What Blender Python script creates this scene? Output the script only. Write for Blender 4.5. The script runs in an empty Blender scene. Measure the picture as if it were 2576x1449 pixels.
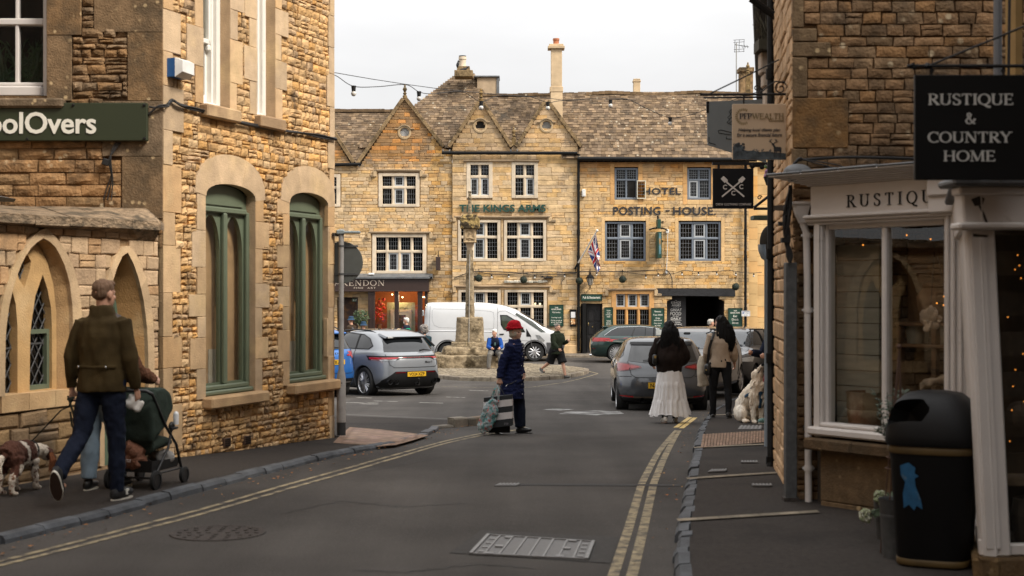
import bpy,bmesh,math,random
from mathutils import Vector,Matrix,noise,Quaternion
from mathutils.bvhtree import BVHTree
from mathutils.geometry import tessellate_polygon
PI=math.pi
V=Vector
SC=bpy.context.scene
COL=SC.collection
random.seed(7)
R=random.uniform
F,CX,HY,CH=3578.0,1288.0,733.0,1.75
def _interp(tab,x):
 if x<=tab[0][0]:return tab[0][1]
 for (a,b),(c,d) in zip(tab,tab[1:]):
  if x<=c:
   t=(x-a)/(c-a)
   return b+(d-b)*t
 return tab[-1][1]
GT=[(-60,0.0),(10,0.0),(14,-.03),(16,-.08),(18,-.14),(20,-.22),(22,-.32),(26.5,-.50),(30,-.62),(34,-.75),(39,-.88),(44,-.96),(50,-.95),(58,-.90),(70,-.9),(1000,-.9)]
def g(y):
 return (_interp(GT,y-1)+_interp(GT,y)+_interp(GT,y+1))/3
def W(px,py,d):
 return V(((px-CX)/F*d,d,CH-(py-HY)/F*d))
def G(px,py,dz=0.0):
 0
 d=15.0
 for _ in range(60):
  h=CH-g(d)-dz
  d=.5*d+.5*h*F/max(py-HY,20)
 return V(((px-CX)/F*d,d,g(d)+dz))
class Frame:
 0
 def __init__(s,ox,oy,ux,uy):
  l=math.hypot(ux,uy);s.o=V((ox,oy));s.u=V((ux/l,uy/l));s.n=V((-s.u.y,s.u.x))
  s.ang=math.atan2(s.u.y,s.u.x)
 def px(s,px,py):
  k=(px-CX)/F
  t=(k*s.o.y-s.o.x)/(s.u.x-k*s.u.y)
  d=s.o.y+t*s.u.y
  return (t,CH-(py-HY)/F*d)
 def S(s,px):return s.px(px,700)[0]
 def Z(s,px,py):return s.px(px,py)[1]
class MB:
 def __init__(s):
  s.v=[];s.f=[];s.t=[];s.M=None;s.tint=(1,1,1)
 def add(s,vs,fs,tint=None):
  b=len(s.v)
  if s.M is not None:vs=[s.M@V(p) for p in vs]
  s.v.extend([tuple(p) for p in vs])
  t=tint or s.tint
  for f in fs:
   s.f.append([i+b for i in f]);s.t.append(t)
  return s
 def box(s,a,b,tint=None,ch=0):
  x0,y0,z0=a;x1,y1,z1=b
  if x0>x1:x0,x1=x1,x0
  if y0>y1:y0,y1=y1,y0
  if z0>z1:z0,z1=z1,z0
  if not ch:
   return s.add([(x0,y0,z0),(x1,y0,z0),(x1,y1,z0),(x0,y1,z0),(x0,y0,z1),(x1,y0,z1),(x1,y1,z1),(x0,y1,z1)],[(0,3,2,1),(4,5,6,7),(0,1,5,4),(1,2,6,5),(2,3,7,6),(3,0,4,7)],tint)
  c=min(ch,(x1-x0)*.45,(y1-y0)*.45,(z1-z0)*.45)
  vs=[];
  for z,k in ((z0,c),(z0+c,0),(z1-c,0),(z1,c)):
   for (x,y) in ((x0+c,y0+k),(x1-c,y0+k),(x1-k,y0+c),(x1-k,y1-c),(x1-c,y1-k),(x0+c,y1-k),(x0+k,y1-c),(x0+k,y0+c)):
    vs.append((x,y,z))
  fs=[list(range(7,-1,-1)),list(range(24,32))]
  for r in range(3):
   for i in range(8):
    j=(i+1)%8
    fs.append((r*8+i,r*8+j,r*8+8+j,r*8+8+i))
  return s.add(vs,fs,tint)
 def prism(s,poly,y0,y1,tint=None):
  0
  n=len(poly)
  ar=sum(poly[i][0]*poly[(i+1)%n][1]-poly[(i+1)%n][0]*poly[i][1] for i in range(n))
  if ar<0:poly=poly[::-1]
  vs=[(x,y0,z) for x,z in poly]+[(x,y1,z) for x,z in poly]
  fs=[(i,(i+1)%n,(i+1)%n+n,i+n) for i in range(n)]
  fs=[tuple(reversed(f)) for f in fs]
  tr=tessellate_polygon([[V((x,0,z)) for x,z in poly]])
  for a,b,c in tr:
   fs.append((a,b,c));fs.append((a+n,c+n,b+n))
  return s.add(vs,fs,tint)
 def slab(s,poly,z0,z1,tint=None,zf=None):
  0
  n=len(poly)
  z=zf or (lambda x,y:0)
  vs=[(x,y,z0+z(x,y)) for x,y in poly]+[(x,y,z1+z(x,y)) for x,y in poly]
  fs=[(i,(i+1)%n,(i+1)%n+n,i+n) for i in range(n)]
  tr=tessellate_polygon([[V((x,y,0)) for x,y in poly]])
  for a,b,c in tr:
   fs.append((a+n,b+n,c+n));fs.append((a,c,b))
  return s.add(vs,fs,tint)
 def ring_prism(s,outer,inner,y0,y1,tint=None):
  0
  n=len(outer)
  vs=[(x,y0,z) for x,z in outer]+[(x,y0,z) for x,z in inner]+[(x,y1,z) for x,z in outer]+[(x,y1,z) for x,z in inner]
  fs=[]
  for i in range(n-1):
   o,q=i,i+1
   fs+=[(o,q,n+q,n+o),(2*n+o,3*n+o,3*n+q,2*n+q),(o,2*n+o,2*n+q,q),(n+o,n+q,3*n+q,3*n+o)]
  fs+=[(0,n,3*n,2*n),(n-1,3*n-1,4*n-1,2*n-1)]
  return s.add(vs,fs,tint)
 def tube(s,pts,r,n=8,tint=None,cap=True,sec=None,up=None):
  0
  pts=[V(p) for p in pts];m=len(pts)
  rr=r if isinstance(r,(list,tuple)) and len(r)==m and not (m==2 and False) else [r]*m
  vs=[];prev=None
  for i,p in enumerate(pts):
   t=(pts[min(i+1,m-1)]-pts[max(i-1,0)])
   t=t.normalized() if t.length>1e-9 else V((0,0,1))
   a=V(sec) if sec is not None else (prev if prev is not None else (V((0,0,1)) if abs(t.z)<.9 else V((1,0,0))))
   a=a-t*a.dot(t)
   if a.length<1e-6:a=t.orthogonal()
   a.normalize();b=t.cross(a);prev=a
   q=rr[i];ra,rb=q if isinstance(q,(list,tuple)) else (q,q)
   for k in range(n):
    th=2*PI*k/n
    vs.append(p+a*(ra*math.cos(th))+b*(rb*math.sin(th)))
  fs=[]
  for i in range(m-1):
   for k in range(n):
    l=(k+1)%n
    fs.append((i*n+k,i*n+l,(i+1)*n+l,(i+1)*n+k))
  if cap:
   fs.append(list(range(n-1,-1,-1)));fs.append([(m-1)*n+k for k in range(n)])
  return s.add(vs,fs,tint)
 def lathe(s,prof,c=(0,0,0),n=24,axis='z',tint=None,a0=0,a1=2*PI):
  0
  full=abs(a1-a0-2*PI)<1e-6
  cols=n if full else n+1
  vs=[]
  for r,h in prof:
   for k in range(cols):
    th=a0+(a1-a0)*k/n
    x,y=r*math.cos(th),r*math.sin(th)
    p={'z':(x,y,h),'y':(x,h,y),'x':(h,x,y)}[axis]
    vs.append((p[0]+c[0],p[1]+c[1],p[2]+c[2]))
  fs=[]
  for i in range(len(prof)-1):
   for k in range(n):
    l=(k+1)%cols
    f=(i*cols+k,i*cols+l,(i+1)*cols+l,(i+1)*cols+k)
    fs.append(f if axis!='y' else f[::-1])
  return s.add(vs,fs,tint)
 def ell(s,c,r,n=12,m=8,tint=None,rot=None):
  if not isinstance(r,(list,tuple,Vector)):r=(r,r,r)
  vs=[]
  for i in range(m+1):
   ph=-PI/2+PI*i/m
   for k in range(n):
    th=2*PI*k/n
    p=V((r[0]*math.cos(ph)*math.cos(th),r[1]*math.cos(ph)*math.sin(th),r[2]*math.sin(ph)))
    if rot is not None:p=rot@p
    vs.append(p+V(c))
  fs=[(i*n+k,i*n+(k+1)%n,(i+1)*n+(k+1)%n,(i+1)*n+k) for i in range(m) for k in range(n)]
  return s.add(vs,fs,tint)
 def quad(s,a,b,c,d,tint=None):return s.add([a,b,c,d],[(0,1,2,3)],tint)
 def merge(s,o):return s.add(o.v,o.f) if False else s._m(o)
 def _m(s,o):
  b=len(s.v);s.v+=o.v;s.f+=[[i+b for i in f] for f in o.f];s.t+=o.t;return s
 def mesh(s,name):
  me=bpy.data.meshes.new(name);me.from_pydata(s.v,[],s.f)
  ca=me.color_attributes.new('tint','FLOAT_COLOR','CORNER')
  buf=[]
  for f,t in zip(s.f,s.t):
   c=(t[0],t[1],t[2],1.0)
   for _ in f:buf.extend(c)
  ca.data.foreach_set('color',buf)
  return me
 def build(s,name,mat,parent=None,smooth=None,**kw):
  me=s.mesh(name)
  return link(name,me,mat,parent,smooth,**kw)
def link(name,me,mat,parent=None,smooth=None,mods=None,fix=True):
 if fix:
  bm=bmesh.new();bm.from_mesh(me)
  bmesh.ops.recalc_face_normals(bm,faces=bm.faces);bm.to_mesh(me);bm.free()
 if smooth is not None:
  me.polygons.foreach_set('use_smooth',[True]*len(me.polygons))
  if smooth<179:me.set_sharp_from_angle(angle=math.radians(smooth))
 o=bpy.data.objects.new(name,me);COL.objects.link(o)
 if mat is not None:me.materials.append(mat)
 if parent is not None:o.parent=parent
 return o
def tag(o,label=None,cat=None,group=None,kind=None):
 if label:o['label']=label
 if cat:o['category']=cat
 if group:o['group']=group
 if kind:o['kind']=kind
 return o
def thing(name,label,cat,loc=(0,0,0),rz=0.0,group=None):
 o=bpy.data.objects.new(name,None);COL.objects.link(o);o.empty_display_size=.1
 o.location=loc;o.rotation_euler=(0,0,rz)
 return tag(o,label,cat,group)
def frame_thing(name,label,cat,fr,z=0.0,group=None):
 return thing(name,label,cat,(fr.o.x,fr.o.y,z),fr.ang,group)
def kids(o):return [c for c in bpy.data.objects if c.parent==o]
def copy_tree(o,parent=None):
 c=o.copy();COL.objects.link(c)
 if parent is not None:c.parent=parent
 for ch in kids(o):copy_tree(ch,c)
 return c
def voxel(me_or_mb,size,smooth_it=2,name='m'):
 0
 me=me_or_mb.mesh(name) if isinstance(me_or_mb,MB) else me_or_mb
 o=bpy.data.objects.new('tmp',me);COL.objects.link(o)
 bm=bmesh.new();bm.from_mesh(me);bmesh.ops.recalc_face_normals(bm,faces=bm.faces);bm.to_mesh(me);bm.free()
 m=o.modifiers.new('r','REMESH');m.mode='VOXEL';m.voxel_size=size;m.use_smooth_shade=True
 if smooth_it:
  k=o.modifiers.new('s','SMOOTH');k.iterations=smooth_it;k.factor=.5
 dg=bpy.context.evaluated_depsgraph_get()
 r=bpy.data.meshes.new_from_object(o.evaluated_get(dg))
 bpy.data.objects.remove(o);bpy.data.meshes.remove(me)
 r.name=name
 for a in list(r.color_attributes):r.color_attributes.remove(a)
 ca=r.color_attributes.new('tint','FLOAT_COLOR','POINT');ca.data.foreach_set('color',[1.0]*(4*len(r.vertices)))
 return r
def wrinkle(me,amp,sc,seed=0,aniso=(1,1,1),amp2=0,sc2=0):
 0
 off=V((seed*3.1,seed*1.7,seed*.9))
 nn=[n.vector.copy() for n in me.vertex_normals]
 for v,n in zip(me.vertices,nn):
  p=V((v.co.x*aniso[0],v.co.y*aniso[1],v.co.z*aniso[2]))
  d=amp*noise.noise(p*sc+off)
  if amp2:d+=amp2*noise.noise(p*sc2+off)
  v.co+=n*d
 return me
class NT:
 def __init__(s,m):
  m.use_nodes=True;s.t=m.node_tree;s.t.nodes.clear()
 def n(s,ty,**kw):
  x=s.t.nodes.new(ty)
  for k,v in kw.items():
   if k.startswith('i_'):
    key=k[2:].replace('__',' ')
    x.inputs[int(key) if key.isdigit() else key].default_value=v
   else:setattr(x,k,v)
  return x
 def l(s,a,b):s.t.links.new(a,b)
def c4(c):return (c[0],c[1],c[2],1)
_mats={}
def mat(name,col=(.5,.5,.5),rough=.6,metal=0,var=.12,vs=6.0,bump=0.0,bs=40.0,tint=False,col2=None,c2s=3.0,c2t=(.5,.62),coat=0,spec=.5,stain=None,ss=1.2,st=(.52,.7),aniso=None,emit=None,es=0,sheen=0,detail=4,world=False,trans=0,alpha=1,lich=None):
 if name in _mats:return _mats[name]
 m=bpy.data.materials.new(name);_mats[name]=m
 k=NT(m);out=k.n('ShaderNodeOutputMaterial');b=k.n('ShaderNodeBsdfPrincipled')
 k.l(b.outputs[0],out.inputs[0])
 b.inputs['Roughness'].default_value=rough;b.inputs['Metallic'].default_value=metal
 b.inputs['Specular IOR Level'].default_value=spec
 b.inputs['Coat Weight'].default_value=coat;b.inputs['Coat Roughness'].default_value=.04
 if sheen:b.inputs['Sheen Weight'].default_value=sheen
 if trans:b.inputs['Transmission Weight'].default_value=trans
 tc=k.n('ShaderNodeTexCoord');co=tc.outputs['Object']
 if world:
  gm=k.n('ShaderNodeNewGeometry');co=gm.outputs['Position']
 if aniso:
  mp=k.n('ShaderNodeMapping');mp.inputs['Scale'].default_value=aniso;k.l(co,mp.inputs[0]);co=mp.outputs[0]
 cur=None
 def mix(a,b_,fac,blend='MIX'):
  x=k.n('ShaderNodeMix',data_type='RGBA',blend_type=blend)
  for sock,val in ((x.inputs[6],a),(x.inputs[7],b_)):
   if isinstance(val,tuple):sock.default_value=c4(val)
   else:k.l(val,sock)
  if isinstance(fac,float):x.inputs[0].default_value=fac
  else:k.l(fac,x.inputs[0])
  return x.outputs[2]
 def nz(sc,lo,hi,det=detail,ro=.55):
  t=k.n('ShaderNodeTexNoise');t.inputs['Scale'].default_value=sc;t.inputs['Detail'].default_value=det;t.inputs['Roughness'].default_value=ro
  k.l(co,t.inputs['Vector'])
  r=k.n('ShaderNodeMapRange');r.inputs[1].default_value=lo;r.inputs[2].default_value=hi
  k.l(t.outputs[0],r.inputs[0]);return r.outputs[0]
 cur=tuple(col)
 if tint:
  at=k.n('ShaderNodeAttribute',attribute_name='tint')
  cur=mix(cur,at.outputs['Color'],1.0,'MULTIPLY')
 if col2:cur=mix(cur,tuple(col2),nz(c2s,*c2t))
 if var:
  r=k.n('ShaderNodeMapRange');t=nz(vs,.3,.7);k.l(t,r.inputs[0]);r.inputs[3].default_value=1-var;r.inputs[4].default_value=1+var
  vm=k.n('ShaderNodeVectorMath',operation='SCALE')
  if isinstance(cur,tuple):vm.inputs[0].default_value=cur
  else:k.l(cur,vm.inputs[0])
  k.l(r.outputs[0],vm.inputs['Scale']);cur=vm.outputs[0]
 if stain:cur=mix(cur,tuple(stain),nz(ss,*st,det=8,ro=.65))
 if lich:
  vo=k.n('ShaderNodeTexVoronoi');vo.inputs['Scale'].default_value=lich[1];k.l(co,vo.inputs['Vector'])
  r=k.n('ShaderNodeMapRange');r.inputs[1].default_value=.22;r.inputs[2].default_value=.12;k.l(vo.outputs[0],r.inputs[0])
  q=k.n('ShaderNodeMath',operation='MULTIPLY');k.l(r.outputs[0],q.inputs[0]);k.l(nz(2.3,.45,.6),q.inputs[1])
  cur=mix(cur,tuple(lich[0]),q.outputs[0])
 if isinstance(cur,tuple):b.inputs['Base Color'].default_value=c4(cur)
 else:k.l(cur,b.inputs['Base Color'])
 if bump:
  t=k.n('ShaderNodeTexNoise');t.inputs['Scale'].default_value=bs;t.inputs['Detail'].default_value=6;k.l(co,t.inputs['Vector'])
  bp=k.n('ShaderNodeBump');bp.inputs['Strength'].default_value=min(1,bump);bp.inputs['Distance'].default_value=.02*max(1,bump)
  k.l(t.outputs[0],bp.inputs['Height']);k.l(bp.outputs[0],b.inputs['Normal'])
 if emit:
  b.inputs['Emission Color'].default_value=c4(emit);b.inputs['Emission Strength'].default_value=es
 return m
def glass_mat(name,tint=(.9,.93,.95),refl=1.0,dens=0.0,rough=.01,wav=0.0):
 m=bpy.data.materials.new(name);k=NT(m);out=k.n('ShaderNodeOutputMaterial')
 tr=k.n('ShaderNodeBsdfTransparent');tr.inputs[0].default_value=c4(tint)
 gl=k.n('ShaderNodeBsdfGlossy');gl.inputs['Roughness'].default_value=rough
 fr=k.n('ShaderNodeFresnel');fr.inputs[0].default_value=1.5
 mu=k.n('ShaderNodeMath',operation='MULTIPLY',use_clamp=True);k.l(fr.outputs[0],mu.inputs[0]);mu.inputs[1].default_value=refl
 gb=k.n('ShaderNodeNewGeometry');fb=k.n('ShaderNodeMath',operation='SUBTRACT');fb.inputs[0].default_value=1;k.l(gb.outputs['Backfacing'],fb.inputs[1]);m2=k.n('ShaderNodeMath',operation='MULTIPLY');k.l(mu.outputs[0],m2.inputs[0]);k.l(fb.outputs[0],m2.inputs[1]);mu=m2
 mx=k.n('ShaderNodeMixShader');k.l(mu.outputs[0],mx.inputs[0]);k.l(tr.outputs[0],mx.inputs[1]);k.l(gl.outputs[0],mx.inputs[2])
 if wav:
  tc=k.n('ShaderNodeTexCoord');t=k.n('ShaderNodeTexNoise');t.inputs['Scale'].default_value=3;k.l(tc.outputs['Object'],t.inputs['Vector'])
  bp=k.n('ShaderNodeBump');bp.inputs['Strength'].default_value=wav;bp.inputs['Distance'].default_value=.02
  k.l(t.outputs[0],bp.inputs['Height']);k.l(bp.outputs[0],gl.inputs['Normal']);k.l(bp.outputs[0],fr.inputs['Normal'])
 k.l(mx.outputs[0],out.inputs[0]);return m
def spans(poly,z):
 xs=[]
 n=len(poly)
 for i in range(n):
  (x0,z0),(x1,z1)=poly[i],poly[(i+1)%n]
  if (z0<=z)!=(z1<=z):xs.append(x0+(z-z0)/(z1-z0)*(x1-x0))
 xs.sort()
 return list(zip(xs[::2],xs[1::2]))
def cut(iv,holes):
 for h0,h1 in holes:
  out=[]
  for a,b in iv:
   if h1<=a or h0>=b:out.append((a,b));continue
   if h0>a:out.append((a,h0))
   if h1<b:out.append((h1,b))
  iv=out
 return iv
def rect(a,b,c,d):return [(a,c),(b,c),(b,d),(a,d)]
def shade(c,k):return (c[0]*k,c[1]*k,c[2]*k)
def masonry(mb,outline,holes=(),hh=(.1,.16),ww=(.18,.45),pal=((1,1,1),),gap=.012,proj=(.0,.02),ch=.012,mortar=(.55,.5,.42),seed=1,jit=.006,y=0.0,ztint=None,back=.02,wob=.25,rough=0):
 0
 rnd=random.Random(seed)
 zs=[p[1] for p in outline];z=min(zs);top=max(zs)
 while z<top-1e-4:
  h=rnd.uniform(*hh)
  if top-z-h<hh[0]*.6:h=top-z
  zm=z+h*.5
  iv=cut(spans(outline,zm),[sp for ho in holes for sp in (spans(ho,zm) or [])])
  for a,b in iv:
   if b-a<.004:continue
   mb.add([(a,y+back,z),(b,y+back,z),(b,y+back,z+h),(a,y+back,z+h)],[(0,1,2,3)],mortar)
   x=a
   while x<b-1e-4:
    w=rnd.uniform(*ww)*(1.0 if rnd.random()>.12 else 1.6)
    if b-x-w<ww[0]*.55:w=b-x
    p=rnd.uniform(*proj)
    base=pal[rnd.randrange(len(pal))] if rnd.random()<.8 else pal[0]
    k=rnd.uniform(1-wob,1+wob)
    t=shade(base,k)
    if ztint:t=ztint(x+w/2,zm,t,rnd)
    q=gap*.5
    parts=[(z+q,z+h-q)]
    if h>hh[0]*1.25 and rnd.random()<.16:
     mm=z+h*rnd.uniform(.4,.6);parts=[(z+q,mm-q*.7),(mm+q*.7,z+h-q)]
    for z0,z1 in parts:
     x0,x1=x+q,x+w-q
     if x1-x0<.01:continue
     J=lambda:rnd.uniform(-jit,jit)
     c=min(ch,(x1-x0)*.3,(z1-z0)*.3)
     o=[(x0+J(),y+back,z0+J()),(x1+J(),y+back,z0+J()),(x1+J(),y+back,z1+J()),(x0+J(),y+back,z1+J())]
     e=[(q_[0],y-p+c*.7,q_[2]) for q_ in o]
     f=[(e[0][0]+c+abs(J()),y-p+J()*.6,e[0][2]+c+abs(J())),(e[1][0]-c-abs(J()),y-p+J()*.6,e[1][2]+c+abs(J())),(e[2][0]-c-abs(J()),y-p+J()*.6,e[2][2]-c-abs(J())),(e[3][0]+c+abs(J()),y-p+J()*.6,e[3][2]-c-abs(J()))]
     if rough:
      nx,nz_=5,4;vs=list(o)+list(e);fs=[]
      for i in range(4):
       j=(i+1)%4;fs.append((i,j,4+j,4+i))
      b0=8;rows=[]
      for r_ in range(nz_):
       row=[]
       for s_ in range(nx):
        u_,w_=s_/(nx-1),r_/(nz_-1)
        A=V(e[0]).lerp(V(e[1]),u_).lerp(V(e[3]).lerp(V(e[2]),u_),w_)
        edge=r_ in (0,nz_-1) or s_ in (0,nx-1)
        bul=0 if edge else -(c*.7)-rough*rnd.uniform(.0,1.0)
        vs.append((A.x+(0 if edge else J()),A.y+bul,A.z+(0 if edge else J())));row.append(len(vs)-1)
       rows.append(row)
      for r_ in range(nz_-1):
       for s_ in range(nx-1):
        fs.append((rows[r_][s_],rows[r_][s_+1],rows[r_+1][s_+1],rows[r_+1][s_]))
      mb.add(vs,fs,t);continue
     mb.add(o+e+f,[(0,1,5,4),(1,2,6,5),(2,3,7,6),(3,0,4,7),(4,5,9,8),(5,6,10,9),(6,7,11,10),(7,4,8,11),(8,9,10,11)],t)
    x+=w
  z+=h
 return mb
def slates(mb,org,u,up,poly,e=(.2,.12),ww=(.14,.34),th=.022,pal=((1,1,1),),seed=3,under=(.2,.18,.16),wob=.3):
 0
 rnd=random.Random(seed);u=V(u).normalized();up=V(up).normalized();nn=u.cross(up).normalized();org=V(org)
 P=lambda a,b,h:org+u*a+up*b+nn*h
 bs=[p[1] for p in poly];b=min(bs);top=max(bs);span=top-b
 while b<top-.01:
  k=(b-min(bs))/span;ex=e[0]+(e[1]-e[0])*k
  for s0,s1 in spans(poly,min(b+ex*.5,top-.001)):
   mb.add([P(s0,b,0),P(s1,b,0),P(s1,b+ex,0),P(s0,b+ex,0)],[(0,1,2,3)],under)
   x=s0
   while x<s1-1e-3:
    w=rnd.uniform(*ww)
    if s1-x-w<ww[0]*.6:w=s1-x
    t=shade(pal[rnd.randrange(len(pal))],rnd.uniform(1-wob,1+wob))
    r=rnd.uniform;dr=r(-.014,.014);h0=th*r(.8,1.7);h1=h0+r(-.006,.006)
    a0,a1=x+.004,x+w-.004;bb=b-.02+dr;bt=min(b+ex+.03,top+.02)
    mb.add([P(a0,bb,.003),P(a1,bb+r(-.01,.01),.003),P(a1,bt,.003),P(a0,bt,.003),P(a0,bb,h0),P(a1,bb+r(-.01,.01),h1),P(a1,bt,.008),P(a0,bt,.008)],[(4,5,6,7),(0,1,5,4),(1,2,6,5),(3,0,4,7)],t)
    x+=w
  b+=ex
 return mb
def text_mesh(txt,size,depth=.004,bold=0.0,space=1.0,xs=1.0,shear=0.0,align='CENTER',line=1.0):
 cu=bpy.data.curves.new('t','FONT');cu.body=txt;cu.size=size;cu.extrude=depth;cu.align_x=align;cu.align_y='CENTER'
 cu.offset=bold;cu.space_character=space;cu.shear=shear;cu.space_line=line;cu.resolution_u=3
 o=bpy.data.objects.new('t',cu);COL.objects.link(o)
 dg=bpy.context.evaluated_depsgraph_get();me=bpy.data.meshes.new_from_object(o.evaluated_get(dg))
 bpy.data.objects.remove(o);bpy.data.curves.remove(cu)
 me.transform(Matrix(((xs,0,0,0),(0,0,-1,0),(0,1,0,0),(0,0,0,1))))
 return me
def fit_text(name,txt,w,h,mt,parent,loc,depth=.004,bold=0.0,space=1.0,shear=0.0,line=1.0,rot=0.0,tag_=None):
 0
 me=text_mesh(txt,1.0,depth,bold,space,1,shear,'CENTER',line)
 xs=[v.co.x for v in me.vertices];zs=[v.co.z for v in me.vertices]
 sx=w/(max(xs)-min(xs));sz=h/(max(zs)-min(zs)) if h else sx
 me.transform(Matrix.Translation((-(max(xs)+min(xs))/2,0,-(max(zs)+min(zs))/2)))
 me.transform(Matrix.Diagonal((sx,1,sz,1)))
 if rot:me.transform(Matrix.Rotation(rot,4,'Y'))
 me.materials.clear();me.name=name
 o=link(name,me,mt,parent,None,fix=False);o.location=loc
 return o
def _arc(cx,cy,rx,ry,a0,a1,n=14):return [(cx+rx*math.cos(math.radians(a0+(a1-a0)*i/n)),cy+ry*math.sin(math.radians(a0+(a1-a0)*i/n))) for i in range(n+1)]
RO={'A':(.80,[('n',[(.08,0),(.40,1)]),('k',[(.40,1),(.72,0)]),('n',[(.2,.36),(.6,.36)])],[(.08,0),(.72,0)]),'C':(.74,[('r',_arc(.42,.5,.36,.47,50,310)),('n',[(.68,.98),(.68,.7)]),('n',[(.69,.05),(.69,.2)])],[]),'D':(.80,[('k',[(.16,0),(.16,1)]),('r',[(.16,.97)]+_arc(.32,.5,.42,.47,90,-90)+[(.16,.03)])],[(.16,0),(.16,1)]),'E':(.66,[('k',[(.16,0),(.16,1)]),('n',[(.16,.97),(.58,.97)]),('n',[(.16,.51),(.48,.51)]),('n',[(.16,.03),(.62,.03)]),('n',[(.57,.97),(.57,.78)]),('n',[(.61,.03),(.61,.22)]),('n',[(.48,.42),(.48,.6)])],[(.16,0),(.16,1)]),'F':(.60,[('k',[(.16,0),(.16,1)]),('n',[(.16,.97),(.56,.97)]),('n',[(.16,.51),(.46,.51)]),('n',[(.55,.97),(.55,.78)])],[(.16,0),(.16,1)]),'H':(.84,[('k',[(.16,0),(.16,1)]),('k',[(.68,0),(.68,1)]),('n',[(.16,.51),(.68,.51)])],[(.16,0),(.16,1),(.68,0),(.68,1)]),'I':(.34,[('k',[(.17,0),(.17,1)])],[(.17,0),(.17,1)]),'L':(.62,[('k',[(.16,0),(.16,1)]),('n',[(.16,.03),(.58,.03)]),('n',[(.57,.03),(.57,.24)])],[(.16,0),(.16,1)]),'M':(.98,[('n',[(.14,0),(.16,1)]),('k',[(.16,1),(.49,.05)]),('n',[(.49,.05),(.82,1)]),('k',[(.82,1),(.84,0)])],[(.14,0),(.84,0),(.12,1),(.86,1)]),'N':(.86,[('n',[(.14,0),(.14,1)]),('k',[(.16,.98),(.70,.02)]),('n',[(.72,0),(.72,1)])],[(.14,0),(.12,1),(.72,1)]),'O':(.86,[('r',_arc(.43,.5,.36,.47,0,360,24))],[]),'P':(.66,[('k',[(.16,0),(.16,1)]),('r',[(.16,.97)]+_arc(.32,.72,.28,.25,90,-90)+[(.16,.47)])],[(.16,0),(.16,1)]),'Q':(.86,[('r',_arc(.43,.5,.36,.47,0,360,24)),('k',[(.45,.05),(.62,-.14),(.84,-.18)])],[]),'R':(.76,[('k',[(.16,0),(.16,1)]),('r',[(.16,.97)]+_arc(.32,.74,.26,.23,90,-90)+[(.16,.51)]),('k',[(.34,.5),(.68,.02)])],[(.16,0),(.16,1),(.68,0)]),'S':(.60,[('r',_arc(.3,.75,.2,.225,30,200,10)+[(.16,.62)][:0]+_arc(.3,.25,.22,.235,80,-150,12)),('n',[(.5,.95),(.5,.74)]),('n',[(.1,.04),(.1,.28)])],[]),'T':(.72,[('k',[(.36,0),(.36,1)]),('n',[(.06,.97),(.66,.97)]),('n',[(.06,.97),(.06,.78)]),('n',[(.66,.97),(.66,.78)])],[(.36,0)]),'U':(.82,[('k',[(.15,1),(.15,.35)]),('r',[(.15,.4)]+_arc(.41,.3,.26,.27,180,360)+[(.67,.4)]),('n',[(.67,.35),(.67,1)])],[(.15,1),(.67,1)]),'W':(1.1,[('k',[(.08,1),(.34,0)]),('n',[(.34,0),(.55,.95)]),('k',[(.55,.95),(.80,0)]),('n',[(.80,0),(1.02,1)])],[(.08,1),(.55,.97),(1.02,1)]),'Y':(.76,[('k',[(.08,1),(.38,.48)]),('n',[(.68,1),(.38,.48)]),('k',[(.38,.5),(.38,0)])],[(.08,1),(.68,1),(.38,0)]),'&':(.92,[('r',[(.86,.42),(.66,.16),(.44,.03),(.22,.08),(.12,.26),(.22,.44),(.44,.6),(.52,.8),(.40,.96),(.27,.9),(.25,.74),(.36,.55),(.6,.22),(.86,.02)]),('n',[(.74,.44),(.92,.44)])],[]),}
def roman(name,txt,w,h,mt,parent,loc,thick=.15,thin=.055,track=.06,serif=.17,dep=.006):
 adv=[(.4 if c==' ' else RO[c][0])+track for c in txt];tot=sum(adv)-track
 sx=w/tot;sz=h;mb=MB();x=0;q=min(sx,sz)
 layer=0
 for c,a in zip(txt,adv):
  if c!=' ':
   _,st,se=RO[c]
   def P(p):return ((x+p[0])*sx-w/2,p[1]*sz-h/2)
   for kind,pts in st:
    layer=(layer+1)%5;y0=-dep-layer*.0004
    pp=[P(p) for p in pts]
    L,Rr=[],[]
    for i,p in enumerate(pp):
     a_=pp[max(i-1,0)];b_=pp[min(i+1,len(pp)-1)]
     dx,dz=b_[0]-a_[0],b_[1]-a_[1];l=math.hypot(dx,dz) or 1
     nx,nz_=-dz/l,dx/l
     if kind=='k':t=thick*q
     elif kind=='n':t=thin*q
     else:t=(thin+(thick-thin)*abs(dz/l)**1.5)*q
     L.append((p[0]+nx*t/2,p[1]+nz_*t/2));Rr.append((p[0]-nx*t/2,p[1]-nz_*t/2))
    mb.ring_prism(L,Rr,y0,0)
   for p in se:
    X,Z=P(p);t=thin*q*.9;s=serif*q
    mb.box((X-s,-dep-.0025,Z-(0 if p[1]<.5 else t)),(X+s,0,Z+(t if p[1]<.5 else 0)))
  x+=a
 o=mb.build(name,mt,parent);o.location=loc
 return o
def light_grid(mb,x0,x1,z0,z1,nx,nz,y,t=.011,d=.012):
 for i in range(1,nx):
  x=x0+(x1-x0)*i/nx;mb.box((x-t/2,y-d,z0),(x+t/2,y,z1))
 for j in range(1,nz):
  z=z0+(z1-z0)*j/nz;mb.box((x0,y-d*1.25,z-t/2),(x1,y-d*.25,z+t/2))
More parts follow.
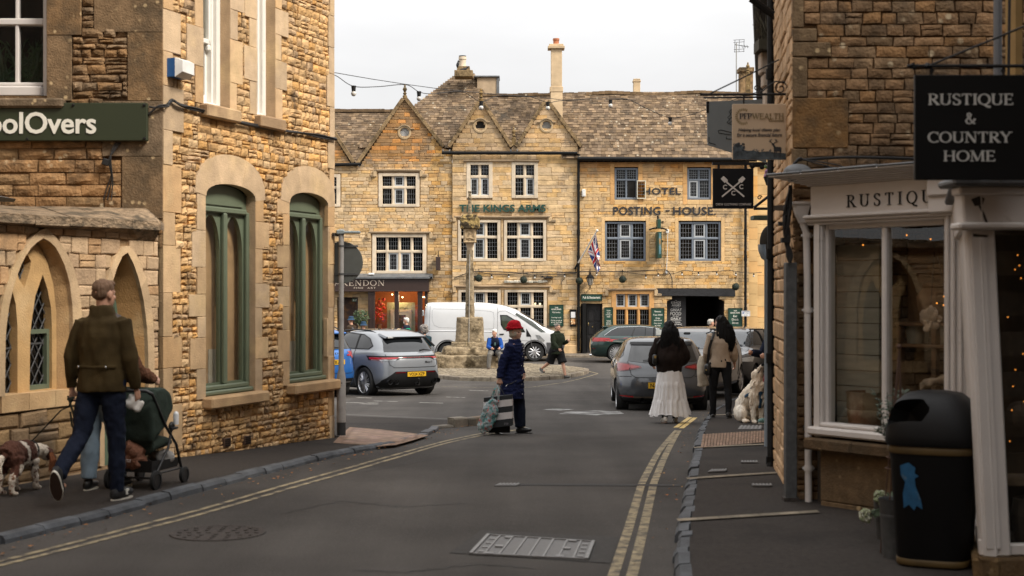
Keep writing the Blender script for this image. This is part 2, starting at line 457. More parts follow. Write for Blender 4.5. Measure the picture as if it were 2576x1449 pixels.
def mullion_window(root,s0,s1,z0,z1,cols,zt,grid,stone,y=0.0,jam=.16,mul=.13,hood=None,casements=(),cmat=None,name='window',rec=.13,tintf=None,sill=.12,gl=None,lead=None,label=None,frame_w=.055,wood=False):
 0
 mb=MB();rnd=random.Random(int(s0*97+z0*13)&9999)
 tf=tintf or (lambda:shade((1,1,1),rnd.uniform(.9,1.1)))
 w=(s1-s0-mul*(cols-1))/cols
 out=-.02 if not wood else .05
 zr=[z0]+[z for z in zt]+[z1]
 mb.box((s0-jam,out,z0-sill),(s0,.26,z1+jam*.8),tf(),.012);mb.box((s1,out,z0-sill),(s1+jam,.26,z1+jam*.8),tf(),.012)
 mb.box((s0,out-.002,z1),(s1,.258,z1+jam*.8),tf(),.012);mb.box((s0,out-.012,z0-sill),(s1,.262,z0),tf(),.012)
 my=.05 if not wood else .075
 for i in range(1,cols):
  a=s0+i*w+(i-1)*mul
  mb.add([(a,my+.05,z0),(a+mul*.3,my,z0),(a+mul*.7,my,z0),(a+mul,my+.05,z0),(a+mul,.2,z0),(a,.2,z0),(a,my+.05,z1),(a+mul*.3,my,z1),(a+mul*.7,my,z1),(a+mul,my+.05,z1),(a+mul,.2,z1),(a,.2,z1)],[(0,1,7,6),(1,2,8,7),(2,3,9,8),(3,4,10,9),(4,5,11,10),(5,0,6,11)],tf())
 for z in zt:
  h=mul*.9
  mb.box((s0,my-.004,z-h/2),(s1,.196,z+h/2),tf(),.02)
 win=mb.build(name,stone,root,None)
 if label:win['label']=label
 g_=MB();l_=MB();c_=MB()
 for i in range(cols):
  a=s0+i*(w+mul)
  for j in range(len(zr)-1):
   b0=zr[j]+(mul*.45 if j else 0);b1=zr[j+1]-(mul*.45 if j<len(zr)-2 else 0)
   g_.box((a-.01,rec,b0-.01),(a+w+.01,rec+.006,b1+.01))
   nx,nz_=grid if isinstance(grid[0],int) else grid[j]
   if (i,j) in casements:
    f=frame_w
    c_.box((a,rec-.04,b0),(a+f,rec,b1));c_.box((a+w-f,rec-.04,b0),(a+w,rec,b1));c_.box((a+f,rec-.038,b0),(a+w-f,rec-.002,b0+f));c_.box((a+f,rec-.038,b1-f),(a+w-f,rec-.002,b1))
    light_grid(l_,a+f,a+w-f,b0+f,b1-f,nx,nz_,rec-.003)
   else:
    light_grid(l_,a,a+w,b0,b1,nx,nz_,rec-.003)
 g_.build('glass',gl,win);l_.build('lead_bars',lead,win)
 if c_.v:c_.build('casement',cmat,win)
 if hood:
  h=MB();a,b,zz,drop=hood
  pr=[(0,0),(-.10,-.02),(-.10,-.06),(-.03,-.12),(0,-.12)]
  def run(p0,p1,vert=False):
   vs=[]
   for (x,z) in (p0,p1):
    for (dy,dz) in pr:vs.append((x,dy,z+dz) if not vert else (x+(dz+.06)*1.0,dy,z))
   n=len(pr);h.add(vs,[(i,(i+1)%n,(i+1)%n+n,i+n) for i in range(n)]+[tuple(range(n)),tuple(range(2*n-1,n-1,-1))],shade((.62,.55,.47),R(.8,1.1)))
  N=max(2,int((b-a)/.8))
  for i in range(N):run((a+(b-a)*i/N,zz+R(-.01,.01)),(a+(b-a)*(i+1)/N-.006,zz+R(-.01,.01)))
  if drop:
   for x in (a,b):
    h.box((x-.07,-.085,zz-drop),(x+.07,0,zz-.06),(.8,.7,.55),.015)
    sx=-1 if x==a else 1
    h.box((x-.07+sx*.1,-.09,zz-drop-.02),(x+.07+sx*.16,0,zz-drop+.1),(.45,.4,.33),.02)
  h.build('hood_mould',stone,root)
 return win
def plate(mb,outer,holes,y0,y1,tint=None):
 0
 loops=[outer]+list(holes)
 flat=[p for l in loops for p in l];n=len(flat)
 tr=tessellate_polygon([[V((x,0,z)) for x,z in l] for l in loops])
 vs=[(x,y0,z) for x,z in flat]+[(x,y1,z) for x,z in flat];fs=[]
 for a,b,c in tr:fs.append((a,b,c));fs.append((a+n,c+n,b+n))
 k=0
 for l in loops:
  m=len(l)
  for i in range(m):fs.append((k+i,k+(i+1)%m,k+(i+1)%m+n,k+i+n))
  k+=m
 return mb.add(vs,fs,tint)
SUN_EL,SUN_AZ=math.radians(44),math.radians(122)
def world():
 w=bpy.data.worlds.new('World');SC.world=w;k=NT(w)
 out=k.n('ShaderNodeOutputWorld');bg=k.n('ShaderNodeBackground');k.l(bg.outputs[0],out.inputs[0])
 sky=k.n('ShaderNodeTexSky',sky_type='NISHITA',sun_disc=False,sun_elevation=SUN_EL,sun_rotation=SUN_AZ)
 tc=k.n('ShaderNodeTexCoord');sp=k.n('ShaderNodeSeparateXYZ');k.l(tc.outputs['Generated'],sp.inputs[0])
 pw=k.n('ShaderNodeMath',operation='POWER',use_clamp=True);k.l(sp.outputs[2],pw.inputs[0]);pw.inputs[1].default_value=1.5
 r=k.n('ShaderNodeMapRange');k.l(pw.outputs[0],r.inputs[0]);r.inputs[1].default_value=0;r.inputs[2].default_value=1;r.inputs[3].default_value=SKY_LO;r.inputs[4].default_value=SKY_HI
 mp=k.n('ShaderNodeMapping');mp.inputs['Scale'].default_value=(1,1,3.2);k.l(tc.outputs['Generated'],mp.inputs[0])
 no=k.n('ShaderNodeTexNoise');no.inputs['Scale'].default_value=2.6;no.inputs['Detail'].default_value=7;k.l(mp.outputs[0],no.inputs['Vector'])
 q=k.n('ShaderNodeMapRange');k.l(no.outputs[0],q.inputs[0]);q.inputs[1].default_value=.3;q.inputs[2].default_value=.7;q.inputs[3].default_value=.84;q.inputs[4].default_value=1.07
 m=k.n('ShaderNodeMath',operation='MULTIPLY');k.l(r.outputs[0],m.inputs[0]);k.l(q.outputs[0],m.inputs[1])
 cl=k.n('ShaderNodeVectorMath',operation='SCALE');cl.inputs[0].default_value=(1.0,.992,.99);k.l(m.outputs[0],cl.inputs['Scale'])
 s2=k.n('ShaderNodeVectorMath',operation='SCALE');k.l(sky.outputs[0],s2.inputs[0]);s2.inputs['Scale'].default_value=.06
 mx=k.n('ShaderNodeMix',data_type='RGBA');mx.inputs[0].default_value=.93;k.l(s2.outputs[0],mx.inputs[6]);k.l(cl.outputs[0],mx.inputs[7])
 k.l(mx.outputs[2],bg.inputs[0]);bg.inputs[1].default_value=1.0
SKY_LO,SKY_HI,SUN_E=.66,2.05,3.5
world()
sl=bpy.data.lights.new('sun','SUN');sl.energy=SUN_E;sl.angle=math.radians(16);sl.color=(1,.92,.81)
so=bpy.data.objects.new('sun',sl);COL.objects.link(so)
sd=V((math.sin(SUN_AZ)*math.cos(SUN_EL),math.cos(SUN_AZ)*math.cos(SUN_EL),math.sin(SUN_EL)))
so.rotation_euler=sd.to_track_quat('Z','Y').to_euler()
cd=bpy.data.cameras.new('camera');cam=bpy.data.objects.new('camera',cd);COL.objects.link(cam);SC.camera=cam
cam.location=(0,0,CH);cam.rotation_euler=(PI/2,0,0)
cd.lens=50;cd.sensor_width=36;cd.shift_y=8.5/2576;cd.clip_end=3000;cd.clip_start=.1
cd.dof.use_dof=True;cd.dof.focus_distance=34;cd.dof.aperture_fstop=3.2
SC.view_settings.view_transform='Standard';SC.view_settings.look='None';SC.view_settings.exposure=0.45;SC.view_settings.gamma=1
SC.cycles.max_bounces=7;SC.cycles.diffuse_bounces=3;SC.cycles.glossy_bounces=4;SC.cycles.transparent_max_bounces=12
SC.cycles.use_denoising=True;SC.cycles.caustics_reflective=False;SC.cycles.caustics_refractive=False
STONE_B=[(1.0,.83,.56),(.96,.74,.44),(1.0,.88,.66),(.84,.70,.50),(1.0,.78,.46),(.78,.68,.54),(1.05,.76,.38)]
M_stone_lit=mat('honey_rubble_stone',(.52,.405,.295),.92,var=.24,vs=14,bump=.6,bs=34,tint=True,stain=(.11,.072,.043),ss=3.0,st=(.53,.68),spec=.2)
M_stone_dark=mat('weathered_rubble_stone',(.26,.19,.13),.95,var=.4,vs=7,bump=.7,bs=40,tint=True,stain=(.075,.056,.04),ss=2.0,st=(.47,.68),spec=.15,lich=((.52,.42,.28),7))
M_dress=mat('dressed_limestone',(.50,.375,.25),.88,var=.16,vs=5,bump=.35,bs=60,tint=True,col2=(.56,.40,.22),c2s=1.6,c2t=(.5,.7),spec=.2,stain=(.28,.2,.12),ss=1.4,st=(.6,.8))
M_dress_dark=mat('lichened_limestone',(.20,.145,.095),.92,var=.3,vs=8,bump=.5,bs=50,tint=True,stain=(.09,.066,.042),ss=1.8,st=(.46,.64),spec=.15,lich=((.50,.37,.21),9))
M_porch=mat('pale_porch_stone',(.43,.335,.245),.92,var=.2,vs=7,bump=.6,bs=40,tint=True,stain=(.15,.12,.09),ss=1.5,st=(.58,.75),spec=.2)
M_pub=mat('pub_limestone',(.58,.468,.345),.93,var=.22,vs=3.5,bump=.7,bs=14,tint=True,stain=(.20,.155,.11),ss=1.1,st=(.54,.70),spec=.2)
M_pub_dress=mat('pub_dressed_stone',(.60,.50,.375),.9,var=.16,vs=3,bump=.3,bs=30,tint=True,stain=(.26,.20,.14),ss=1.1,st=(.6,.78),spec=.2)
M_old=mat('mossy_old_limestone',(.25,.195,.125),.95,var=.35,vs=7,bump=1.2,bs=18,tint=True,stain=(.07,.052,.03),ss=2.6,st=(.5,.64),spec=.15,lich=((.42,.33,.18),9))
M_ashlar=mat('golden_ashlar',(.64,.43,.20),.9,var=.14,vs=1.6,bump=.15,bs=20,tint=True,spec=.2)
M_slate=mat('stone_slates',(.175,.135,.10),.95,var=.3,vs=4,bump=.8,bs=16,tint=True,stain=(.07,.058,.045),ss=1.3,st=(.56,.72),spec=.15,lich=((.42,.37,.28),4))
M_moss_roof=mat('mossy_coping',(.24,.17,.105),.97,var=.4,vs=10,bump=1.2,bs=22,stain=(.07,.052,.032),ss=3.5,st=(.47,.6),tint=True,aniso=(1,1,2.2))
M_asphalt=mat('asphalt',(.072,.065,.059),.93,var=.16,vs=55,bump=.35,bs=160,world=True,col2=(.050,.045,.041),c2s=.45,c2t=(.40,.62),spec=.2,stain=(.12,.11,.10),ss=80,st=(.585,.66))
M_pave=mat('pavement_tarmac',(.038,.032,.028),.94,var=.22,vs=30,bump=.4,bs=120,world=True,col2=(.022,.019,.017),c2s=.9,c2t=(.5,.7),spec=.2)
M_kerb=mat('blue_grey_kerb',(.070,.075,.083),.85,var=.4,vs=5,bump=.3,bs=60,tint=True,world=True)
M_kerb_old=mat('old_stone_kerb',(.19,.165,.13),.9,var=.35,vs=7,bump=.8,bs=40,tint=True,world=True)
M_brickpave=mat('brick_paving',(.30,.21,.155),.9,var=.2,vs=9,bump=.3,bs=60,tint=True,world=True)
M_yellow=mat('worn_yellow_paint',(.29,.235,.142),.9,var=.3,vs=12,world=True,stain=(.085,.072,.058),ss=8,st=(.45,.60),bump=.3,bs=120)
M_yellow_new=mat('fresh_yellow_paint',(.56,.40,.15),.8,var=.1,vs=12,world=True,stain=(.2,.15,.08),ss=14,st=(.6,.7))
M_whitepaint_road=mat('worn_white_road_paint',(.52,.50,.46),.85,var=.2,vs=9,world=True,stain=(.1,.09,.085),ss=5,st=(.52,.62))
M_green_frame=mat('sage_green_paint',(.125,.152,.10),.45,var=.06,vs=5,bump=.05,bs=90)
M_white_paint=mat('white_gloss_paint',(.78,.75,.69),.4,var=.05,vs=4,stain=(.45,.38,.28),ss=5,st=(.66,.76))
M_shop_white=mat('off_white_paint',(.62,.58,.55),.5,var=.06,vs=3,stain=(.30,.27,.24),ss=4,st=(.66,.78),bump=.06,bs=30)
M_sign_green=mat('dark_green_sign',(.024,.032,.014),.5,var=.05,vs=2)
M_offwhite=mat('cream_lettering',(.74,.72,.64),.5,var=.03)
M_black=mat('black_paint',(.0065,.0065,.0065),.6,var=.1,spec=.2)
M_blackm=mat('matt_black',(.008,.0078,.0078),.8,var=.1)
M_iron=mat('wrought_iron',(.010,.0095,.0095),.6,spec=.25,var=.15)
M_dark=mat('dark_interior',(.012,.010,.008),.95,var=.3,vs=2)
M_lead=mat('lead_flashing',(.13,.135,.14),.6,var=.25,vs=5,metal=.2)
M_leadbar=mat('window_leading',(.22,.23,.24),.5,metal=.4,var=.1)
M_steel=mat('grey_casement',(.42,.44,.45),.5,var=.1)
M_gal=mat('galvanised_steel',(.085,.088,.09),.6,metal=.2,var=.25,vs=18)
M_cable=mat('black_cable',(.014,.013,.013),.6)
GLASS_CLR=glass_mat('clear_pane',(.94,.95,.94),1.1,wav=.03)
GLASS_PUB=glass_mat('old_pane',(.45,.46,.46),.8,rough=.03,wav=.25)
GLASS_SHOP=glass_mat('shop_pane',(.9,.9,.88),1.3,wav=.02)
M_roomdark=mat('dim_room',(.05,.038,.028),.95,var=.4,vs=1.5)
def tracks(m):
 nt=m.node_tree;b=next(n for n in nt.nodes if n.type=='BSDF_PRINCIPLED');src_=b.inputs['Base Color'].links[0].from_socket
 gm=nt.nodes.new('ShaderNodeNewGeometry');mp=nt.nodes.new('ShaderNodeMapping');mp.inputs['Scale'].default_value=(1.1,.06,1);mp.inputs['Rotation'].default_value=(0,0,-.08);nt.links.new(gm.outputs['Position'],mp.inputs[0])
 t=nt.nodes.new('ShaderNodeTexNoise');t.inputs['Scale'].default_value=1.0;t.inputs['Detail'].default_value=5;nt.links.new(mp.outputs[0],t.inputs['Vector'])
 r=nt.nodes.new('ShaderNodeMapRange');r.inputs[1].default_value=.35;r.inputs[2].default_value=.65;r.inputs[3].default_value=.78;r.inputs[4].default_value=1.22;nt.links.new(t.outputs[0],r.inputs[0])
 v=nt.nodes.new('ShaderNodeVectorMath');v.operation='SCALE';nt.links.new(src_,v.inputs[0]);nt.links.new(r.outputs[0],v.inputs['Scale']);nt.links.new(v.outputs[0],b.inputs['Base Color'])
tracks(M_asphalt)
def sheet(name,xs,ys,mt,dz=0,rel=None):
 mb=MB();nx=len(xs)
 vs=[(x,y,g(y)+dz) for y in ys for x in xs]
 fs=[(j*nx+i,j*nx+i+1,(j+1)*nx+i+1,(j+1)*nx+i) for j in range(len(ys)-1) for i in range(nx-1)]
 mb.add(vs,fs);return tag(mb.build(name,mt,smooth=180),kind='structure')
ys=[-60,-20,-6]+[i for i in range(0,66)]+[80,140,400,1500]
sheet('road',[-1500,-60,-20,-8,-4,0,4,8,20,60,1500],ys,M_asphalt)
def dens(pl,step=.5):
 out=[]
 for a,b in zip(pl,pl[1:]):
  a,b=V(a),V(b);n=max(1,int((b-a).length/step))
  for i in range(n):out.append(a.lerp(b,i/n))
 out.append(V(pl[-1]));return out
def strip(mb,a,b,dz,tint=None,zz=None):
 0
 n=len(a);z=zz or (lambda p:g(p[1])+dz)
 vs=[(p[0],p[1],z(p)) for p in a]+[(p[0],p[1],z(p)) for p in b]
 mb.add(vs,[(i,i+1,n+i+1,n+i) for i in range(n-1)],tint)
def resample(pl,n):
 pl=[V(p[:2]) for p in pl];L=[0]
 for a,b in zip(pl,pl[1:]):L.append(L[-1]+(b-a).length)
 out=[]
 for i in range(n):
  t=L[-1]*i/(n-1)
  for j in range(len(L)-1):
   if t<=L[j+1]+1e-9:
    k=(t-L[j])/max(L[j+1]-L[j],1e-9);out.append(pl[j].lerp(pl[j+1],k));break
 return out
def offset(pl,d):
 out=[]
 for i,p in enumerate(pl):
  a=pl[max(i-1,0)];b=pl[min(i+1,len(pl)-1)];t=(b-a).normalized()
  out.append(p+V((-t.y,t.x))*d)
 return out
def smooth_pl(pl,n=3):
 pl=[p.copy() for p in pl]
 for _ in range(n):
  q=[pl[0]]+[(pl[i-1]+pl[i]*2+pl[i+1])/4 for i in range(1,len(pl)-1)]+[pl[-1]];pl=q
 return pl
def kerb_line(pxs):return [V(G(x,y)[:2]) for x,y in pxs]
def kerbstones(mb,pl,h,w,slope=.05,lens=(.35,.75),pal=((1,1,1),),left=True,hf=None,gap=.012):
 0
 P=resample(pl,400);L=[0]
 for a,b in zip(P,P[1:]):L.append(L[-1]+(b-a).length)
 def at(t):
  for j in range(len(L)-1):
   if t<=L[j+1]:k=(t-L[j])/max(1e-9,L[j+1]-L[j]);return P[j].lerp(P[j+1],k),(P[min(j+3,399)]-P[max(j-2,0)]).normalized()
  return P[-1],(P[-1]-P[-3]).normalized()
 t=0
 while t<L[-1]-.1:
  l=min(R(*lens),L[-1]-t);(a,ta),(b,tb)=at(t+gap/2),at(t+l-gap/2)
  sg=1 if left else -1;na,nb=V((-ta.y,ta.x))*sg,V((-tb.y,tb.x))*sg
  hh=(hf(t/L[-1]) if hf else h)+R(-.008,.008);za,zb=g(a.y),g(b.y);j=R(-.014,.016)
  p=[(a,za,-.1,0),(b,zb,-.1,0),(b,zb,hh-slope,.015),(a,za,hh-slope,.015),(a,za,hh-.008,slope),(b,zb,hh-.008,slope),(b,zb,hh,w),(a,za,hh,w)]
  vs=[]
  for (q,z,dz,off),nrm in zip(p,(na,nb,nb,na,na,nb,nb,na)):
   s=q+nrm*(off+j);vs.append((s.x,s.y,z+dz))
  for q,z,nrm in ((a,za,na),(b,zb,nb)):
   s=q+nrm*w;vs.append((s.x,s.y,z-.1))
  mb.add(vs,[(0,1,2,3),(3,2,5,4),(4,5,6,7),(0,3,4,7,8),(1,9,6,5,2)],shade(pal[random.randrange(len(pal))],R(.8,1.15)))
  t+=l
 return mb
KL=smooth_pl(resample([(-6.2,2.0)]+[tuple(p) for p in kerb_line([(-250,1440),(0,1372),(250,1311),(500,1241),(700,1187),(850,1150),(960,1128),(1000,1121)])],90),2)
KD=smooth_pl(resample([tuple(KL[-1])]+[tuple(p) for p in kerb_line([(1040,1110),(1075,1098),(1098,1087),(1106,1079)])],30),2)
KO=smooth_pl(resample([tuple(KD[-1])]+[tuple(p) for p in kerb_line([(1140,1076),(1200,1071),(1250,1065),(1268,1060)])],30),1)
FAR=[V(G(x,y,.05)[:2]) for x,y in [(1268,1058),(1218,1059),(1100,1053),(868,1043),(700,1036)]]
wallL=[(-14,-2),(-5.9,9.5),(-5.1,11.2),(-3.65,14.9),(-2.2,18.3),(-2.6,19.4),tuple(FAR[-1])]
def pav_z(p,hl):
 return g(p[1])+hl
mb=MB()
edge=[tuple(p) for p in offset(KL,.11)]+[tuple(p) for p in offset(KD,.12)]+[tuple(p) for p in offset(KO,.12)]+[tuple(p) for p in FAR]
poly=edge+wallL[::-1][1:]
def fill_ground(mb,poly,dz,step=1.0,skirt=.15,tint=None):
 0
 bm=bmesh.new();vs=[bm.verts.new((p[0],p[1],0)) for p in poly];bm.faces.new(vs)
 y0=min(p[1] for p in poly);y1=max(p[1] for p in poly);y=math.ceil(y0)
 while y<y1:
  bmesh.ops.bisect_plane(bm,geom=bm.verts[:]+bm.edges[:]+bm.faces[:],plane_co=(0,y,0),plane_no=(0,1,0));y+=step
 bmesh.ops.triangulate(bm,faces=bm.faces[:])
 bm.verts.index_update()
 mb.add([(v.co.x,v.co.y,g(v.co.y)+(dz(v.co) if callable(dz) else dz)) for v in bm.verts],[[v.index for v in f.verts] for f in bm.faces],tint);bm.free()
 if skirt:
  n=len(poly);d=(lambda p:dz(p)) if callable(dz) else (lambda p:dz)
  mb.add([(p[0],p[1],g(p[1])+d(p)) for p in poly]+[(p[0],p[1],g(p[1])-skirt) for p in poly],[(i,(i+1)%n,(i+1)%n+n,i+n) for i in range(n)],tint)
def left_dz(p):
 t=min(1,max(0,(p[1]-14.8)/1.3));return .062-.030*t
fill_ground(mb,poly,left_dz);tag(mb.build('left_pavement',M_pave),kind='structure')
mb=MB()
kerbstones(mb,KL,.06,.11,slope=.035,hf=lambda t:.068 if t<.93 else .068-.4*(t-.93),lens=(.35,.6))
kerbstones(mb,KD,.042,.12,slope=.02,lens=(.5,.9),pal=((1.25,1.15,1.1),))
tag(mb.build('left_kerb',M_kerb),kind='structure')
mb=MB();kerbstones(mb,KO,.12,.14,slope=.03,lens=(.25,.6),pal=((1,1,1),(1.15,.95,.8),(.8,.8,.8)),hf=lambda t:.05+.1*min(1,t*6)-.06*t)
tag(mb.build('old_kerb',M_kerb_old),kind='structure')
line0=dens(FAR[:-1],.4);mb=MB();strip(mb,line0,[p+V((.0,.07)) for p in line0],.052);tag(mb.build('pavement_edging',mat('pale_edging',(.16,.15,.14),.9,var=.3,vs=6,world=True)),kind='structure')
mb=MB()
bp=[V(G(x,y,.06)[:2]) for x,y in [(838,1108),(880,1070),(950,1075),(1078,1090),(1040,1102),(996,1114),(950,1118)]]
bpl=[(p.x,p.y) for p in bp]
u=V((.66,.75));nrm=V((-u.y,u.x))
for i in range(-60,60):
 for j in range(-40,40):
  c=V((-1.6,18.2))+u*(i*.105)+nrm*(j*.21+(.105 if i%2 else 0))
  if all(any(a<=p.x<=b for a,b in spans(bpl,p.y)) for p in (c-u*.05-nrm*.1,c+u*.05-nrm*.1,c+u*.05+nrm*.1,c-u*.05+nrm*.1)):
   z=g(c.y)+left_dz(c)+.004
   q=[c-u*.049-nrm*.101,c+u*.049-nrm*.101,c+u*.049+nrm*.101,c-u*.049+nrm*.101]
   k=R(.72,1.15);mb.add([(p.x,p.y,g(p.y)+left_dz(p)+.006+R(0,.002)) for p in q],[(0,1,2,3)],(k,k*R(.9,1.0),k*R(.85,1.0)))
fill_ground(mb,bpl,lambda p:left_dz(p)+.003,skirt=0,tint=(.7,.62,.55));tag(mb.build('brick_crossing_paving',M_brickpave),kind='structure')
KR=smooth_pl(resample([(.35,2.0)]+[tuple(p) for p in kerb_line([(1686,1449),(1700,1335),(1722,1238),(1737,1160),(1752,1100),(1764,1072),(1784,1045),(1830,1017),(1905,985),(1945,968)])]+[(8.0,36),(10,44)],130),2)
poly=[tuple(p) for p in offset(KR,-.11)]+[(14,44),(14,2)]
mb=MB();fill_ground(mb,poly,.08);tag(mb.build('right_pavement',M_pave),kind='structure')
mb=MB();kerbstones(mb,KR,.085,.11,lens=(.18,.42),left=False,slope=.04);tag(mb.build('right_kerb',M_kerb),kind='structure')
mb=MB()
for (xa,ya,xb,yb) in [(1704,1310,2060,1288),(1728,1205,1955,1190),(1745,1127,1950,1117),(1786,1045,1935,1040)]:
 a,b=G(xa,ya,.085),G(xb,yb,.085);n=7
 for i in range(n):
  p,q=a.lerp(b,i/n),a.lerp(b,(i+.985)/n)
  mb.add([(p.x,p.y-.05,g(p.y)+.091),(q.x,q.y-.05,g(q.y)+.091),(q.x,q.y+.06,g(q.y)+.091),(p.x,p.y+.06,g(p.y)+.091)],[(0,1,2,3)],shade((1.15,1.1,1.0),R(.8,1.1)))
tag(mb.build('sett_channels',M_kerb_old),kind='structure')
mb=MB()
a=[G(x,y,.085) for x,y in [(1762,1128),(1768,1094),(1945,1084),(1945,1112)]]
for i in range(24):
 for j in range(9):
  f=lambda s,t:a[0].lerp(a[3],s).lerp(a[1].lerp(a[2],s),t)
  q=[f(i/24+.002,j/9+.01),f((i+.94)/24,j/9+.01),f((i+.94)/24,(j+.9)/9),f(i/24+.002,(j+.9)/9)]
  c=sum(q,V())/4;k=R(.8,1.1);t=(k*.95,k*.9,k*.85)
  mb.add([(p.x,p.y,g(p.y)+.092) for p in q]+[(c.x+(p.x-c.x)*.6,c.y+(p.y-c.y)*.6,g(p.y)+.101) for p in q],[(0,1,5,4),(1,2,6,5),(2,3,7,6),(3,0,4,7),(4,5,6,7)],t)
tag(mb.build('tactile_paving',M_brickpave),kind='structure')
def line(name,pxs,w,mt,dz=.004,n=120):
 pl=smooth_pl(resample([tuple(V(G(x,y)[:2])) for x,y in pxs],n),3)
 mb=MB();strip(mb,offset(pl,w/2),offset(pl,-w/2),dz)
 return tag(mb.build(name,mt),kind='structure')
line('double_yellow_line',[(-300,1478),(0,1413),(200,1362),(500,1284),(880,1177),(1015,1139),(1120,1110),(1205,1092),(1255,1085),(1310,1081)],.055,M_yellow)
line('double_yellow_line',[(-300,1494),(0,1424),(200,1374),(500,1296),(880,1187),(1015,1147),(1120,1116),(1205,1097),(1255,1089),(1330,1078),(1300,1070)],.055,M_yellow)
line('double_yellow_line',[(1490,1600),(1543,1449),(1580,1335),(1614,1218),(1656,1139),(1703,1083)],.07,M_yellow)
line('double_yellow_line',[(1540,1600),(1590,1449),(1618,1335),(1644,1218),(1674,1146),(1709,1083)],.07,M_yellow)
line('double_yellow_line',[(1700,1076),(1718,1063),(1736,1050)],.075,M_yellow_new)
line('double_yellow_line',[(1714,1078),(1732,1064),(1749,1051)],.075,M_yellow_new)
line('yellow_line_end',[(1738,1052),(1780,1052)],.05,M_yellow)
line('island_edge_line',[(1110,972),(1200,975),(1330,975),(1420,962),(1505,940),(1480,934)],.05,M_yellow)
for i,(a,b,c) in enumerate([(895,935,1000),(870,952,1013),(972,1025,987),(940,1000,1009),(1055,1115,1013),(1122,1170,999),(905,950,1016),(1180,1228,982),(1570,1600,1028)]):
 line('parking_bay_mark',[(a,c),(b,c+1.5)],.07,M_whitepaint_road,n=4)
def ground_patch(name,pxs,mt,dz=.004,label=None,cat=None,tint=None):
 pts=[V(G(x,y)[:2]) for x,y in pxs];mb=MB();fill_ground(mb,[tuple(p) for p in pts],dz,skirt=0,tint=tint)
 return tag(mb.build(name,mt),label,cat,kind=None if label else 'structure')
M_patch=mat('fresh_tarmac',(.032,.030,.029),.9,var=.2,vs=40,world=True,bump=.3,bs=150)
M_spill=mat('pale_spilt_paint',(.30,.30,.29),.9,var=.3,vs=8,world=True,stain=(.075,.07,.066),ss=2.2,st=(.42,.56))
ground_patch('road_trench_patch',[(1300,1222),(1306,1217),(1712,1219),(1712,1224)],M_patch)
ground_patch('road_spill',[(1405,1042),(1420,1037),(1500,1033),(1560,1036),(1570,1041),(1500,1045)],M_spill)
ground_patch('road_spill',[(1365,1031),(1390,1028),(1445,1030),(1410,1033)],M_spill)
ground_patch('road_repair_patch',[(1130,1392),(1210,1335),(1560,1352),(1535,1418)],mat('dark_tarmac_repair',(.040,.037,.034),.93,var=.25,vs=30,world=True,bump=.4,bs=120))
M_tar=mat('tar_seal',(.016,.015,.015),.8,var=.2,vs=20,world=True)
for pts in ([(905,1190),(1010,1168),(1120,1150),(1330,1146),(1500,1152),(1690,1150)],[(870,1012),(1010,1003),(1140,985),(1230,970)],[(1330,1010),(1500,1003),(1560,1006)],[(720,1290),(860,1262),(1010,1278),(1180,1268)],[(1340,1430),(1200,1420),(1020,1440),(880,1436)],[(1380,1120),(1480,1095),(1600,1090)]):
 pl=smooth_pl(resample([tuple(V(G(x+R(-3,3),y+R(-2,2))[:2])) for x,y in pts],60),1);pl=[p+V((R(-.03,.03),R(-.03,.03))) for p in pl];mb=MB();strip(mb,offset(pl,.006),offset(pl,-.006),.003);tag(mb.build('road_crack',M_tar),kind='structure')
gq=[G(x,y,.012) for x,y in [(1180,1392),(1225,1345),(1497,1362),(1480,1406)]]
c0=sum(gq,V())/4
t=thing('access_cover','large ribbed grey steel access cover set in the road in the foreground','cover',(c0.x,c0.y,g(c0.y)))
B4=lambda s,t_:gq[0].lerp(gq[3],s).lerp(gq[1].lerp(gq[2],s),t_)-V((c0.x,c0.y,g(c0.y)))
M_cover=mat('worn_steel',(.125,.12,.116),.55,metal=.35,var=.18,vs=25,bump=.2,bs=90,aniso=(1,8,1))
def cov(mb,s0,s1,t0,t1,z0,z1):
 q=[B4(s0,t0),B4(s1,t0),B4(s1,t1),B4(s0,t1)]
 mb.add([(p.x,p.y,z0) for p in q]+[(p.x,p.y,z1) for p in q],[(4,5,6,7),(0,1,5,4),(1,2,6,5),(2,3,7,6),(3,0,4,7)])
mb=MB();cov(mb,0,1,0,1,.004,.009);mb.build('plate',M_cover,t)
mb=MB()
for a in (0,.97):cov(mb,a,a+.03,0,1,.009,.02)
cov(mb,0,1,0,.02,.009,.017);cov(mb,0,1,.98,1,.009,.017)
mb.build('frame',mat('bright_worn_steel',(.22,.215,.21),.55,metal=.3,var=.15,vs=12),t)
mb=MB()
for i in range(1,8):
 s=i/8
 cov(mb,s-.008,s+.008,.02,.98,.009,.016)
for s,v in ((.22,.9),(.2,.42),(.17,.04),(.8,.94),(.78,.5),(.76,.06)):cov(mb,s-.035,s+.035,v-.04,v+.04,.012,.019)
for s in (.06,.9):
 for j in range(4):cov(mb,s,s+.05,.1+j*.22,.16+j*.22,.009,.015)
mb.build('rib',_mats['bright_worn_steel'],t)
c=G(548,1342);t=thing('manhole_cover','round rusty manhole cover in the road near the left kerb','cover',(c.x,c.y,g(c.y)))
M_rust=mat('rusty_iron',(.050,.041,.036),.85,metal=.2,var=.35,vs=30,bump=.5,bs=60)
mb=MB();mb.lathe([(0,.004),(.3,.004),(.31,.01),(.34,.01),(.345,.0)],n=40)
for r_ in (.07,.14,.21,.28):
 n=int(r_*60)
 for i in range(n):
  a=2*PI*i/n;mb.lathe([(.018,.003),(.016,.010),(0,.011)],(r_*math.cos(a),r_*math.sin(a),0),6)
mb.build('cover_plate',M_rust,t,40)
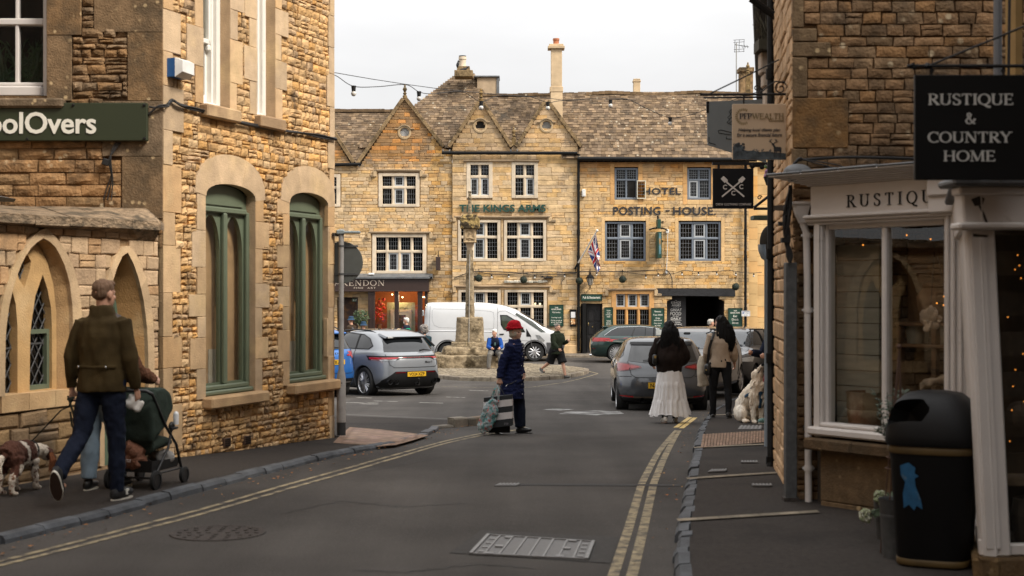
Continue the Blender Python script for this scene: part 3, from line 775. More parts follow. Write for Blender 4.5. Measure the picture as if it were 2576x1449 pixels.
def small_cover(pxs,label,dz=0,name='drain_cover'):
 q=[G(x,y,dz+.008) for x,y in pxs];c=sum(q,V())/4;t=thing(name,label,'cover',(c.x,c.y,g(c.y)+dz))
 mb=MB();o=V((c.x,c.y,g(c.y)+dz));q=[p-o for p in q]
 mb.add([(p.x,p.y,.010) for p in q]+[(p.x,p.y,0) for p in q],[(0,1,2,3),(0,1,5,4),(1,2,6,5),(2,3,7,6),(3,0,4,7)]);mb.build('plate',M_cover,t)
 mb=MB()
 for i in range(6):
  s=(i+.5)/6;a,b=q[0].lerp(q[1],s),q[3].lerp(q[2],s);d=(q[1]-q[0])*.04
  mb.add([(a.x-d.x,a.y-d.y,.016),(a.x+d.x,a.y+d.y,.016),(b.x+d.x,b.y+d.y,.016),(b.x-d.x,b.y-d.y,.016)],[(0,1,2,3)])
 mb.build('rib',_mats['bright_worn_steel'],t)
small_cover([(1244,1222),(1300,1222),(1309,1217),(1256,1217)],'small oblong cover in mid road at the end of the dark trench')
small_cover([(1780,1187),(1826,1185),(1830,1181),(1790,1182)],'small worn cover in the right pavement nearest the kerb',.085)
small_cover([(1864,1163),(1906,1163),(1906,1160),(1864,1160)],'narrow cover in the right pavement just short of the brick tactile paving',.085)
small_cover([(1894,1222),(1942,1222),(1942,1218),(1890,1218)],'narrow cover in the right pavement beside the galvanised post',.085)
small_cover([(1855,1078),(1915,1078),(1918,1073),(1862,1073)],'dark slot cover in the pavement in front of the sitting dog',.085)
mb=MB()
for pl,n in ((KL,260),(KR,220),(KO,120),(KD,60)):
 for _ in range(n):
  i=random.randrange(8,len(pl));p=pl[i]+V((R(-.12,.3) if pl is not KR else R(-.3,.05),R(-.3,.05)))
  s=R(.008,.022);a=R(0,6);z=g(p.y)+.012
  mb.add([(p.x+s*math.cos(a+k*PI/2)*(1 if k%2 else .6),p.y+s*math.sin(a+k*PI/2),z+R(0,.012)) for k in range(4)],[(0,1,2,3)],random.choice([(1,.5,.2),(.8,.45,.2),(.5,.3,.15),(1,.75,.4),(.35,.22,.12)]))
tag(mb.build('fallen_leaves',mat('dry_leaves',(.30,.22,.15),.9,tint=True,world=True)),kind='stuff')
FB=Frame(-3.607,14.7,.344,.939)
bB=frame_thing('corner_building','honey stone corner building with arched green windows and white sashes on the left','building',FB)
S,ZB=FB.S,FB.Z
LB=S(841)
def arch_seg(s0,s1,zs,rise,n=12):
 0
 c=(s0+s1)/2;h=(s1-s0)/2
 return [(c-h*math.cos(PI*i/n),zs+rise*math.sin(PI*i/n)**.8) for i in range(n+1)]
gw=[(S(517),S(642),.60,2.79,.16),(S(728),S(825),.63,2.82,.155)]
uw=[(S(511),S(578),ZB(511,262),6.9),(S(646),S(692),ZB(646,290),6.9)]
dress=[];holes=[]
rd=random.Random(5)
def dblock(mb,a,b,c,d,y=-.006,k=None):
 a,b=max(a,-9),min(b,LB);y+=rd.uniform(-.004,.004)
 mb.box((a+.002,y,c+.002),(b-.002,.05,d-.002),shade(rd.choice([(1,.97,.92),(1.02,.93,.8),(.95,.93,.9),(1.05,.9,.7)]),k or rd.uniform(.82,1.08)),.004)
q=MB()
def quoins(mb,s,sgn,z0,z1,lo,hi,hs=(.28,.5)):
 z=z0;i=0
 while z<z1:
  h=rd.uniform(*hs);w=hi*rd.uniform(.85,1.1) if i%2 else lo*rd.uniform(.8,1.1)
  a,b=(s,s+w) if sgn>0 else (s-w,s)
  dblock(mb,a,b,z,min(z+h,z1));holes.append(rect(a,b,z,min(z+h,z1)));z+=h;i+=1
quoins(q,0.0,1,-.3,7.4,.2,.38);quoins(q,LB,-1,-.3,7.4,.14,.2)
for s0,s1,z0,zs,rise in gw:
 for sx,sg in ((s0,-1),(s1,1)):
  z=z0-.02;i=0
  while z<zs+.02:
   h=rd.uniform(.22,.42);w=.3*rd.uniform(.9,1.1) if i%2 else .17*rd.uniform(.85,1.1)
   a,b=(sx-w,sx) if sg<0 else (sx,sx+w)
   z2=min(z+h,zs+.03);dblock(q,a,b,z,z2);holes.append(rect(a,b,z,z2));z=z2+.0001;i+=1
 holes.append(arch_seg(s0,s1,zs,rise,14)[::-1]+[(s0,z0),(s1,z0)])
 ou=[(min(x,LB-.002),z) for x,z in arch_seg(s0-.22,s1+.22,zs+.03,rise+.30,14)]
 holes.append(ou[::-1]+[(s0-.22,zs),(s1+.22,zs)])
 inn=arch_seg(s0,s1,zs,rise,14)
 for a,b in ((0,2),(2,5),(5,9),(9,12),(12,14)):
  q.ring_prism(ou[a:b+1],inn[a:b+1],-.008-.002*rd.random(),.1,shade((1.02,.98,.92),rd.uniform(.9,1.1)))
 q.box((s0-.06,-.13,z0-.13),(min(s1+.12,LB-.01),.25,z0),(.85,.75,.62),.02)
 holes.append(rect(s0-.06,s1+.12,z0-.13,z0))
 for x in (s0,s1):q.box((x-(.06 if x==s0 else 0),.0,z0),(x+(.06 if x==s1 else 0),.32,zs+.05),(.9,.85,.8))
for s0,s1,z0,z1 in uw:
 for sx,sg in ((s0,-1),(s1,1)):
  z=z0;i=0
  while z<z1:
   h=rd.uniform(.3,.55);w=(.30 if i%2 else .16)*rd.uniform(.9,1.1)
   a,b=(sx-w,sx) if sg<0 else (sx,sx+w)
   z2=min(z+h,z1);dblock(q,a,b,z,z2,k=rd.uniform(.85,1.1));holes.append(rect(a,b,z,z2));z=z2;i+=1
  q.box((sx-(.06 if sg<0 else 0),0,z0),(sx+(.06 if sg>0 else 0),.30,z1),(.95,.88,.8))
 holes.append(rect(s0,s1,z0,z1))
 q.box((s0-.06,-.10,z0-.14),(s1+.10,.3,z0),(.62,.55,.48),.015);holes.append(rect(s0-.06,s1+.10,z0-.14,z0))
holes.append(rect(uw[0][0]-.1,uw[0][1]+.1,6.9,7.2));holes.append(rect(uw[1][0]-.1,uw[1][1]+.1,6.9,7.2))
q.box((uw[0][0]-.1,-.012,6.9),(uw[0][1]+.1,.3,7.2));q.box((uw[1][0]-.1,-.012,6.9),(uw[1][1]+.1,.3,7.2))
q.build('dressed_stone',M_dress,bB)
wl=MB()
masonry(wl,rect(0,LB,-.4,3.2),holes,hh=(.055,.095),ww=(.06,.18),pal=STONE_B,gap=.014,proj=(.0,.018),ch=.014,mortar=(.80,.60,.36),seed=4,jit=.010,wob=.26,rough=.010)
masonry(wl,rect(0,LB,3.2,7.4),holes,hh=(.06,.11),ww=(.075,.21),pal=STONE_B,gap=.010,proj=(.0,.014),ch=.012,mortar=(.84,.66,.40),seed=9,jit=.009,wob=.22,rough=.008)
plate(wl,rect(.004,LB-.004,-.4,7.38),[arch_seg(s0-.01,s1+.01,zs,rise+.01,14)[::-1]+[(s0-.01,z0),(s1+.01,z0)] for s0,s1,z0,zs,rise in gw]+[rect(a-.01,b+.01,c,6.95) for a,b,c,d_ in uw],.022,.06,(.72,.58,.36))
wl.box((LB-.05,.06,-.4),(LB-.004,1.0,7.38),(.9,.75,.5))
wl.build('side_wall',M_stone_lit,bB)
for n_,(s0,s1,z0,zs,rise) in enumerate(gw):
 y0=.09;f=MB();arc=arch_seg(s0+.0,s1,zs,rise-.005,14);zt=zs-.13;fw=.085
 mid=(s0+s1)/2;mu=.085
 lights=[]
 for a,b in ((s0+fw,mid-mu/2),(mid+mu/2,s1-fw)):
  c=(a+b)/2;sp=zt-.52;top=zt-.06;pts=[(a,z0+.13),(b,z0+.13),(b,sp)]
  for i in range(1,8):
   t=i/8;pts.append((b-(b-c)*(1-math.cos(t*PI/2))*1.0,sp+(top-sp)*math.sin(t*PI/2)))
  pts.append((c,top))
  for i in range(7,0,-1):
   t=i/8;pts.append((a+(c-a)*(1-math.cos(t*PI/2)),sp+(top-sp)*math.sin(t*PI/2)))
  pts.append((a,sp));lights.append(pts)
 outer=[(s0,z0),(s1,z0)]+arc[::-1]
 plate(f,outer,lights,y0+.03,y0+.08)
 f.box((s0+.001,y0-.02,z0+.001),(s0+.06,y0+.029,zt));f.box((s1-.06,y0-.02,z0+.001),(s1-.001,y0+.029,zt),None,.012)
 f.box((mid-mu*.42,y0-.03,z0+.11),(mid+mu*.42,y0+.029,zt-.03),None,.015)
 f.box((s0+.06,y0-.025,zt-.035),(s1-.06,y0+.029,zt+.03),None,.014)
 f.box((s0+.002,y0-.075,z0+.002),(s1-.002,y0+.028,z0+.055),None,.014);f.box((s0+.06,y0-.045,z0+.056),(s1-.06,y0+.027,z0+.11),None,.012)
 f.box((s0+.1,y0+.012,zt+.055),(s1-.1,y0+.029,zt+.085))
 win=f.build('arched_window',M_green_frame,bB);win['label']=['near green two-light window with arched head','far green two-light window with arched head'][n_]
 gl=MB();plate(gl,[(s0+.03,z0+.03),(s1-.03,z0+.03),(s1-.03,zt),(s0+.03,zt)],[],y0+.05,y0+.056);gl.build('glass',GLASS_CLR,win)
 bd=MB()
 bd.box((s0-.0,y0+.15,z0+.02),(s1+.2,y0+.17,zs+.1))
 bd.build('display_board',mat('brown_display_board',(.46,.28,.14),.8,var=.3,vs=2,stain=(.28,.16,.075),ss=1.6),win)
 bd=MB();bd.box((mid-.1,y0+.14,z0+.02),(mid+.3,y0+.149,z0+.50));bd.box((mid+.05,y0+.13,z0+1.0),(mid+.12,y0+.149,zs-.2))
 bd.build('display_panel',mat('light_display_panel',(.42,.36,.28),.8),win)
 if n_==1:
  cl=MB();cl.ell((mid+.13,y0+.2,z0+.62),(.09,.07,.17),10,8);cl.ell((mid+.17,y0+.18,z0+.42),(.10,.07,.1),10,8)
  me=wrinkle(voxel(cl,.02,1),.03,14,3);link('knitwear',me,mat('cream_wool',(.58,.52,.40),.95,bump=.5,bs=80),win,180)
for n_,(s0,s1,z0,z1) in enumerate(uw):
 f=MB();y0=.12;zr=ZB(530,95) if n_==0 else ZB(655,130)
 for x,d in ((s0,1),(s1,-1)):
  f.box((x,y0,z0+.02),(x+d*.075,y0+.16,z1),None,.008);f.box((x+d*.075,y0+.045,z0+.06),(x+d*.11,y0+.16,z1),None,.006)
  f.box((x+d*.11,y0+.11,z0+.08),(x+d*.15,y0+.15,zr+.03));f.box((x+d*.11,y0+.06,zr),(x+d*.15,y0+.10,z1))
  f.box((x+d*.105,y0+.05,zr-.1),(x+d*.155,y0+.12,zr-.02),None,.02)
 f.box((s0+.075,y0-.01,z0+.005),(s1-.075,y0+.17,z0+.06),None,.01);f.box((s0+.11,y0+.105,z0+.06),(s1-.11,y0+.15,z0+.16),None,.008)
 f.box((s0+.11,y0+.06,zr-.02),(s1-.11,y0+.15,zr+.035),None,.008)
 win=f.build('sash_window',M_white_paint,bB);win['label']=['near white sash window on the upper floor','far white sash window on the upper floor'][n_]
 g2=MB();g2.box((s0+.1,y0+.125,z0+.1),(s1-.1,y0+.131,zr));g2.box((s0+.1,y0+.08,zr),(s1-.1,y0+.086,z1));g2.build('glass',GLASS_CLR,win)
 cu=MB()
 for i in range(14):
  a=s0+.12+i*(s1-s0-.24)/14;cu.box((a,y0+.2+.012*(i%2),z0),(a+.06,y0+.21+.012*(i%2),z1))
 cu.build('curtain',mat('grey_voile',(.40,.38,.34),.9),win)
sh=MB();sh.box((.02,.55,-.3),(LB-.02,6.5,7.3));sh.build('core',M_dark,bB)
rf=MB();rf.prism([(-.2,7.36),(LB+.2,7.36),(LB+.2,7.55),(-.2,7.55)],-.3,6.8);rf.prism([(-.1,7.551),(LB+.1,7.551),(LB/2,9.2)],.1,6.5);rf.build('roof',M_slate,bB)
FA=Frame(-3.607,14.7,1,0)
SA,ZA=FA.S,FA.Z
bA=thing('front_range','dark weathered stone front of the corner shop carrying the long green fascia sign','building',(FA.o.x,FA.o.y,0),0)
hA=[];q=MB()
wa0,wa1,za0,za1=SA(-330),SA(118),ZA(60,240),7.0
hA.append(rect(wa0,wa1,za0,za1))
z=za0-.06;i=0
while z<7.2:
 h=rd.uniform(.5,.8);w=(.36 if i%2 else .26);dblock(q,wa1,wa1+w,z,min(z+h,7.2),-.02);hA.append(rect(wa1,wa1+w,z,min(z+h,7.2)));z+=h;i+=1
q.box((wa0-.1,-.12,za0-.14),(wa1+.20,.2,za0-.04),(.8,.8,.8),.02);hA.append(rect(wa0-.1,wa1+.2,za0-.14,za0))
q.box((wa1-.0,0,za0),(wa1+.06,.3,7.0))
z=2.5;i=0
while z<7.3:
 h=rd.uniform(.4,.75);w=(.66 if i%2 else .40)*rd.uniform(.9,1.1);dblock(q,-w,-.001,z,min(z+h,7.3),-.016);hA.append(rect(-w,0,z,min(z+h,7.3)));z+=h;i+=1
q.build('dressed_stone',M_dress_dark,bA)
wl=MB()
PALD=[(1,.86,.66),(.8,.70,.55),(1.05,.86,.60),(.65,.58,.47),(1.0,.8,.55),(.9,.85,.75)]
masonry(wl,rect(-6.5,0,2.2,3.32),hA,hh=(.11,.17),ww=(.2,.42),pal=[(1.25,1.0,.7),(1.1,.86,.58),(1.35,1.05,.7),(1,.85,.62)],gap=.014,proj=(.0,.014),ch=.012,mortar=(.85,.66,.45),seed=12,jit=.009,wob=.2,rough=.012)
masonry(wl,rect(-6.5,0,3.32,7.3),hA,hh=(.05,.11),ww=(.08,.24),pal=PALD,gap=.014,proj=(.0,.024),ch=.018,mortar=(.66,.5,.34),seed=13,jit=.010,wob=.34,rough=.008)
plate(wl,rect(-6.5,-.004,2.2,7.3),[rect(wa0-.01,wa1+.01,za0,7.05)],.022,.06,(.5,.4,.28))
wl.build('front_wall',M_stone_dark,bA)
f=MB()
for a,b in ((wa0,wa0+.08),(wa1-.075,wa1)):f.box((a,.1,za0),(b,.24,za1),None,.01)
f.box((wa0+.08,.07,za0),(wa1-.075,.24,za0+.11),None,.015);f.box((wa0+.08,.10,za0+.11),(wa1-.075,.23,za0+.15),None,.01)
zm=ZA(60,48);f.box((wa0+.08,.11,zm-.04),(wa1-.075,.23,zm+.03),None,.01)
for sx in (SA(32),SA(-75),SA(-190)):f.box((sx-.018,.12,za0+.15),(sx+.018,.2,zm-.04),None,.006);f.box((sx-.016,.12,zm+.03),(sx+.016,.2,za1),None,.006)
win=f.build('sash_window',M_shop_white,bA)
g2=MB();g2.box((wa0+.05,.17,za0+.1),(wa1-.05,.176,za1));g2.build('glass',glass_mat('upper_pane',(.8,.8,.8),.5),win)
pl=MB()
for i in range(170):
 x=R(wa0+.1,wa1-.12) if i%3 else R(SA(20),wa1-.15);h=R(.2,.62);ln=V((R(-.22,.22),R(-.05,.1),h));b0=V((x,R(.3,.45),za0+.08));s_=R(.008,.014)
 pl.tube([b0,b0+ln*.6,b0+ln+V((R(-.08,.08),0,-.05))],[s_*.5,s_,s_*.2],4,tint=random.choice([(1,1,1),(.7,.9,.6),(.8,1,1.1)]))
 for k in range(5):
  p=b0+ln*(.35+k*.12);d=V((R(-.07,.07),R(-.03,.03),R(.0,.06)));pl.add([p,p+d+V((0,0,.012)),p+d*1.6,p+d-V((0,0,.012))],[(0,1,2,3)],random.choice([(.8,1.1,.7),(.5,.7,.5)]))
pl.build('fern',mat('fern_green',(.06,.10,.055),.7,tint=True),win)
sh=MB();sh.box((-6.5,1.2,2.2),(-.02,5,7.3));sh.box((-6.5,.3,2.0),(-.3,1.19,za0+.02));sh.build('core',M_dark,bA)
sh=MB();sh.box((-9,-40,-.3),(-2.35,-5.6,11));sh.box((-9,-5.6,2.9),(-2.05,-.4,11));sh.box((-2.3,-36,-.3),(12,-32,12));sh.build('street_shade_blocks',M_stone_dark,bA)  # unseen blocks added to shade the street and darken window reflections
rf=MB();rf.box((-6.6,-.25,7.31),(.05,5.4,7.5));rf.build('roof',M_slate,bA)
t=thing('shop_sign','long dark green shop fascia with cream lettering on the stone front','sign',(FA.o.x,FA.o.y-.05,0))
mb=MB();mb.box((SA(-420),-.03,ZA(0,356)),(SA(375),.03,ZA(0,261)),None,.006)
mb.build('board',M_sign_green,t)
def lett(txt,x0,x1,y0,y1,fr,parent,mt,name='lettering',y=-.036,bold=.012,**kw):
 a,b=fr.S(x0),fr.S(x1);z0,z1=fr.Z((x0+x1)/2,y1),fr.Z((x0+x1)/2,y0)
 return fit_text(name,txt,b-a,z1-z0,mt,parent,((a+b)/2,y,(z0+z1)/2),bold=bold,**kw)
lo=lett('WoolOvers',-105,248,284,339,FA,t,M_offwhite,bold=.018,space=.98)
mb=MB()
for x,y in ((368,267),(368,350),(75,352),(190,267)):mb.lathe([(0,-.016),(.012,-.014),(.016,0)],(SA(x),-.03,ZA(x,y)),8,'y')
t.children[0].data.materials.append(M_iron) if False else mb.build('fixings',M_iron,t)
FP=Frame(-3.62,14.60,.344,.939)
po=frame_thing('stone_porch','low stone porch with pointed tracery window and mossy coping on the left','porch',FP)
zx=lambda p:FP.px(p[0]*.4123,471.7+p[1]*.4123)
def zz(pts):return [zx(p) for p in pts]
outer=zz([(-25,1275),(-22,900),(0,700),(40,560),(82,460),(140,365),(200,285),(262,240),(330,300),(395,395),(440,490),(470,610),(488,760),(492,1270)])
inner=zz([(18,1275),(22,900),(42,730),(80,570),(130,440),(190,350),(262,303),(325,360),(375,450),(412,570),(432,740),(436,1235)])
tr_o=zz([(30,1278),(33,900),(52,730),(92,580),(140,455),(196,372),(256,325),(305,375),(345,460),(380,590),(398,760),(400,1240)])
ll=zz([(40,1275),(40,950),(47,800),(64,690),(104,560),(130,620),(152,710),(163,850),(163,1257)])
rl=zz([(236,1242),(240,900),(252,790),(272,660),(316,530),(345,620),(366,730),(372,860),(372,1226)])
tl=zz([(205,372),(245,450),(238,500),(205,612),(172,560),(147,462)])
dro=zz([(600,1700),(600,900),(612,720),(640,560),(690,430),(757,330),(822,410),(872,520),(905,660),(926,830),(932,1000),(935,1700)])
dri=zz([(628,1700),(628,900),(640,740),(668,600),(706,480),(757,374),(800,455),(838,560),(866,690),(886,850),(893,1000),(896,1700)])
base_z=zx((200,1340))[1]
sillp=rect(outer[0][0],outer[-1][0],base_z-.22,outer[-1][1])
zt_=ZB(405,575);ztop=FP.Z(200,572)
wl=MB()
PALP=[(1,.9,.74),(1.05,.88,.66),(.9,.8,.68),(1.1,1.0,.85),(1,.8,.58)]
mv=lambda pl:[(x-2.45,z) for x,z in pl]
hP=[outer,dro,rect(outer[0][0],outer[-1][0],base_z,outer[0][1]+.05),mv(outer),mv(dro)]
masonry(wl,rect(-6.0,-.02,.85,ztop),hP,hh=(.09,.17),ww=(.14,.34),pal=PALP,gap=.01,proj=(.0,.012),ch=.008,mortar=(.95,.82,.64),seed=21,jit=.006,wob=.13)
masonry(wl,rect(-6.0,-.02,-.2,.85),hP,hh=(.09,.16),ww=(.2,.5),pal=[(.55,.47,.36),(.66,.55,.4),(.48,.42,.34),(.6,.5,.34)],gap=.014,proj=(.0,.02),ch=.014,mortar=(.42,.34,.25),seed=22,jit=.008,wob=.2)
plate(wl,rect(-6.0,-.03,-.2,ztop),[inner,dri,mv(inner)],.022,.05,(.7,.6,.45))
wl.build('wall',M_porch,po)
d=MB()
def bandpieces(mb,o,i_,y0,y1,cuts,pal=(1,.95,.86)):
 for a,b in zip(cuts,cuts[1:]):mb.ring_prism(o[a:b+1],i_[a:b+1],y0-.004*rd.random(),y1,shade(pal,rd.uniform(.85,1.12)))
n_=min(len(outer),len(inner))
def rs(pl,n):
 L=[0]
 for a,b in zip(pl,pl[1:]):L.append(L[-1]+math.hypot(b[0]-a[0],b[1]-a[1]))
 out=[]
 for i in range(n):
  t=L[-1]*i/(n-1)
  for j in range(len(L)-1):
   if t<=L[j+1]+1e-9:
    k=(t-L[j])/max(L[j+1]-L[j],1e-9);out.append((pl[j][0]+(pl[j+1][0]-pl[j][0])*k,pl[j][1]+(pl[j+1][1]-pl[j][1])*k));break
 return out
o_,i_=rs(outer,33),rs(inner,33)
bandpieces(d,o_,i_,-.02,.14,[0,5,10,13,16,19,22,27,32])
t_o=rs(tr_o,33)
vs=[(x,.02,z) for x,z in i_]+[(x,.15,z) for x,z in t_o]
d.add(vs,[(k,k+1,33+k+1,33+k) for k in range(32)],(.9,.76,.55))
po_,pi_=rs(dro,33),rs(dri,33)
bandpieces(d,po_,pi_,-.02,.10,[0,6,10,13,16,19,22,27,32])
vs=[(x,.02,z) for x,z in pi_]+[(x+(.06 if k<16 else -.10)*(1-abs(k-16)/99),.30,z-.03) for k,(x,z) in enumerate(pi_)]
d.add(vs,[(k,k+1,33+k+1,33+k) for k in range(32)],(1,.78,.5))
sA,sB2=outer[0][0]+.05,outer[-1][0]-.02;zs0=zx((100,1275))[1]
N=3
for k in range(N):
 a,b=sA+(sB2-sA)*k/N,sA+(sB2-sA)*(k+.985)/N
 d.add([(a,-.02,base_z-.02),(b,-.02,base_z-.02),(b,-.02,base_z+.13),(a,-.02,base_z+.13),(a,.2,zs0+.02),(b,.2,zs0+.02),(a,.2,base_z-.02),(b,.2,base_z-.02)],[(0,1,2,3),(3,2,5,4),(0,3,4,6),(1,7,5,2),(6,4,5,7)],shade((1.05,.92,.72),rd.uniform(.9,1.1)))
dst=d.build('dressed_stone',M_dress,po)
tr=MB();plate(tr,tr_o,[ll,rl,tl],.10,.19,(1.02,.86,.58))
win=tr.build('tracery_window',M_dress,po)
lb=MB()
for pts in (ll,rl,tl):
 s0,s1=min(p[0] for p in pts),max(p[0] for p in pts);z0,z1=min(p[1] for p in pts),max(p[1] for p in pts)
 st=.105;k=1.55
 for sg in (1,-1):
  c=-6.0
  while c<6:
   seg=[];n=120;prev=None
   for i in range(n+1):
    z=z0+(z1-z0)*i/n;x=s0+(z-z0-c)/(sg*k)
    ok=any(a<=x<=b for a,b in spans(pts,z+1e-5))
    if ok:seg.append((x,.172,z))
   if len(seg)>2:lb.tube([seg[0],seg[-1]],.006,5)
   c+=st*k
 if pts is not tl:
  for zq in (.62,):
   z=z0+(z1-z0)*.40;sp_=spans(pts,z)
   if sp_:lb.box((sp_[0][0],.165,z-.008),(sp_[0][1],.18,z+.008))
lb.build('lead_lattice',mat('dark_lead',(.07,.07,.07),.6),win)
gl=MB();plate(gl,tr_o,[],.181,.185);gl.build('glass',GLASS_CLR,win)
SHF=V((-2.45,0,0))
for o_x in (win,dst):c_x=copy_tree(o_x,po);c_x.location=SHF
cs=MB();x0,x1=rl[0][0],rl[-1][0];zb=min(p[1] for p in rl);ztp=zx((300,866))[1]
for a,b in ((x0-.005,x0+.025),(x1-.035,x1+.005)):cs.box((a,.13,zb),(b,.178,ztp))
cs.box((x0+.025,.131,zb),(x1-.035,.177,zb+.045));cs.box((x0+.025,.131,ztp-.04),(x1-.035,.177,ztp));cs.build('casement',M_green_frame,win)
ins=MB();ins.box((x0-.2,.9,.9),(x0+.1,1.0,1.9),(.8,.2,.15));ins.box((x0-.6,.7,0),(x0-.35,.9,1.2),(.5,.5,.6));ins.box((x1-.3,.8,.2),(x1,1,1.35),(.6,.3,.15))
ins.build('shop_display',mat('display_stuff',(.3,.26,.22),.8,tint=True),po)
dr=MB();plate(dr,[(x+(.05 if k<16 else -.09),z-.03) for k,(x,z) in enumerate(pi_)],[],.24,.28)
xs=[(x+(.05 if k<16 else -.09),z-.03) for k,(x,z) in enumerate(pi_)]
cxm=sum(p[0] for p in xs)/33
for k0,y_ in ((.9,.225),(.72,.215)):
 a=[(cxm+(x-cxm)*k0,z-.1*(1-k0)*3) for x,z in xs];b=[(cxm+(x-cxm)*(k0-.09),z-.1*(1-k0)*3-.05) for x,z in xs]
 dr.ring_prism(a,b,y_,.24)
dr.build('door',mat('sage_green_door',(.085,.125,.085),.5,var=.08,vs=3),po)
P0=lambda px,off,z:None
def on(px,off):
 f2=Frame(FP.o.x+.939*off,FP.o.y-.344*off,.344,.939);s_,_=f2.px(px,700);return f2.o+f2.u*s_
def loc(p,z):
 dlt=V((p[0],p[1]))-FP.o;return (dlt.dot(FP.u),dlt.dot(FP.n),z)
cp=MB()
e0,e1=on(-1100,.12),on(404,.12)
zf=lambda p,y:CH-(y-HY)/F*p[1]
eX=on(-170,.12);ea0,ea1=zf(eX,562),zf(e1,578);eb0,eb1=zf(eX,540),zf(e1,556)
Nn=13
tops=(V((-8.6,14.72)),V((-3.78,14.72)));zt0,zt1=ZA(-170,500),ZA(367,522)
for k in range(Nn):
 a,b=e0.lerp(e1,k/Nn),e0.lerp(e1,(k+.99)/Nn);ta,tb=tops[0].lerp(tops[1],k/Nn),tops[0].lerp(tops[1],(k+.99)/Nn);L_=lambda x,y:x+(y-x)*(k/Nn);L2=lambda x,y:x+(y-x)*((k+.99)/Nn)
 j=R(-.008,.012)
 v=[loc(a,L_(ea0,ea1)+j),loc(b,L2(ea0,ea1)+j),loc(b,L2(eb0,eb1)+j),loc(a,L_(eb0,eb1)+j),loc(ta,L_(zt0,zt1)+j),loc(tb,L2(zt0,zt1)+j),loc(ta,2.1),loc(tb,2.1)]
 cp.add(v,[(0,1,2,3),(3,2,5,4),(0,3,4,6),(1,7,5,2),(0,6,7,1)],shade((1,1,1),R(.85,1.15)))
hp=V((-3.585,14.66))
cp.add([loc(e1,ea1),loc(hp,ea1),loc(hp,eb1-.02),loc(e1,eb1),loc(tops[1],zt1),loc(e1,ea1-.02)],[(0,1,2,3),(3,2,4)])
cp.build('coping',M_moss_roof,po)
ld=MB();ld.add([loc(V((-5.9,14.3)),2.82),loc(V((-5.1,14.62)),2.70),loc(V((-5.13,14.66)),2.67),loc(V((-6.0,14.4)),2.69),loc(V((-5.9,14.66)),2.86)],[(0,1,2,3),(0,4,1)]);ld.build('lead_flashing',M_lead,po)
inn=MB();inn.box((-6.2,1.5,-.2),(-.1,1.6,2.3));inn.build('back_wall',M_roomdark,po)
t=thing('alarm_box','white and blue burglar alarm box high on the honey stone flank','alarm box',(FB.o.x,FB.o.y,0),FB.ang)
a0,a1=S(419),S(455);z0,z1=ZB(440,198),ZB(440,152)
mb=MB();mb.prism([(a0,z0),(a1,z0+.0),(a1,z1),(a0,z1)],-.10,-.002);mb.build('back_box',mat('blue_plastic',(.015,.10,.30),.4),t)
mb=MB();mb.add([(a0+.02,-.18,z0+.05),(a1-.01,-.17,z0+.04),(a1,-.10,z0-.005),(a0,-.10,z0-.005),(a0+.02,-.18,z1-.03),(a1-.01,-.17,z1-.03),(a1,-.10,z1+.005),(a0,-.10,z1+.005)],[(0,1,5,4),(1,2,6,5),(2,3,7,6),(3,0,4,7),(4,5,6,7),(0,3,2,1)]);mb.build('cover',mat('white_plastic',(.72,.71,.68),.35),t)
def cable(pts,r,parent,name='cable',mt=None,n=6):
 out=[]
 P=[V(p) for p in pts]
 for i in range(len(P)-1):
  p0,p1,p2,p3=P[max(i-1,0)],P[i],P[i+1],P[min(i+2,len(P)-1)]
  for k in range(6):
   t=k/6;out.append(.5*((2*p1)+(p2-p0)*t+(2*p0-5*p1+4*p2-p3)*t*t+(3*p1-p0-3*p2+p3)*t**3))
 out.append(P[-1]);mb=MB();mb.tube(out,r,n);return mb.build(name,mt or M_cable,parent,180)
t=thing('wall_cable','bundle of black cables sagging along the honey stone flank under the upper sills','cable',(FB.o.x,FB.o.y,0),FB.ang)
pB=lambda x,y,o=-.04:(S(x),o,ZB(x,y))
pA_=lambda x,y,o=-.05:tuple(FB_loc(V((FA.o.x+SA(x),FA.o.y+o,ZA(x,y)))))
def FB_loc(w):
 dlt=V((w.x,w.y))-FB.o;return (dlt.dot(FB.u),dlt.dot(FB.n),w.z)
base_c=[(414,262),(422,252),(430,254),(445,263),(470,270),(505,281),(560,299),(640,315),(710,328),(760,336),(800,342),(838,349)]
cable([pB(x,y) for x,y in base_c],.014,t)
cable([pB(x,y+3+2*math.sin(i*2)) for i,(x,y) in enumerate(base_c)],.011,t);cable([pB(x,y+1+3*math.sin(i*1.3+1),-.055) for i,(x,y) in enumerate(base_c[2:])],.009,t)
cable([pA_(378,270),pA_(395,272),(0,-.06,ZB(411,268)),pB(414,262)],.010,t);cable([pA_(376,290),pA_(390,277),pA_(402,268),(0,-.06,ZB(411,264))],.010,t)
t=thing('junction_box','small black junction box with loose wires below the green fascia sign','box',(FA.o.x,FA.o.y,0))
mb=MB();mb.M=Matrix.Translation((SA(270),-.06,ZA(270,409)))@Matrix.Rotation(.3,4,'Y');mb.box((-.032,-.03,-.035),(.032,.03,.035),None,.008);mb.build('case',M_blackm,t)
for k in range(3):cable([(SA(306-k*6),-.03,ZA(300,358)),(SA(290-k*3),-.05,ZA(285,382)),(SA(277+k*3),-.06,ZA(277,405)),(SA(282+k*2),-.04,ZA(280,440+k*5)),(SA(272+k*6),-.03,ZA(270,470+k*6)),(SA(262+k*10),-.04,ZA(262,505))],.006,t,'wire')
t=thing('wall_bracket','small rusty iron bracket at the far corner of the honey stone flank','bracket',(FB.o.x,FB.o.y,0),FB.ang)
mb=MB();mb.box((LB-.1,-.05,ZB(835,594)),(LB+.13,-.02,ZB(835,586)));mb.build('strap',M_rust,t)
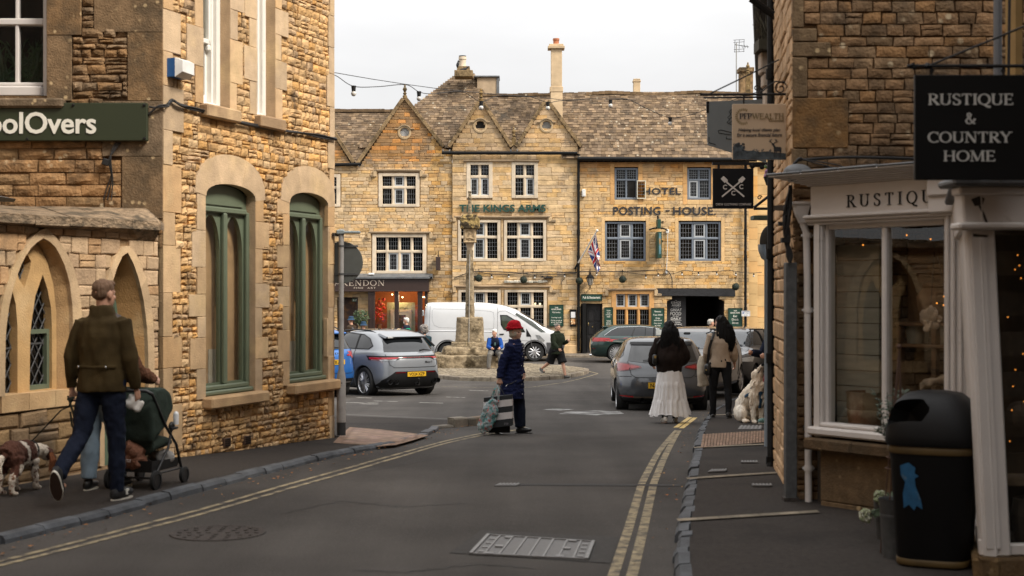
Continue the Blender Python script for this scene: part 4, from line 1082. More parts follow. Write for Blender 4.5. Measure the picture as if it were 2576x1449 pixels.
for x,y in ((567,1113),(618,1107)):
 t=thing('air_brick',['dark air brick low in the stone flank under the near green window','dark air brick low in the stone flank between the green windows'][x>600],'vent',(FB.o.x,FB.o.y,0),FB.ang)
 mb=MB();a=S(x);z=ZB(x,y);mb.box((a-.07,-.03,z-.05),(a+.07,.02,z+.05),None,.005);mb.build('frame',mat('dark_terracotta',(.10,.055,.035),.9,var=.2),t)
 mb=MB()
 for k in range(4):mb.box((a-.055,-.036,z-.035+k*.022),(a+.055,-.03,z-.025+k*.022))
 mb.build('slot',M_black,t)
DP=58.7
FI=Frame(0,DP,1,0)
X=lambda px:(px-CX)/F*DP
Z=lambda py,d=DP:CH-(py-HY)/F*d
PR=lambda a,b,c,d:rect(X(a),X(b),Z(d),Z(c))
GB=Z(890)-.25
PALI=[(1,.88,.66),(1.0,.82,.56),(.96,.88,.72),(1.05,.84,.5),(.88,.80,.66),(1.0,.9,.74)]
PALH=[(1.04,.88,.60),(1.05,.82,.48),(1.0,.88,.66),(1.1,.80,.40),(.95,.82,.6),(1.05,.9,.66)]
PALR=[(1,.93,.82),(.8,.75,.68),(1.15,1.06,.9),(.65,.59,.52),(1.0,.9,.74)]
def winbox(a,b,c,d,k=10):return PR(a-k,b+k,c-k,d+k)
EX=.015
gal=thing('gallery_house','gabled stone house with brown gallery shopfront on the far side of the square','building',(0,DP+.04,0))
oL=[(X(760),GB),(X(1137),GB),(X(1137),Z(378)),(X(1111),Z(372)),(X(1017.5),Z(246)),(X(910),Z(410)),(X(903),Z(418)),(X(880),Z(410)),(X(790),Z(258)),(X(760),Z(300))]
hL=[winbox(961.6,1045.3,443,513,12),winbox(945.8,1062.7,597,681,12),PR(848,900,746,900),PR(928,1076,730,848),winbox(760,850,446,513,8)]
hL.append([(X(1017.5)+.20*math.cos(i*PI/8),Z(333)+.20*math.sin(i*PI/8)) for i in range(16)])
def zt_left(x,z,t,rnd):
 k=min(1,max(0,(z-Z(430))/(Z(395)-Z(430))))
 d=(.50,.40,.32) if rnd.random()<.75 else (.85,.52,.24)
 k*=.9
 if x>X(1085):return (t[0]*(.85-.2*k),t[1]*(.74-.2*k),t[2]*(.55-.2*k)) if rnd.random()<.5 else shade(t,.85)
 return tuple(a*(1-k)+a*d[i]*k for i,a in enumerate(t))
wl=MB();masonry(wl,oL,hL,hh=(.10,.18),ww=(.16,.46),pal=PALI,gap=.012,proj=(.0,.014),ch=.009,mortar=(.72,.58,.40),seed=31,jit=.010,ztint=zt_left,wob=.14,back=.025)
plate(wl,oL,[PR(961,1046,442,514),PR(945,1063,596,682),PR(848,900,746,893),PR(930,1074,731,850),PR(790,846,446,513)]+hL[-1:],.03,.06,(.6,.48,.34))
wl.build('wall',M_pub,gal)
kw=dict(stone=M_pub_dress,cmat=M_steel,gl=GLASS_PUB,lead=M_leadbar)
def mw(root,a,b,c,d,cols,tr,grid,casem=(),hood=None,**k2):
 k=dict(kw);k.update(k2)
 return mullion_window(root,X(a),X(b),Z(d),Z(c),cols,[Z(tr)] if tr else [],grid,hood=(X(hood[0]),X(hood[1]),Z(hood[2]),hood[3]) if hood else None,casements=casem,**k)
mw(gal,961.6,1045.3,443,513,3,471,[(4,3),(4,3)],((1,0),(1,1)),(943,1060,425,.32),label='three-light upper window with pale casements')
mw(gal,945.8,1062.7,597,681,4,632.5,[(4,4),(4,3)],((1,0),(2,0)),(928,1084,582,.30),label='four-light first floor window above the shopfront')
mw(gal,790,846,446,513,2,471,[(4,3),(4,3)])
def oculus(root,px,py,r,label,stone=True,ring=True,lattice=True,gm=None):
 mb=MB();c=(X(px),-.0,Z(py));mb.lathe([(r+.09,.05),(r+.09,-.03),(r+.02,-.035),(r,.0),(r,.2)],c,24,'y',(.75,.66,.52))
 o=mb.build('oculus',M_pub_dress,root,40);o['label']=label
 g2=MB();g2.lathe([(0,.08),(r+.01,.08),(r+.01,.085),(0,.085)],c,20,'y');g2.build('glass',gm or M_dark,o)
 if lattice:
  l=MB()
  for i in range(-3,4):
   k=i/4*r*1.05;h=math.sqrt(max(r*r-k*k,0))
   l.box((c[0]+k-.008,.06,c[2]-h),(c[0]+k+.008,.075,c[2]+h));l.box((c[0]-h,.062,c[2]+k-.008),(c[0]+h,.077,c[2]+k+.008))
  l.build('lattice',mat('white_lattice',(.6,.6,.58),.6),o)
 hd=MB();hd.tube([(c[0]-r-.2,-.04,c[2]+r*.75),(c[0]-r-.06,-.05,c[2]+r*.75)]+[(c[0]-(r+.1)*math.cos(t),-.05,c[2]+(r+.1)*math.sin(t)) for t in [PI*(.2+.6*i/8) for i in range(9)]]+[(c[0]+r+.06,-.05,c[2]+r*.75),(c[0]+r+.2,-.04,c[2]+r*.75)],.03,6,(.5,.44,.36));hd.build('drip_mould',M_pub_dress,o)
oculus(gal,1017.5,333,.19,'round gable opening with white lattice')
def coping(mb,pts,w=.14,over=.06,y0=-.10,y1=.35,tn=(1.05,.92,.76)):
 for a,b in zip(pts,pts[1:]):
  (x0,z0),(x1,z1)=a,b;n=max(1,int(math.hypot(x1-x0,z1-z0)/.7));l=math.hypot(x1-x0,z1-z0);nx,nz_=-(z1-z0)/l,(x1-x0)/l
  if nz_<0:nx,nz_=-nx,-nz_
  for k in range(n):
   p=(x0+(x1-x0)*k/n,z0+(z1-z0)*k/n);q=(x0+(x1-x0)*(k+.985)/n,z0+(z1-z0)*(k+.985)/n)
   mb.prism([(p[0],p[1]),(q[0],q[1]),(q[0]+nx*w,q[1]+nz_*w),(p[0]+nx*w,p[1]+nz_*w)],y0,y1,shade(tn,R(.75,1.2)))
def finial(mb,px,py,h=.62,tn=(.8,.7,.52)):
 c=(X(px),.06,Z(py));s=h/.62
 mb.lathe([(.0,0),(.10*s,0),(.10*s,.12*s),(.05*s,.16*s),(.09*s,.22*s),(.045*s,.28*s),(.06*s,.32*s),(.10*s,.40*s),(.07*s,.48*s),(.03*s,.51*s),(.05*s,.56*s),(.03*s,.6*s),(0,.62*s)],c,12,'z',tn)
cp=MB();coping(cp,[(X(902),Z(414)),(X(1017.5),Z(250))]);coping(cp,[(X(1017.5),Z(250)),(X(1113),Z(372))]);coping(cp,[(X(790),Z(262)),(X(886),Z(412))]);cp.build('coping',M_old,gal)
fn=MB();finial(fn,1018,247,.58);fn.build('finial',M_old,gal,40)
nA=math.radians(50)
def roof_plane(mb,x0px,y_eave,polypx,yb=.1,seed=1,e=(.16,.10),pitch=50):
 0
 a=math.radians(pitch);z0=Z(y_eave);poly=[]
 for px,py in polypx:
  h=0
  zt=(HY-py)/F
  h=(CH+zt*(DP+yb)-z0)/(1-zt/math.tan(a));h=max(h,0)
  d=DP+yb+h/math.tan(a)
  poly.append(((px-CX)/F*d,h/math.sin(a)))
 slates(mb,(0,yb,z0),(1,0,0),(0,math.cos(a),math.sin(a)),poly,e=e,ww=(.12,.32),pal=PALR,seed=seed,wob=.34)
 return [V((p[0],yb+p[1]*math.cos(a),z0+p[1]*math.sin(a))) for p in poly]
rf=MB();pts=roof_plane(rf,0,408,[(760,409),(1120,409),(1120,279),(760,279)],.25,41)
for k in range(26):
 a=pts[3].lerp(pts[2],k/26);b=pts[3].lerp(pts[2],(k+.98)/26);rf.box((a.x,a.y-.14,a.z-.05),(b.x,a.y+.14,a.z+.07+R(-.015,.015)),shade((.8,.7,.55),R(.7,1.2)))
def saddle(mb,lx,ly,ax,ay,rx,ry,dep=2.6,seed=1):
 L,A,Rr=V((X(lx),.3,Z(ly))),V((X(ax),.3,Z(ay))),V((X(rx),.3,Z(ry)))
 for P,Q,s in ((L,A,seed),(Rr,A,seed+1)):
  up=(Q-P);ln=up.length
  if P is L:slates(mb,P,(0,-1,0),up,[(-dep,0),(-.0,0),(-.0,ln),(-dep,ln)],e=(.22,.16),pal=PALR,seed=s)
  else:slates(mb,P,(0,1,0),up,[(0,0),(dep,0),(dep,ln),(0,ln)],e=(.22,.16),pal=PALR,seed=s)
saddle(rf,906,408,1017.5,250,1111,370,2.3,50);saddle(rf,700,408,790,262,884,412,2.3,54)
rf.build('roof',M_slate,gal)
gt=MB();gt.tube([(X(800),-.12,Z(416)),(X(909),-.12,Z(413.5))],.07,8);gt.build('gutter',M_black,gal,60)
M_brown=mat('dark_brown_paint',(.038,.022,.018),.4,var=.08,vs=4)
sf=MB();y=-.45
sf.box((X(790),y,Z(731.7)),(X(1080.4),-.01,Z(701.4)),None,.02);sf.box((X(790),y-.04,Z(733.5)),(X(1081.5),-.012,Z(730.5)),None,.01)
for a,b in ((928,945),(994,1005),(1052,1064)):
 sf.box((X(a),y+.06,GB),(X(b),y+.2,Z(733.6)),None,.01);sf.box((X(a)+.05,y+.045,GB),(X(a)+.08,y+.06,Z(741)));sf.box((X(b)-.08,y+.045,GB),(X(b)-.05,y+.06,Z(741)));sf.box((X(a)-.01,y+.03,Z(741)),(X(b)+.01,y+.06,Z(736)))
sf.box((X(1069),-.2,GB),(X(1076),-.02,Z(733.6)));sf.box((X(945),y+.08,GB),(X(1052),y+.18,Z(846)))
sf.box((X(928),y+.2,GB),(X(931),-.02,Z(733.6)))
sf.build('shopfront',M_brown,gal)
g2=MB();g2.box((X(944),y+.12,Z(846)),(X(1053),y+.126,Z(733)));g2.box((X(1064),y+.13,Z(846)),(X(1064)+.006,-.1,Z(733)));g2.build('shop_glass',glass_mat('gallery_pane',(.92,.92,.9),1.6,wav=.25),gal)
cn=MB()
for k in range(7):
 a,b=790+(1089-790)*k/7,790+(1089-790)*(k+.99)/7;cn.add([(X(a),y-.1,Z(701)),(X(b),y-.1,Z(701)),(X(b),y-.1,Z(697+R(-.6,.6))),(X(a),y-.1,Z(697+R(-.6,.6))),(X(b),0,Z(688)),(X(a),0,Z(688))],[(0,1,2,3),(3,2,4,5)])
cn.box((X(1084),y-.1,Z(701)),(X(1089.3),0,Z(690)));cn.build('lead_canopy',M_lead,gal)
lt=roman('lettering','CLARENDON',X(969.7)-X(812),Z(705)-Z(719),mat('brass_lettering',(.62,.52,.42),.4,metal=.3),gal,((X(969.7)+X(812))/2,y-.002,(Z(705)+Z(719))/2),thick=.14,thin=.06,track=.12)
lt2=fit_text('lettering','FINE  ART',X(947.6)-X(893),Z(722.4)-Z(726.4),_mats['brass_lettering'],gal,((X(947.6)+X(893))/2,y-.004,(Z(722.4)+Z(726.4))/2),space=1.4,bold=.01)
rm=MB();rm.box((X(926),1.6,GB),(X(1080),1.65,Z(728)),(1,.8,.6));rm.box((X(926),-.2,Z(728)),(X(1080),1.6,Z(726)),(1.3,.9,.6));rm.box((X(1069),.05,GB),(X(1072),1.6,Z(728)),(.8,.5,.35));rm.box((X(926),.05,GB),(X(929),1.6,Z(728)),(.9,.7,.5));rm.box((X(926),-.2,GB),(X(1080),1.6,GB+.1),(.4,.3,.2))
rm.build('showroom',mat('lamplit_tone_showroom',(.34,.15,.06),.8,tint=True,var=.35,vs=1.3),gal)  # orange tones put the warm lamplight into the wall colour
ex=thing('display_panel','sage green display panel holding a cream framed picture in the gallery window','display',(X(1006),DP+.5,0))
mb=MB();mb.box((X(971)-X(1006),0,GB),(X(1042)-X(1006),.05,Z(761)));mb.build('panel',mat('sage_panel',(.34,.36,.22),.7),ex)
mb=MB();a,b=X(980)-X(1006),X(1033)-X(1006);zt2,zb2=Z(779),Z(850)
for q in ((a,b,zt2-.10,zt2),(a,b,zb2,zb2+.1),(a,a+.12,zb2+.1,zt2-.1),(b-.12,b,zb2+.1,zt2-.1)):mb.box((q[0],-.05,q[2]),(q[1],-.001,q[3]))
mb.build('frame',mat('cream_frame',(.62,.54,.42),.5),ex)
mb=MB();mb.box((a+.12,-.03,zb2+.1),(b-.12,-.012,zt2-.1));mb.build('mount',mat('pale_mount',(.7,.66,.55),.7),ex)
mb=MB();mb.box((a+.24,-.038,zb2+.2),(b-.24,-.031,zt2-.22));mb.build('picture',mat('dark_still_life',(.05,.035,.022),.5,var=.6,vs=3,col2=(.25,.10,.04),c2s=4),ex)
roman('lettering','CLARENDON',X(1024)-X(987),Z(774)-Z(777.6),M_blackm,ex,((X(1024)+X(987))/2-X(1006),-.002,(Z(774)+Z(777.6))/2),thick=.15,thin=.07,track=.12)
fl=thing('flower_display','tall vase of red flowers in the gallery window','flowers',(X(953),DP+.1,Z(846)))
mb=MB();mb.lathe([(0,0),(.12,0),(.16,.2),(.10,.42),(.13,.5),(0,.5)],n=14);mb.build('vase',mat('amber_vase',(.25,.10,.03),.3),fl,60)
mb=MB()
for i in range(60):mb.ell((R(-.2,.22),R(-.15,.15),R(.65,1.55)),R(.03,.07),6,4,random.choice([(1,.1,.05),(.8,.05,.03),(1,.3,.1),(.2,.4,.1)]))
mb.build('bloom',mat('red_flowers',(.75,.6,.6),.7,tint=True),fl)
lb_=MB()
for px,py in ((1011,748),(1066,747.5),(985,741)):lb_.ell((X(px),.3,Z(py)),.028,8,6)
lb_.build('spot_lamp',mat('lit_spot',(1,.8,.5),emit=(1,.75,.4),es=9),gal)
pl_=bpy.data.lights.new('gallery_lamp','POINT');pl_.energy=55;pl_.color=(1,.7,.4);pl_.shadow_soft_size=.3;po_l=bpy.data.objects.new('gallery_lamp',pl_);COL.objects.link(po_l);po_l.location=(X(1005),DP+.35,Z(745))
dr=MB();dr.box((X(848),.35,GB),(X(900),.4,Z(746)));dr.build('doorway',mat('brown_dark_door',(.045,.022,.014),.7,var=.4,vs=2,col2=(.20,.09,.025),c2s=2.2,c2t=(.55,.7)),gal)
fr_=MB();fr_.box((X(896.5),.02,GB),(X(900),.3,Z(746)));fr_.box((X(848),.02,Z(749)),(X(896.5),.3,Z(746)));fr_.build('door_frame',M_brown,gal)
es=thing('exit_sign','small green and white exit sign with down arrow in the gallery doorway','sign',(X(891),DP+.3,Z(755)))
mb=MB();mb.box((-.12,-.02,-.06),(.12,0,.06));mb.build('panel',mat('faded_green_sign',(.10,.20,.14),.5),es)
mb=MB();mb.prism([(-.07,.035),(-.035,.035),(-.035,0),(-.01,0),(-.052,-.045),(-.095,0),(-.07,0)],-.024,-.02);mb.prism([(.02,-.04),(.04,-.04),(.06,0),(.085,-.04),(.1,-.035),(.075,.02),(.05,.035),(.02,.01)],-.024,-.02);mb.ell((.07,-.022,.045),(.012,.004,.012),8,6);mb.build('symbol',M_offwhite,es)
sl_=thing('wall_spotlight','white floodlight on the lead canopy above the gallery sign','light',(X(936),DP-.3,Z(693)))
mb=MB();mb.box((-.12,-.12,.02),(.12,.03,.10),None,.02);mb.tube([(0,0,-.05),(0,0,.03)],.02,6);mb.build('lamp_body',mat('white_plastic',(.72,.71,.68),.35),sl_)
inn=thing('kings_inn','two-gabled honey stone inn with mullioned windows and green lettering across the square','building',(0,DP-.06,0))
oM=[(X(1137.5),GB),(X(1452),GB),(X(1452),Z(386)),(X(1454),Z(368)),(X(1375),Z(253)),(X(1305),Z(367)),(X(1283),Z(376)),(X(1210),Z(253)),(X(1138),Z(368))]
hM=[winbox(1183.5,1229.5,415,491.5,9),winbox(1296.5,1343.5,415,491.5,9),winbox(1160,1251,560,650,10),winbox(1275.4,1366.2,560,650,10),winbox(1160.5,1251.6,735.4,824.2,10),winbox(1276.8,1367.4,735.4,824.2,10)]
for px,py in ((1208.3,317),(1374.7,317)):hM.append([(X(px)+.23*math.cos(i*PI/8),Z(py)+.19*math.sin(i*PI/8)) for i in range(16)])
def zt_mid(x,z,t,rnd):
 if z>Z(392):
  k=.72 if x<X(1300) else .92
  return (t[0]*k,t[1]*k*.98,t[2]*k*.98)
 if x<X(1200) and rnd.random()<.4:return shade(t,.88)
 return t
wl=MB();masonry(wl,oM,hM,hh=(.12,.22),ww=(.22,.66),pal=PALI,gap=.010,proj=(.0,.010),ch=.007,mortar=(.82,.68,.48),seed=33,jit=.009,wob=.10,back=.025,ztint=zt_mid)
plate(wl,oM,[PR(1183,1230,414,492),PR(1296,1344,414,492),PR(1159,1252,559,651),PR(1275,1367,559,651),PR(1160,1252,735,825),PR(1276,1368,735,825)]+hM[-2:],.03,.06,(.66,.54,.38))
wl.box((X(1395),-.07,GB),(X(1452),.02,Z(868)),(.95,.82,.6),.02)
wl.build('wall',M_pub,inn)
mw(inn,1183.5,1229.5,415,491.5,2,444.5,[(3,4),(3,3)],((0,0),(1,0)),(1166,1356,401.5,.0))
mw(inn,1296.5,1343.5,415,491.5,2,444.5,[(3,4),(3,3)],((1,0),))
mw(inn,1160,1251,560,650,3,596.5,[(4,5),(4,3)],((1,0),(1,1)),(1143,1384,542.5,.26),jam=.13)
mw(inn,1275.4,1366.2,560,650,3,596.5,[(4,5),(4,3)],((1,0),(1,1)),jam=.13)
mw(inn,1160.5,1251.6,735.4,824.2,3,771,[(4,5),(4,3)],((1,1),),(1143,1386,717.5,.30),jam=.13)
mw(inn,1276.8,1367.4,735.4,824.2,3,771,[(4,5),(4,3)],((1,1),),jam=.13)
oculus(inn,1208.3,317,.20,'round blocked gable opening of dark slate',lattice=False)
oculus(inn,1374.7,317,.19,'round glazed gable opening',lattice=False,gm=mat('pale_round_glass',(.16,.15,.13),.2,var=.5,vs=5))
cur=MB()
for px in (1187,1191,1196,1200):cur.box((X(px),.3,Z(491)),(X(px+3),.34,Z(418)))
cur.build('curtain',mat('pale_curtain',(.42,.40,.37),.9),inn)
cur=MB();cur.box((X(1218),.3,Z(491)),(X(1228),.4,Z(471)),None,.05);cur.box((X(1331),.3,Z(491)),(X(1340),.4,Z(471)),None,.05);cur.build('pillow',mat('white_linen',(.62,.62,.62),.8),inn)
bulbs=MB()
for px,py in ((1347,764.5),(1359,765)):bulbs.ell((X(px),.5,Z(py)),.045,8,6)
bulbs.build('wall_lamp',_mats['lit_spot'],inn)
cp=MB();coping(cp,[(X(1133),Z(372)),(X(1210),Z(257)),]);coping(cp,[(X(1210),Z(257)),(X(1284),Z(372))]);coping(cp,[(X(1302),Z(372)),(X(1375),Z(257))]);coping(cp,[(X(1375),Z(257)),(X(1459),Z(372))]);cp.build('coping',M_old,inn)
fn=MB();finial(fn,1210,256,.55,(1,.8,.45));fn.build('finial',M_old,inn,40)
fn=MB();fn.box((X(1287),-.05,Z(366)),(X(1298),.15,Z(352)),(.8,.7,.5));finial(fn,1292.5,353,.55);fn.build('finial',M_old,inn,40)
gt=MB();gt.tube([(X(1112),-.16,Z(385.5)),(X(1452),-.16,Z(386.5))],.07,8);gt.build('gutter',M_black,inn,60)
for px in (1123,1293):
 mb=MB();mb.tube([(X(px-9),-.02,Z(377)),(X(px-7),-.12,Z(383)),(X(px+7),-.12,Z(383)),(X(px+9),-.02,Z(377))],.03,6);mb.build('rainwater_spout',M_lead,inn,60)
rf=MB()
hip=roof_plane(rf,0,372,[(900,372),(1300,372),(1300,366),(1222,240),(1194,187),(1148,187)],.75,43,pitch=52)
A_,B_,=hip[5],hip[4]
rf.add([hip[0],hip[5],(hip[0].x+.3,hip[0].y+5,hip[0].z)],[(0,1,2)],(.7,.62,.5));rf.add([hip[5],hip[4],(hip[4].x+2.2,hip[4].y+3,hip[0].z),(hip[0].x+.3,hip[0].y+5,hip[0].z)],[(0,1,2,3)],(.7,.62,.5))
rf.add([hip[4],hip[3],(hip[4].x+2.2,hip[4].y+3,hip[0].z)],[(0,1,2)],(.6,.55,.5))
p2=roof_plane(rf,0,372,[(1190,372),(1470,372),(1470,237),(1212,241)],.6,44,pitch=52)
for k in range(20):
 a=p2[3].lerp(p2[2],k/20);b=p2[3].lerp(p2[2],(k+.98)/20);rf.box((a.x,a.y-.13,a.z-.05),(b.x,a.y+.13,a.z+.06+R(-.02,.02)),shade((.9,.78,.6),R(.7,1.2)))
saddle(rf,1138,368,1210,257,1281,370,2.0,60);saddle(rf,1305,368,1375,257,1453,370,1.9,64)
rf.build('roof',M_slate,inn)
fit_text('lettering','THE KINGS ARMS',X(1373)-X(1155.5),Z(515)-Z(533.5),mat('green_letters',(.012,.055,.04),.45),inn,((X(1373)+X(1155.5))/2,-.08,(Z(515)+Z(533.5))/2),depth=.03,bold=.034,space=1.02)
hot=thing('posting_house','long golden stone wing painted HOTEL POSTING-HOUSE with grey-blue windows','building',(0,DP,0))
oH=[(X(1452),GB),(X(1884),GB),(X(1884),Z(401)),(X(1452),Z(401))]
M_bluegrey=mat('blue_grey_paint',(.165,.19,.225),.6,var=.1,vs=5,stain=(.42,.40,.36),ss=9,st=(.68,.74))
HW=[(1545.7,1605.5,420,502.7,2,452),(1728.6,1789,420,502.7,2,452),(1521.5,1625,555.7,657,3,599.4),(1706.8,1813.8,555.7,657,3,599.4)]
arch_o=[(X(1677.5),GB),(X(1677.5),Z(758)),(X(1690),Z(752)),(X(1690),Z(744.5)),(X(1809.6),Z(744.5)),(X(1809.6),Z(752)),(X(1822),Z(758)),(X(1822),GB)]
hH=[PR(a-11,b+11,c-9,d+12) for a,b,c,d,_,_ in HW[:2]]+[PR(a-9,b+9,c-9,d+2) for a,b,c,d,_,_ in HW[2:]]+[arch_o,PR(1461,1515.3,759,900),PR(1653,1849,724,745),winbox(1550,1633,739.8,843,12)]
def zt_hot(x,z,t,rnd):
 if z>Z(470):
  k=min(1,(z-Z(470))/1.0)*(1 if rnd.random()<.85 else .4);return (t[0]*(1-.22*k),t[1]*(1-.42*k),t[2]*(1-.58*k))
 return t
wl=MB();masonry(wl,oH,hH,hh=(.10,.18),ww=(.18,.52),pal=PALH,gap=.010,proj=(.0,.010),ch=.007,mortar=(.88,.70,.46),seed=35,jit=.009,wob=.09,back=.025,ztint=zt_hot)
plate(wl,oH,[PR(a,b,c,d) for a,b,c,d,_,_ in HW]+[[(p[0],max(p[1],GB+.02)) for p in arch_o],PR(1461,1515.3,760,893),PR(1549,1634,739,844)],.03,.06,(.72,.57,.36))
wl.build('wall',M_pub,hot)
for a,b,c,dd,_,_ in HW[:2]:
 d=MB()
 for k in range(4):
  z0,z1=Z(dd+12)+(Z(c-9)-Z(dd+12))*k/4,Z(dd+12)+(Z(c-9)-Z(dd+12))*(k+.99)/4
  for u_,v_ in ((a-11,a),(b,b+11)):d.box((X(u_),-.012,z0),(X(v_),.2,z1),shade((1.02,.70,.38),R(.85,1.1)),.01)
 d.box((X(a),-.014,Z(c)),(X(b),.2,Z(c-9)),(.8,.5,.26));d.box((X(a),-.014,Z(dd+12)),(X((a+b)/2)-.004,.2,Z(dd)),(1.05,.84,.55),.01);d.box((X((a+b)/2),-.014,Z(dd+12)),(X(b),.2,Z(dd)),(1.02,.8,.5),.01);d.build('window_surround',M_pub_dress,hot)
for a,b,c,dd,_,_ in HW[2:]:
 d=MB()
 for k in range(3):
  z0,z1=Z(dd+2)+(Z(c-9)-Z(dd+2))*k/3,Z(dd+2)+(Z(c-9)-Z(dd+2))*(k+.99)/3
  for u_,v_ in ((a-9,a),(b,b+9)):d.box((X(u_),-.012,z0),(X(v_),.2,z1),shade((1.05,.84,.55),R(.9,1.1)),.01)
 for k in range(3):d.box((X(a+(b-a)*k/3),-.014,Z(c)),(X(a+(b-a)*(k+.985)/3),.2,Z(c-9)),shade((1.08,.86,.55),R(.85,1.1)),.01)
 d.build('window_surround',M_pub_dress,hot)
for u_,v_ in ((1672,1690),(1809.6,1826)):d=MB();d.box((X(u_),-.015,Z(752)),(X(v_),.3,Z(745)),(.85,.74,.55),.01);d.build('corbel_stone',M_pub_dress,hot)
hkw=dict(stone=M_bluegrey,cmat=M_steel,gl=GLASS_PUB,lead=M_leadbar,wood=True,sill=.09)
for i,(a,b,c,dd,cols,tr) in enumerate(HW):
 fr=5.5;
 m_=mullion_window(hot,X(a+fr),X(b-fr),Z(dd-6),Z(c+7),cols,[Z(tr)],[(4,5),(4,3)] if cols==3 else [(4,5),(4,4)],jam=X(a+fr)-X(a),mul=.09 if cols==2 else .11,casements=(((1,1),(1,0)) if cols==3 else (((0,0),) if i==1 else ())),**hkw)
 m_['label']=['upper window with one casement swung open','upper window with closed casements','first floor window with flowers behind the middle light','first floor window near the right downpipe'][i]
mb=MB();x0,x1=X(1602),X(1624.5);z0,z1=Z(500.5),Z(454);
for q in ((x0,x0+.03,z0,z1),(x1-.04,x1,z0,z1),(x0+.03,x1-.04,z0,z0+.04),(x0+.03,x1-.04,z1-.04,z1)):mb.box((q[0],-.09,q[2]),(q[1],-.05,q[3]))
oc=mb.build('open_casement',mat('cream_casement',(.60,.55,.42),.6),hot)
mb=MB();light_grid(mb,x0+.03,x1-.04,z0+.04,z1-.04,4,5,-.06);mb.build('lead_bars',M_leadbar,oc)
mb=MB();mb.box((x0+.03,-.072,z0+.04),(x1-.04,-.068,z1-.04));mb.build('glass',glass_mat('ochre_pane',(.75,.66,.42),.8),oc)
mb=MB();mb.box((X(1579),.11,Z(500)),(X(1600),.128,Z(455)));mb.build('opening_shade_panel',M_dark,hot)  # dark panel stands in for the shade inside the open casement
mw(hot,1550,1633,739.8,843,3,775.5,[(4,5),(4,4)],((0,1),(1,1),(2,1)),(1526,1650,725,.32),jam=.2,tintf=lambda:shade((1.0,.66,.34),R(.85,1.1)),label='orange stone mullioned window beside the inn door')
d=MB();d.prism([(X(1653.3),Z(725)),(X(1848.6),Z(726)),(X(1848.6),Z(746)),(X(1760),Z(744.5)),(X(1653.3),Z(744))],-.06,.3);d.build('lintel_beam',mat('black_timber',(.016,.016,.018),.8,var=.3,vs=3,bump=.6,bs=12,aniso=(1,1,6)),hot)
d=MB();d.box((X(1676),.35,GB),(X(1728),.39,Z(744)));d.build('gate_leaf',mat('blackboard_paint',(.022,.022,.024),.8,var=.2,vs=3),hot)
cb=hot
M_chalk=mat('chalk_white',(.62,.61,.58),.8,var=.25,vs=20)
def chalk(txt,a,b,c,dd,**k):return fit_text('chalk_lettering',txt,X(b)-X(a),Z(c)-Z(dd),M_chalk,hot,((X(a)+X(b))/2,.344,(Z(c)+Z(dd))/2),depth=.003,**k)
chalk('THE',1701,1705,755,757);chalk('KINGS',1691,1715,758.5,764.5,bold=.006);chalk('ARMS',1692,1715,765.5,771,bold=.006);chalk('EAT DRINK SLEEP',1695,1712,772,773.6)
chalk('GREAT',1689,1717.5,776.5,783,bold=.005);chalk('FOOD',1689,1716,785,793.5,bold=.0);chalk('Served',1694,1710,793.6,797.5,shear=.35);chalk('DAILY',1690,1716,799,805,bold=.02);chalk('En Suite',1692,1714,808,813.5,shear=.3);chalk('ROOMS',1691,1718,815,821,bold=.002)
d=MB();d.box((X(1689),.342,Z(806.8)),(X(1717),.345,Z(806.2)));d.build('chalk_rule',M_chalk,hot)
d=MB();d.box((X(1660),3.5,GB),(X(1840),3.6,Z(735)));d.box((X(1660),.4,GB),(X(1676),3.5,Z(735)));d.box((X(1823),.3,GB),(X(1840),3.5,Z(735)));d.box((X(1660),.3,Z(744)),(X(1840),3.5,Z(735)));d.build('passage',M_dark,hot)
dr=MB();dr.box((X(1478),.25,GB),(X(1514),.3,Z(762)));
for k in range(2):
 for j in range(3):dr.box((X(1480.5+k*17),.23,Z(876-j*34)),(X(1494.5+k*17),.25,Z(848-j*34)),None,.012)
dr.build('door',mat('black_door_paint',(.018,.017,.018),.45,var=.15,vs=3),hot)
dr=MB();dr.box((X(1461),.06,GB),(X(1464),.3,Z(760.4)));dr.box((X(1512),.06,GB),(X(1515.2),.24,Z(760.4)));dr.box((X(1464),.06,Z(763)),(X(1512),.24,Z(760.4)));dr.box((X(1464.5),-.25,GB),(X(1474),.25,Z(763)),None,.01);dr.box((X(1476),.05,GB),(X(1477.5),.26,Z(764)));dr.box((X(1461),.3,GB),(X(1515),.34,Z(761)));dr.build('door_frame',M_black,hot)
mb=MB();mb.tube([(X(1481),.21,Z(812)),(X(1481),.19,Z(815)),(X(1481),.21,Z(819))],.018,6);mb.ell((X(1491),.22,Z(823)),.03,8,6);mb.build('door_handle',mat('brass',(.5,.36,.14),.35,metal=.8),hot)
def painted(txt,a,b,c,dd,**k):return fit_text('painted_lettering',txt,X(b)-X(a),Z(c)-Z(dd),mat('black_wall_paint',(.022,.022,.026),.8,var=.3,vs=8),hot,((X(a)+X(b))/2,-.028,(Z(c)+Z(dd))/2),depth=.006,**k)
painted('HOTEL',1618,1712.8,472.8,489.6,bold=.024,space=1.1);painted('POSTING',1542.3,1661.5,520,541,bold=.02,space=1.05);painted('-',1674,1684.5,528.5,531.5);painted('HOUSE.',1693,1801,520.5,541,bold=.02,space=1.05)
rf=MB();p3=roof_plane(rf,0,398,[(1414,399),(1886,399),(1886,231),(1474,234),(1414,236)],-.22,45,pitch=50,e=(.20,.11))
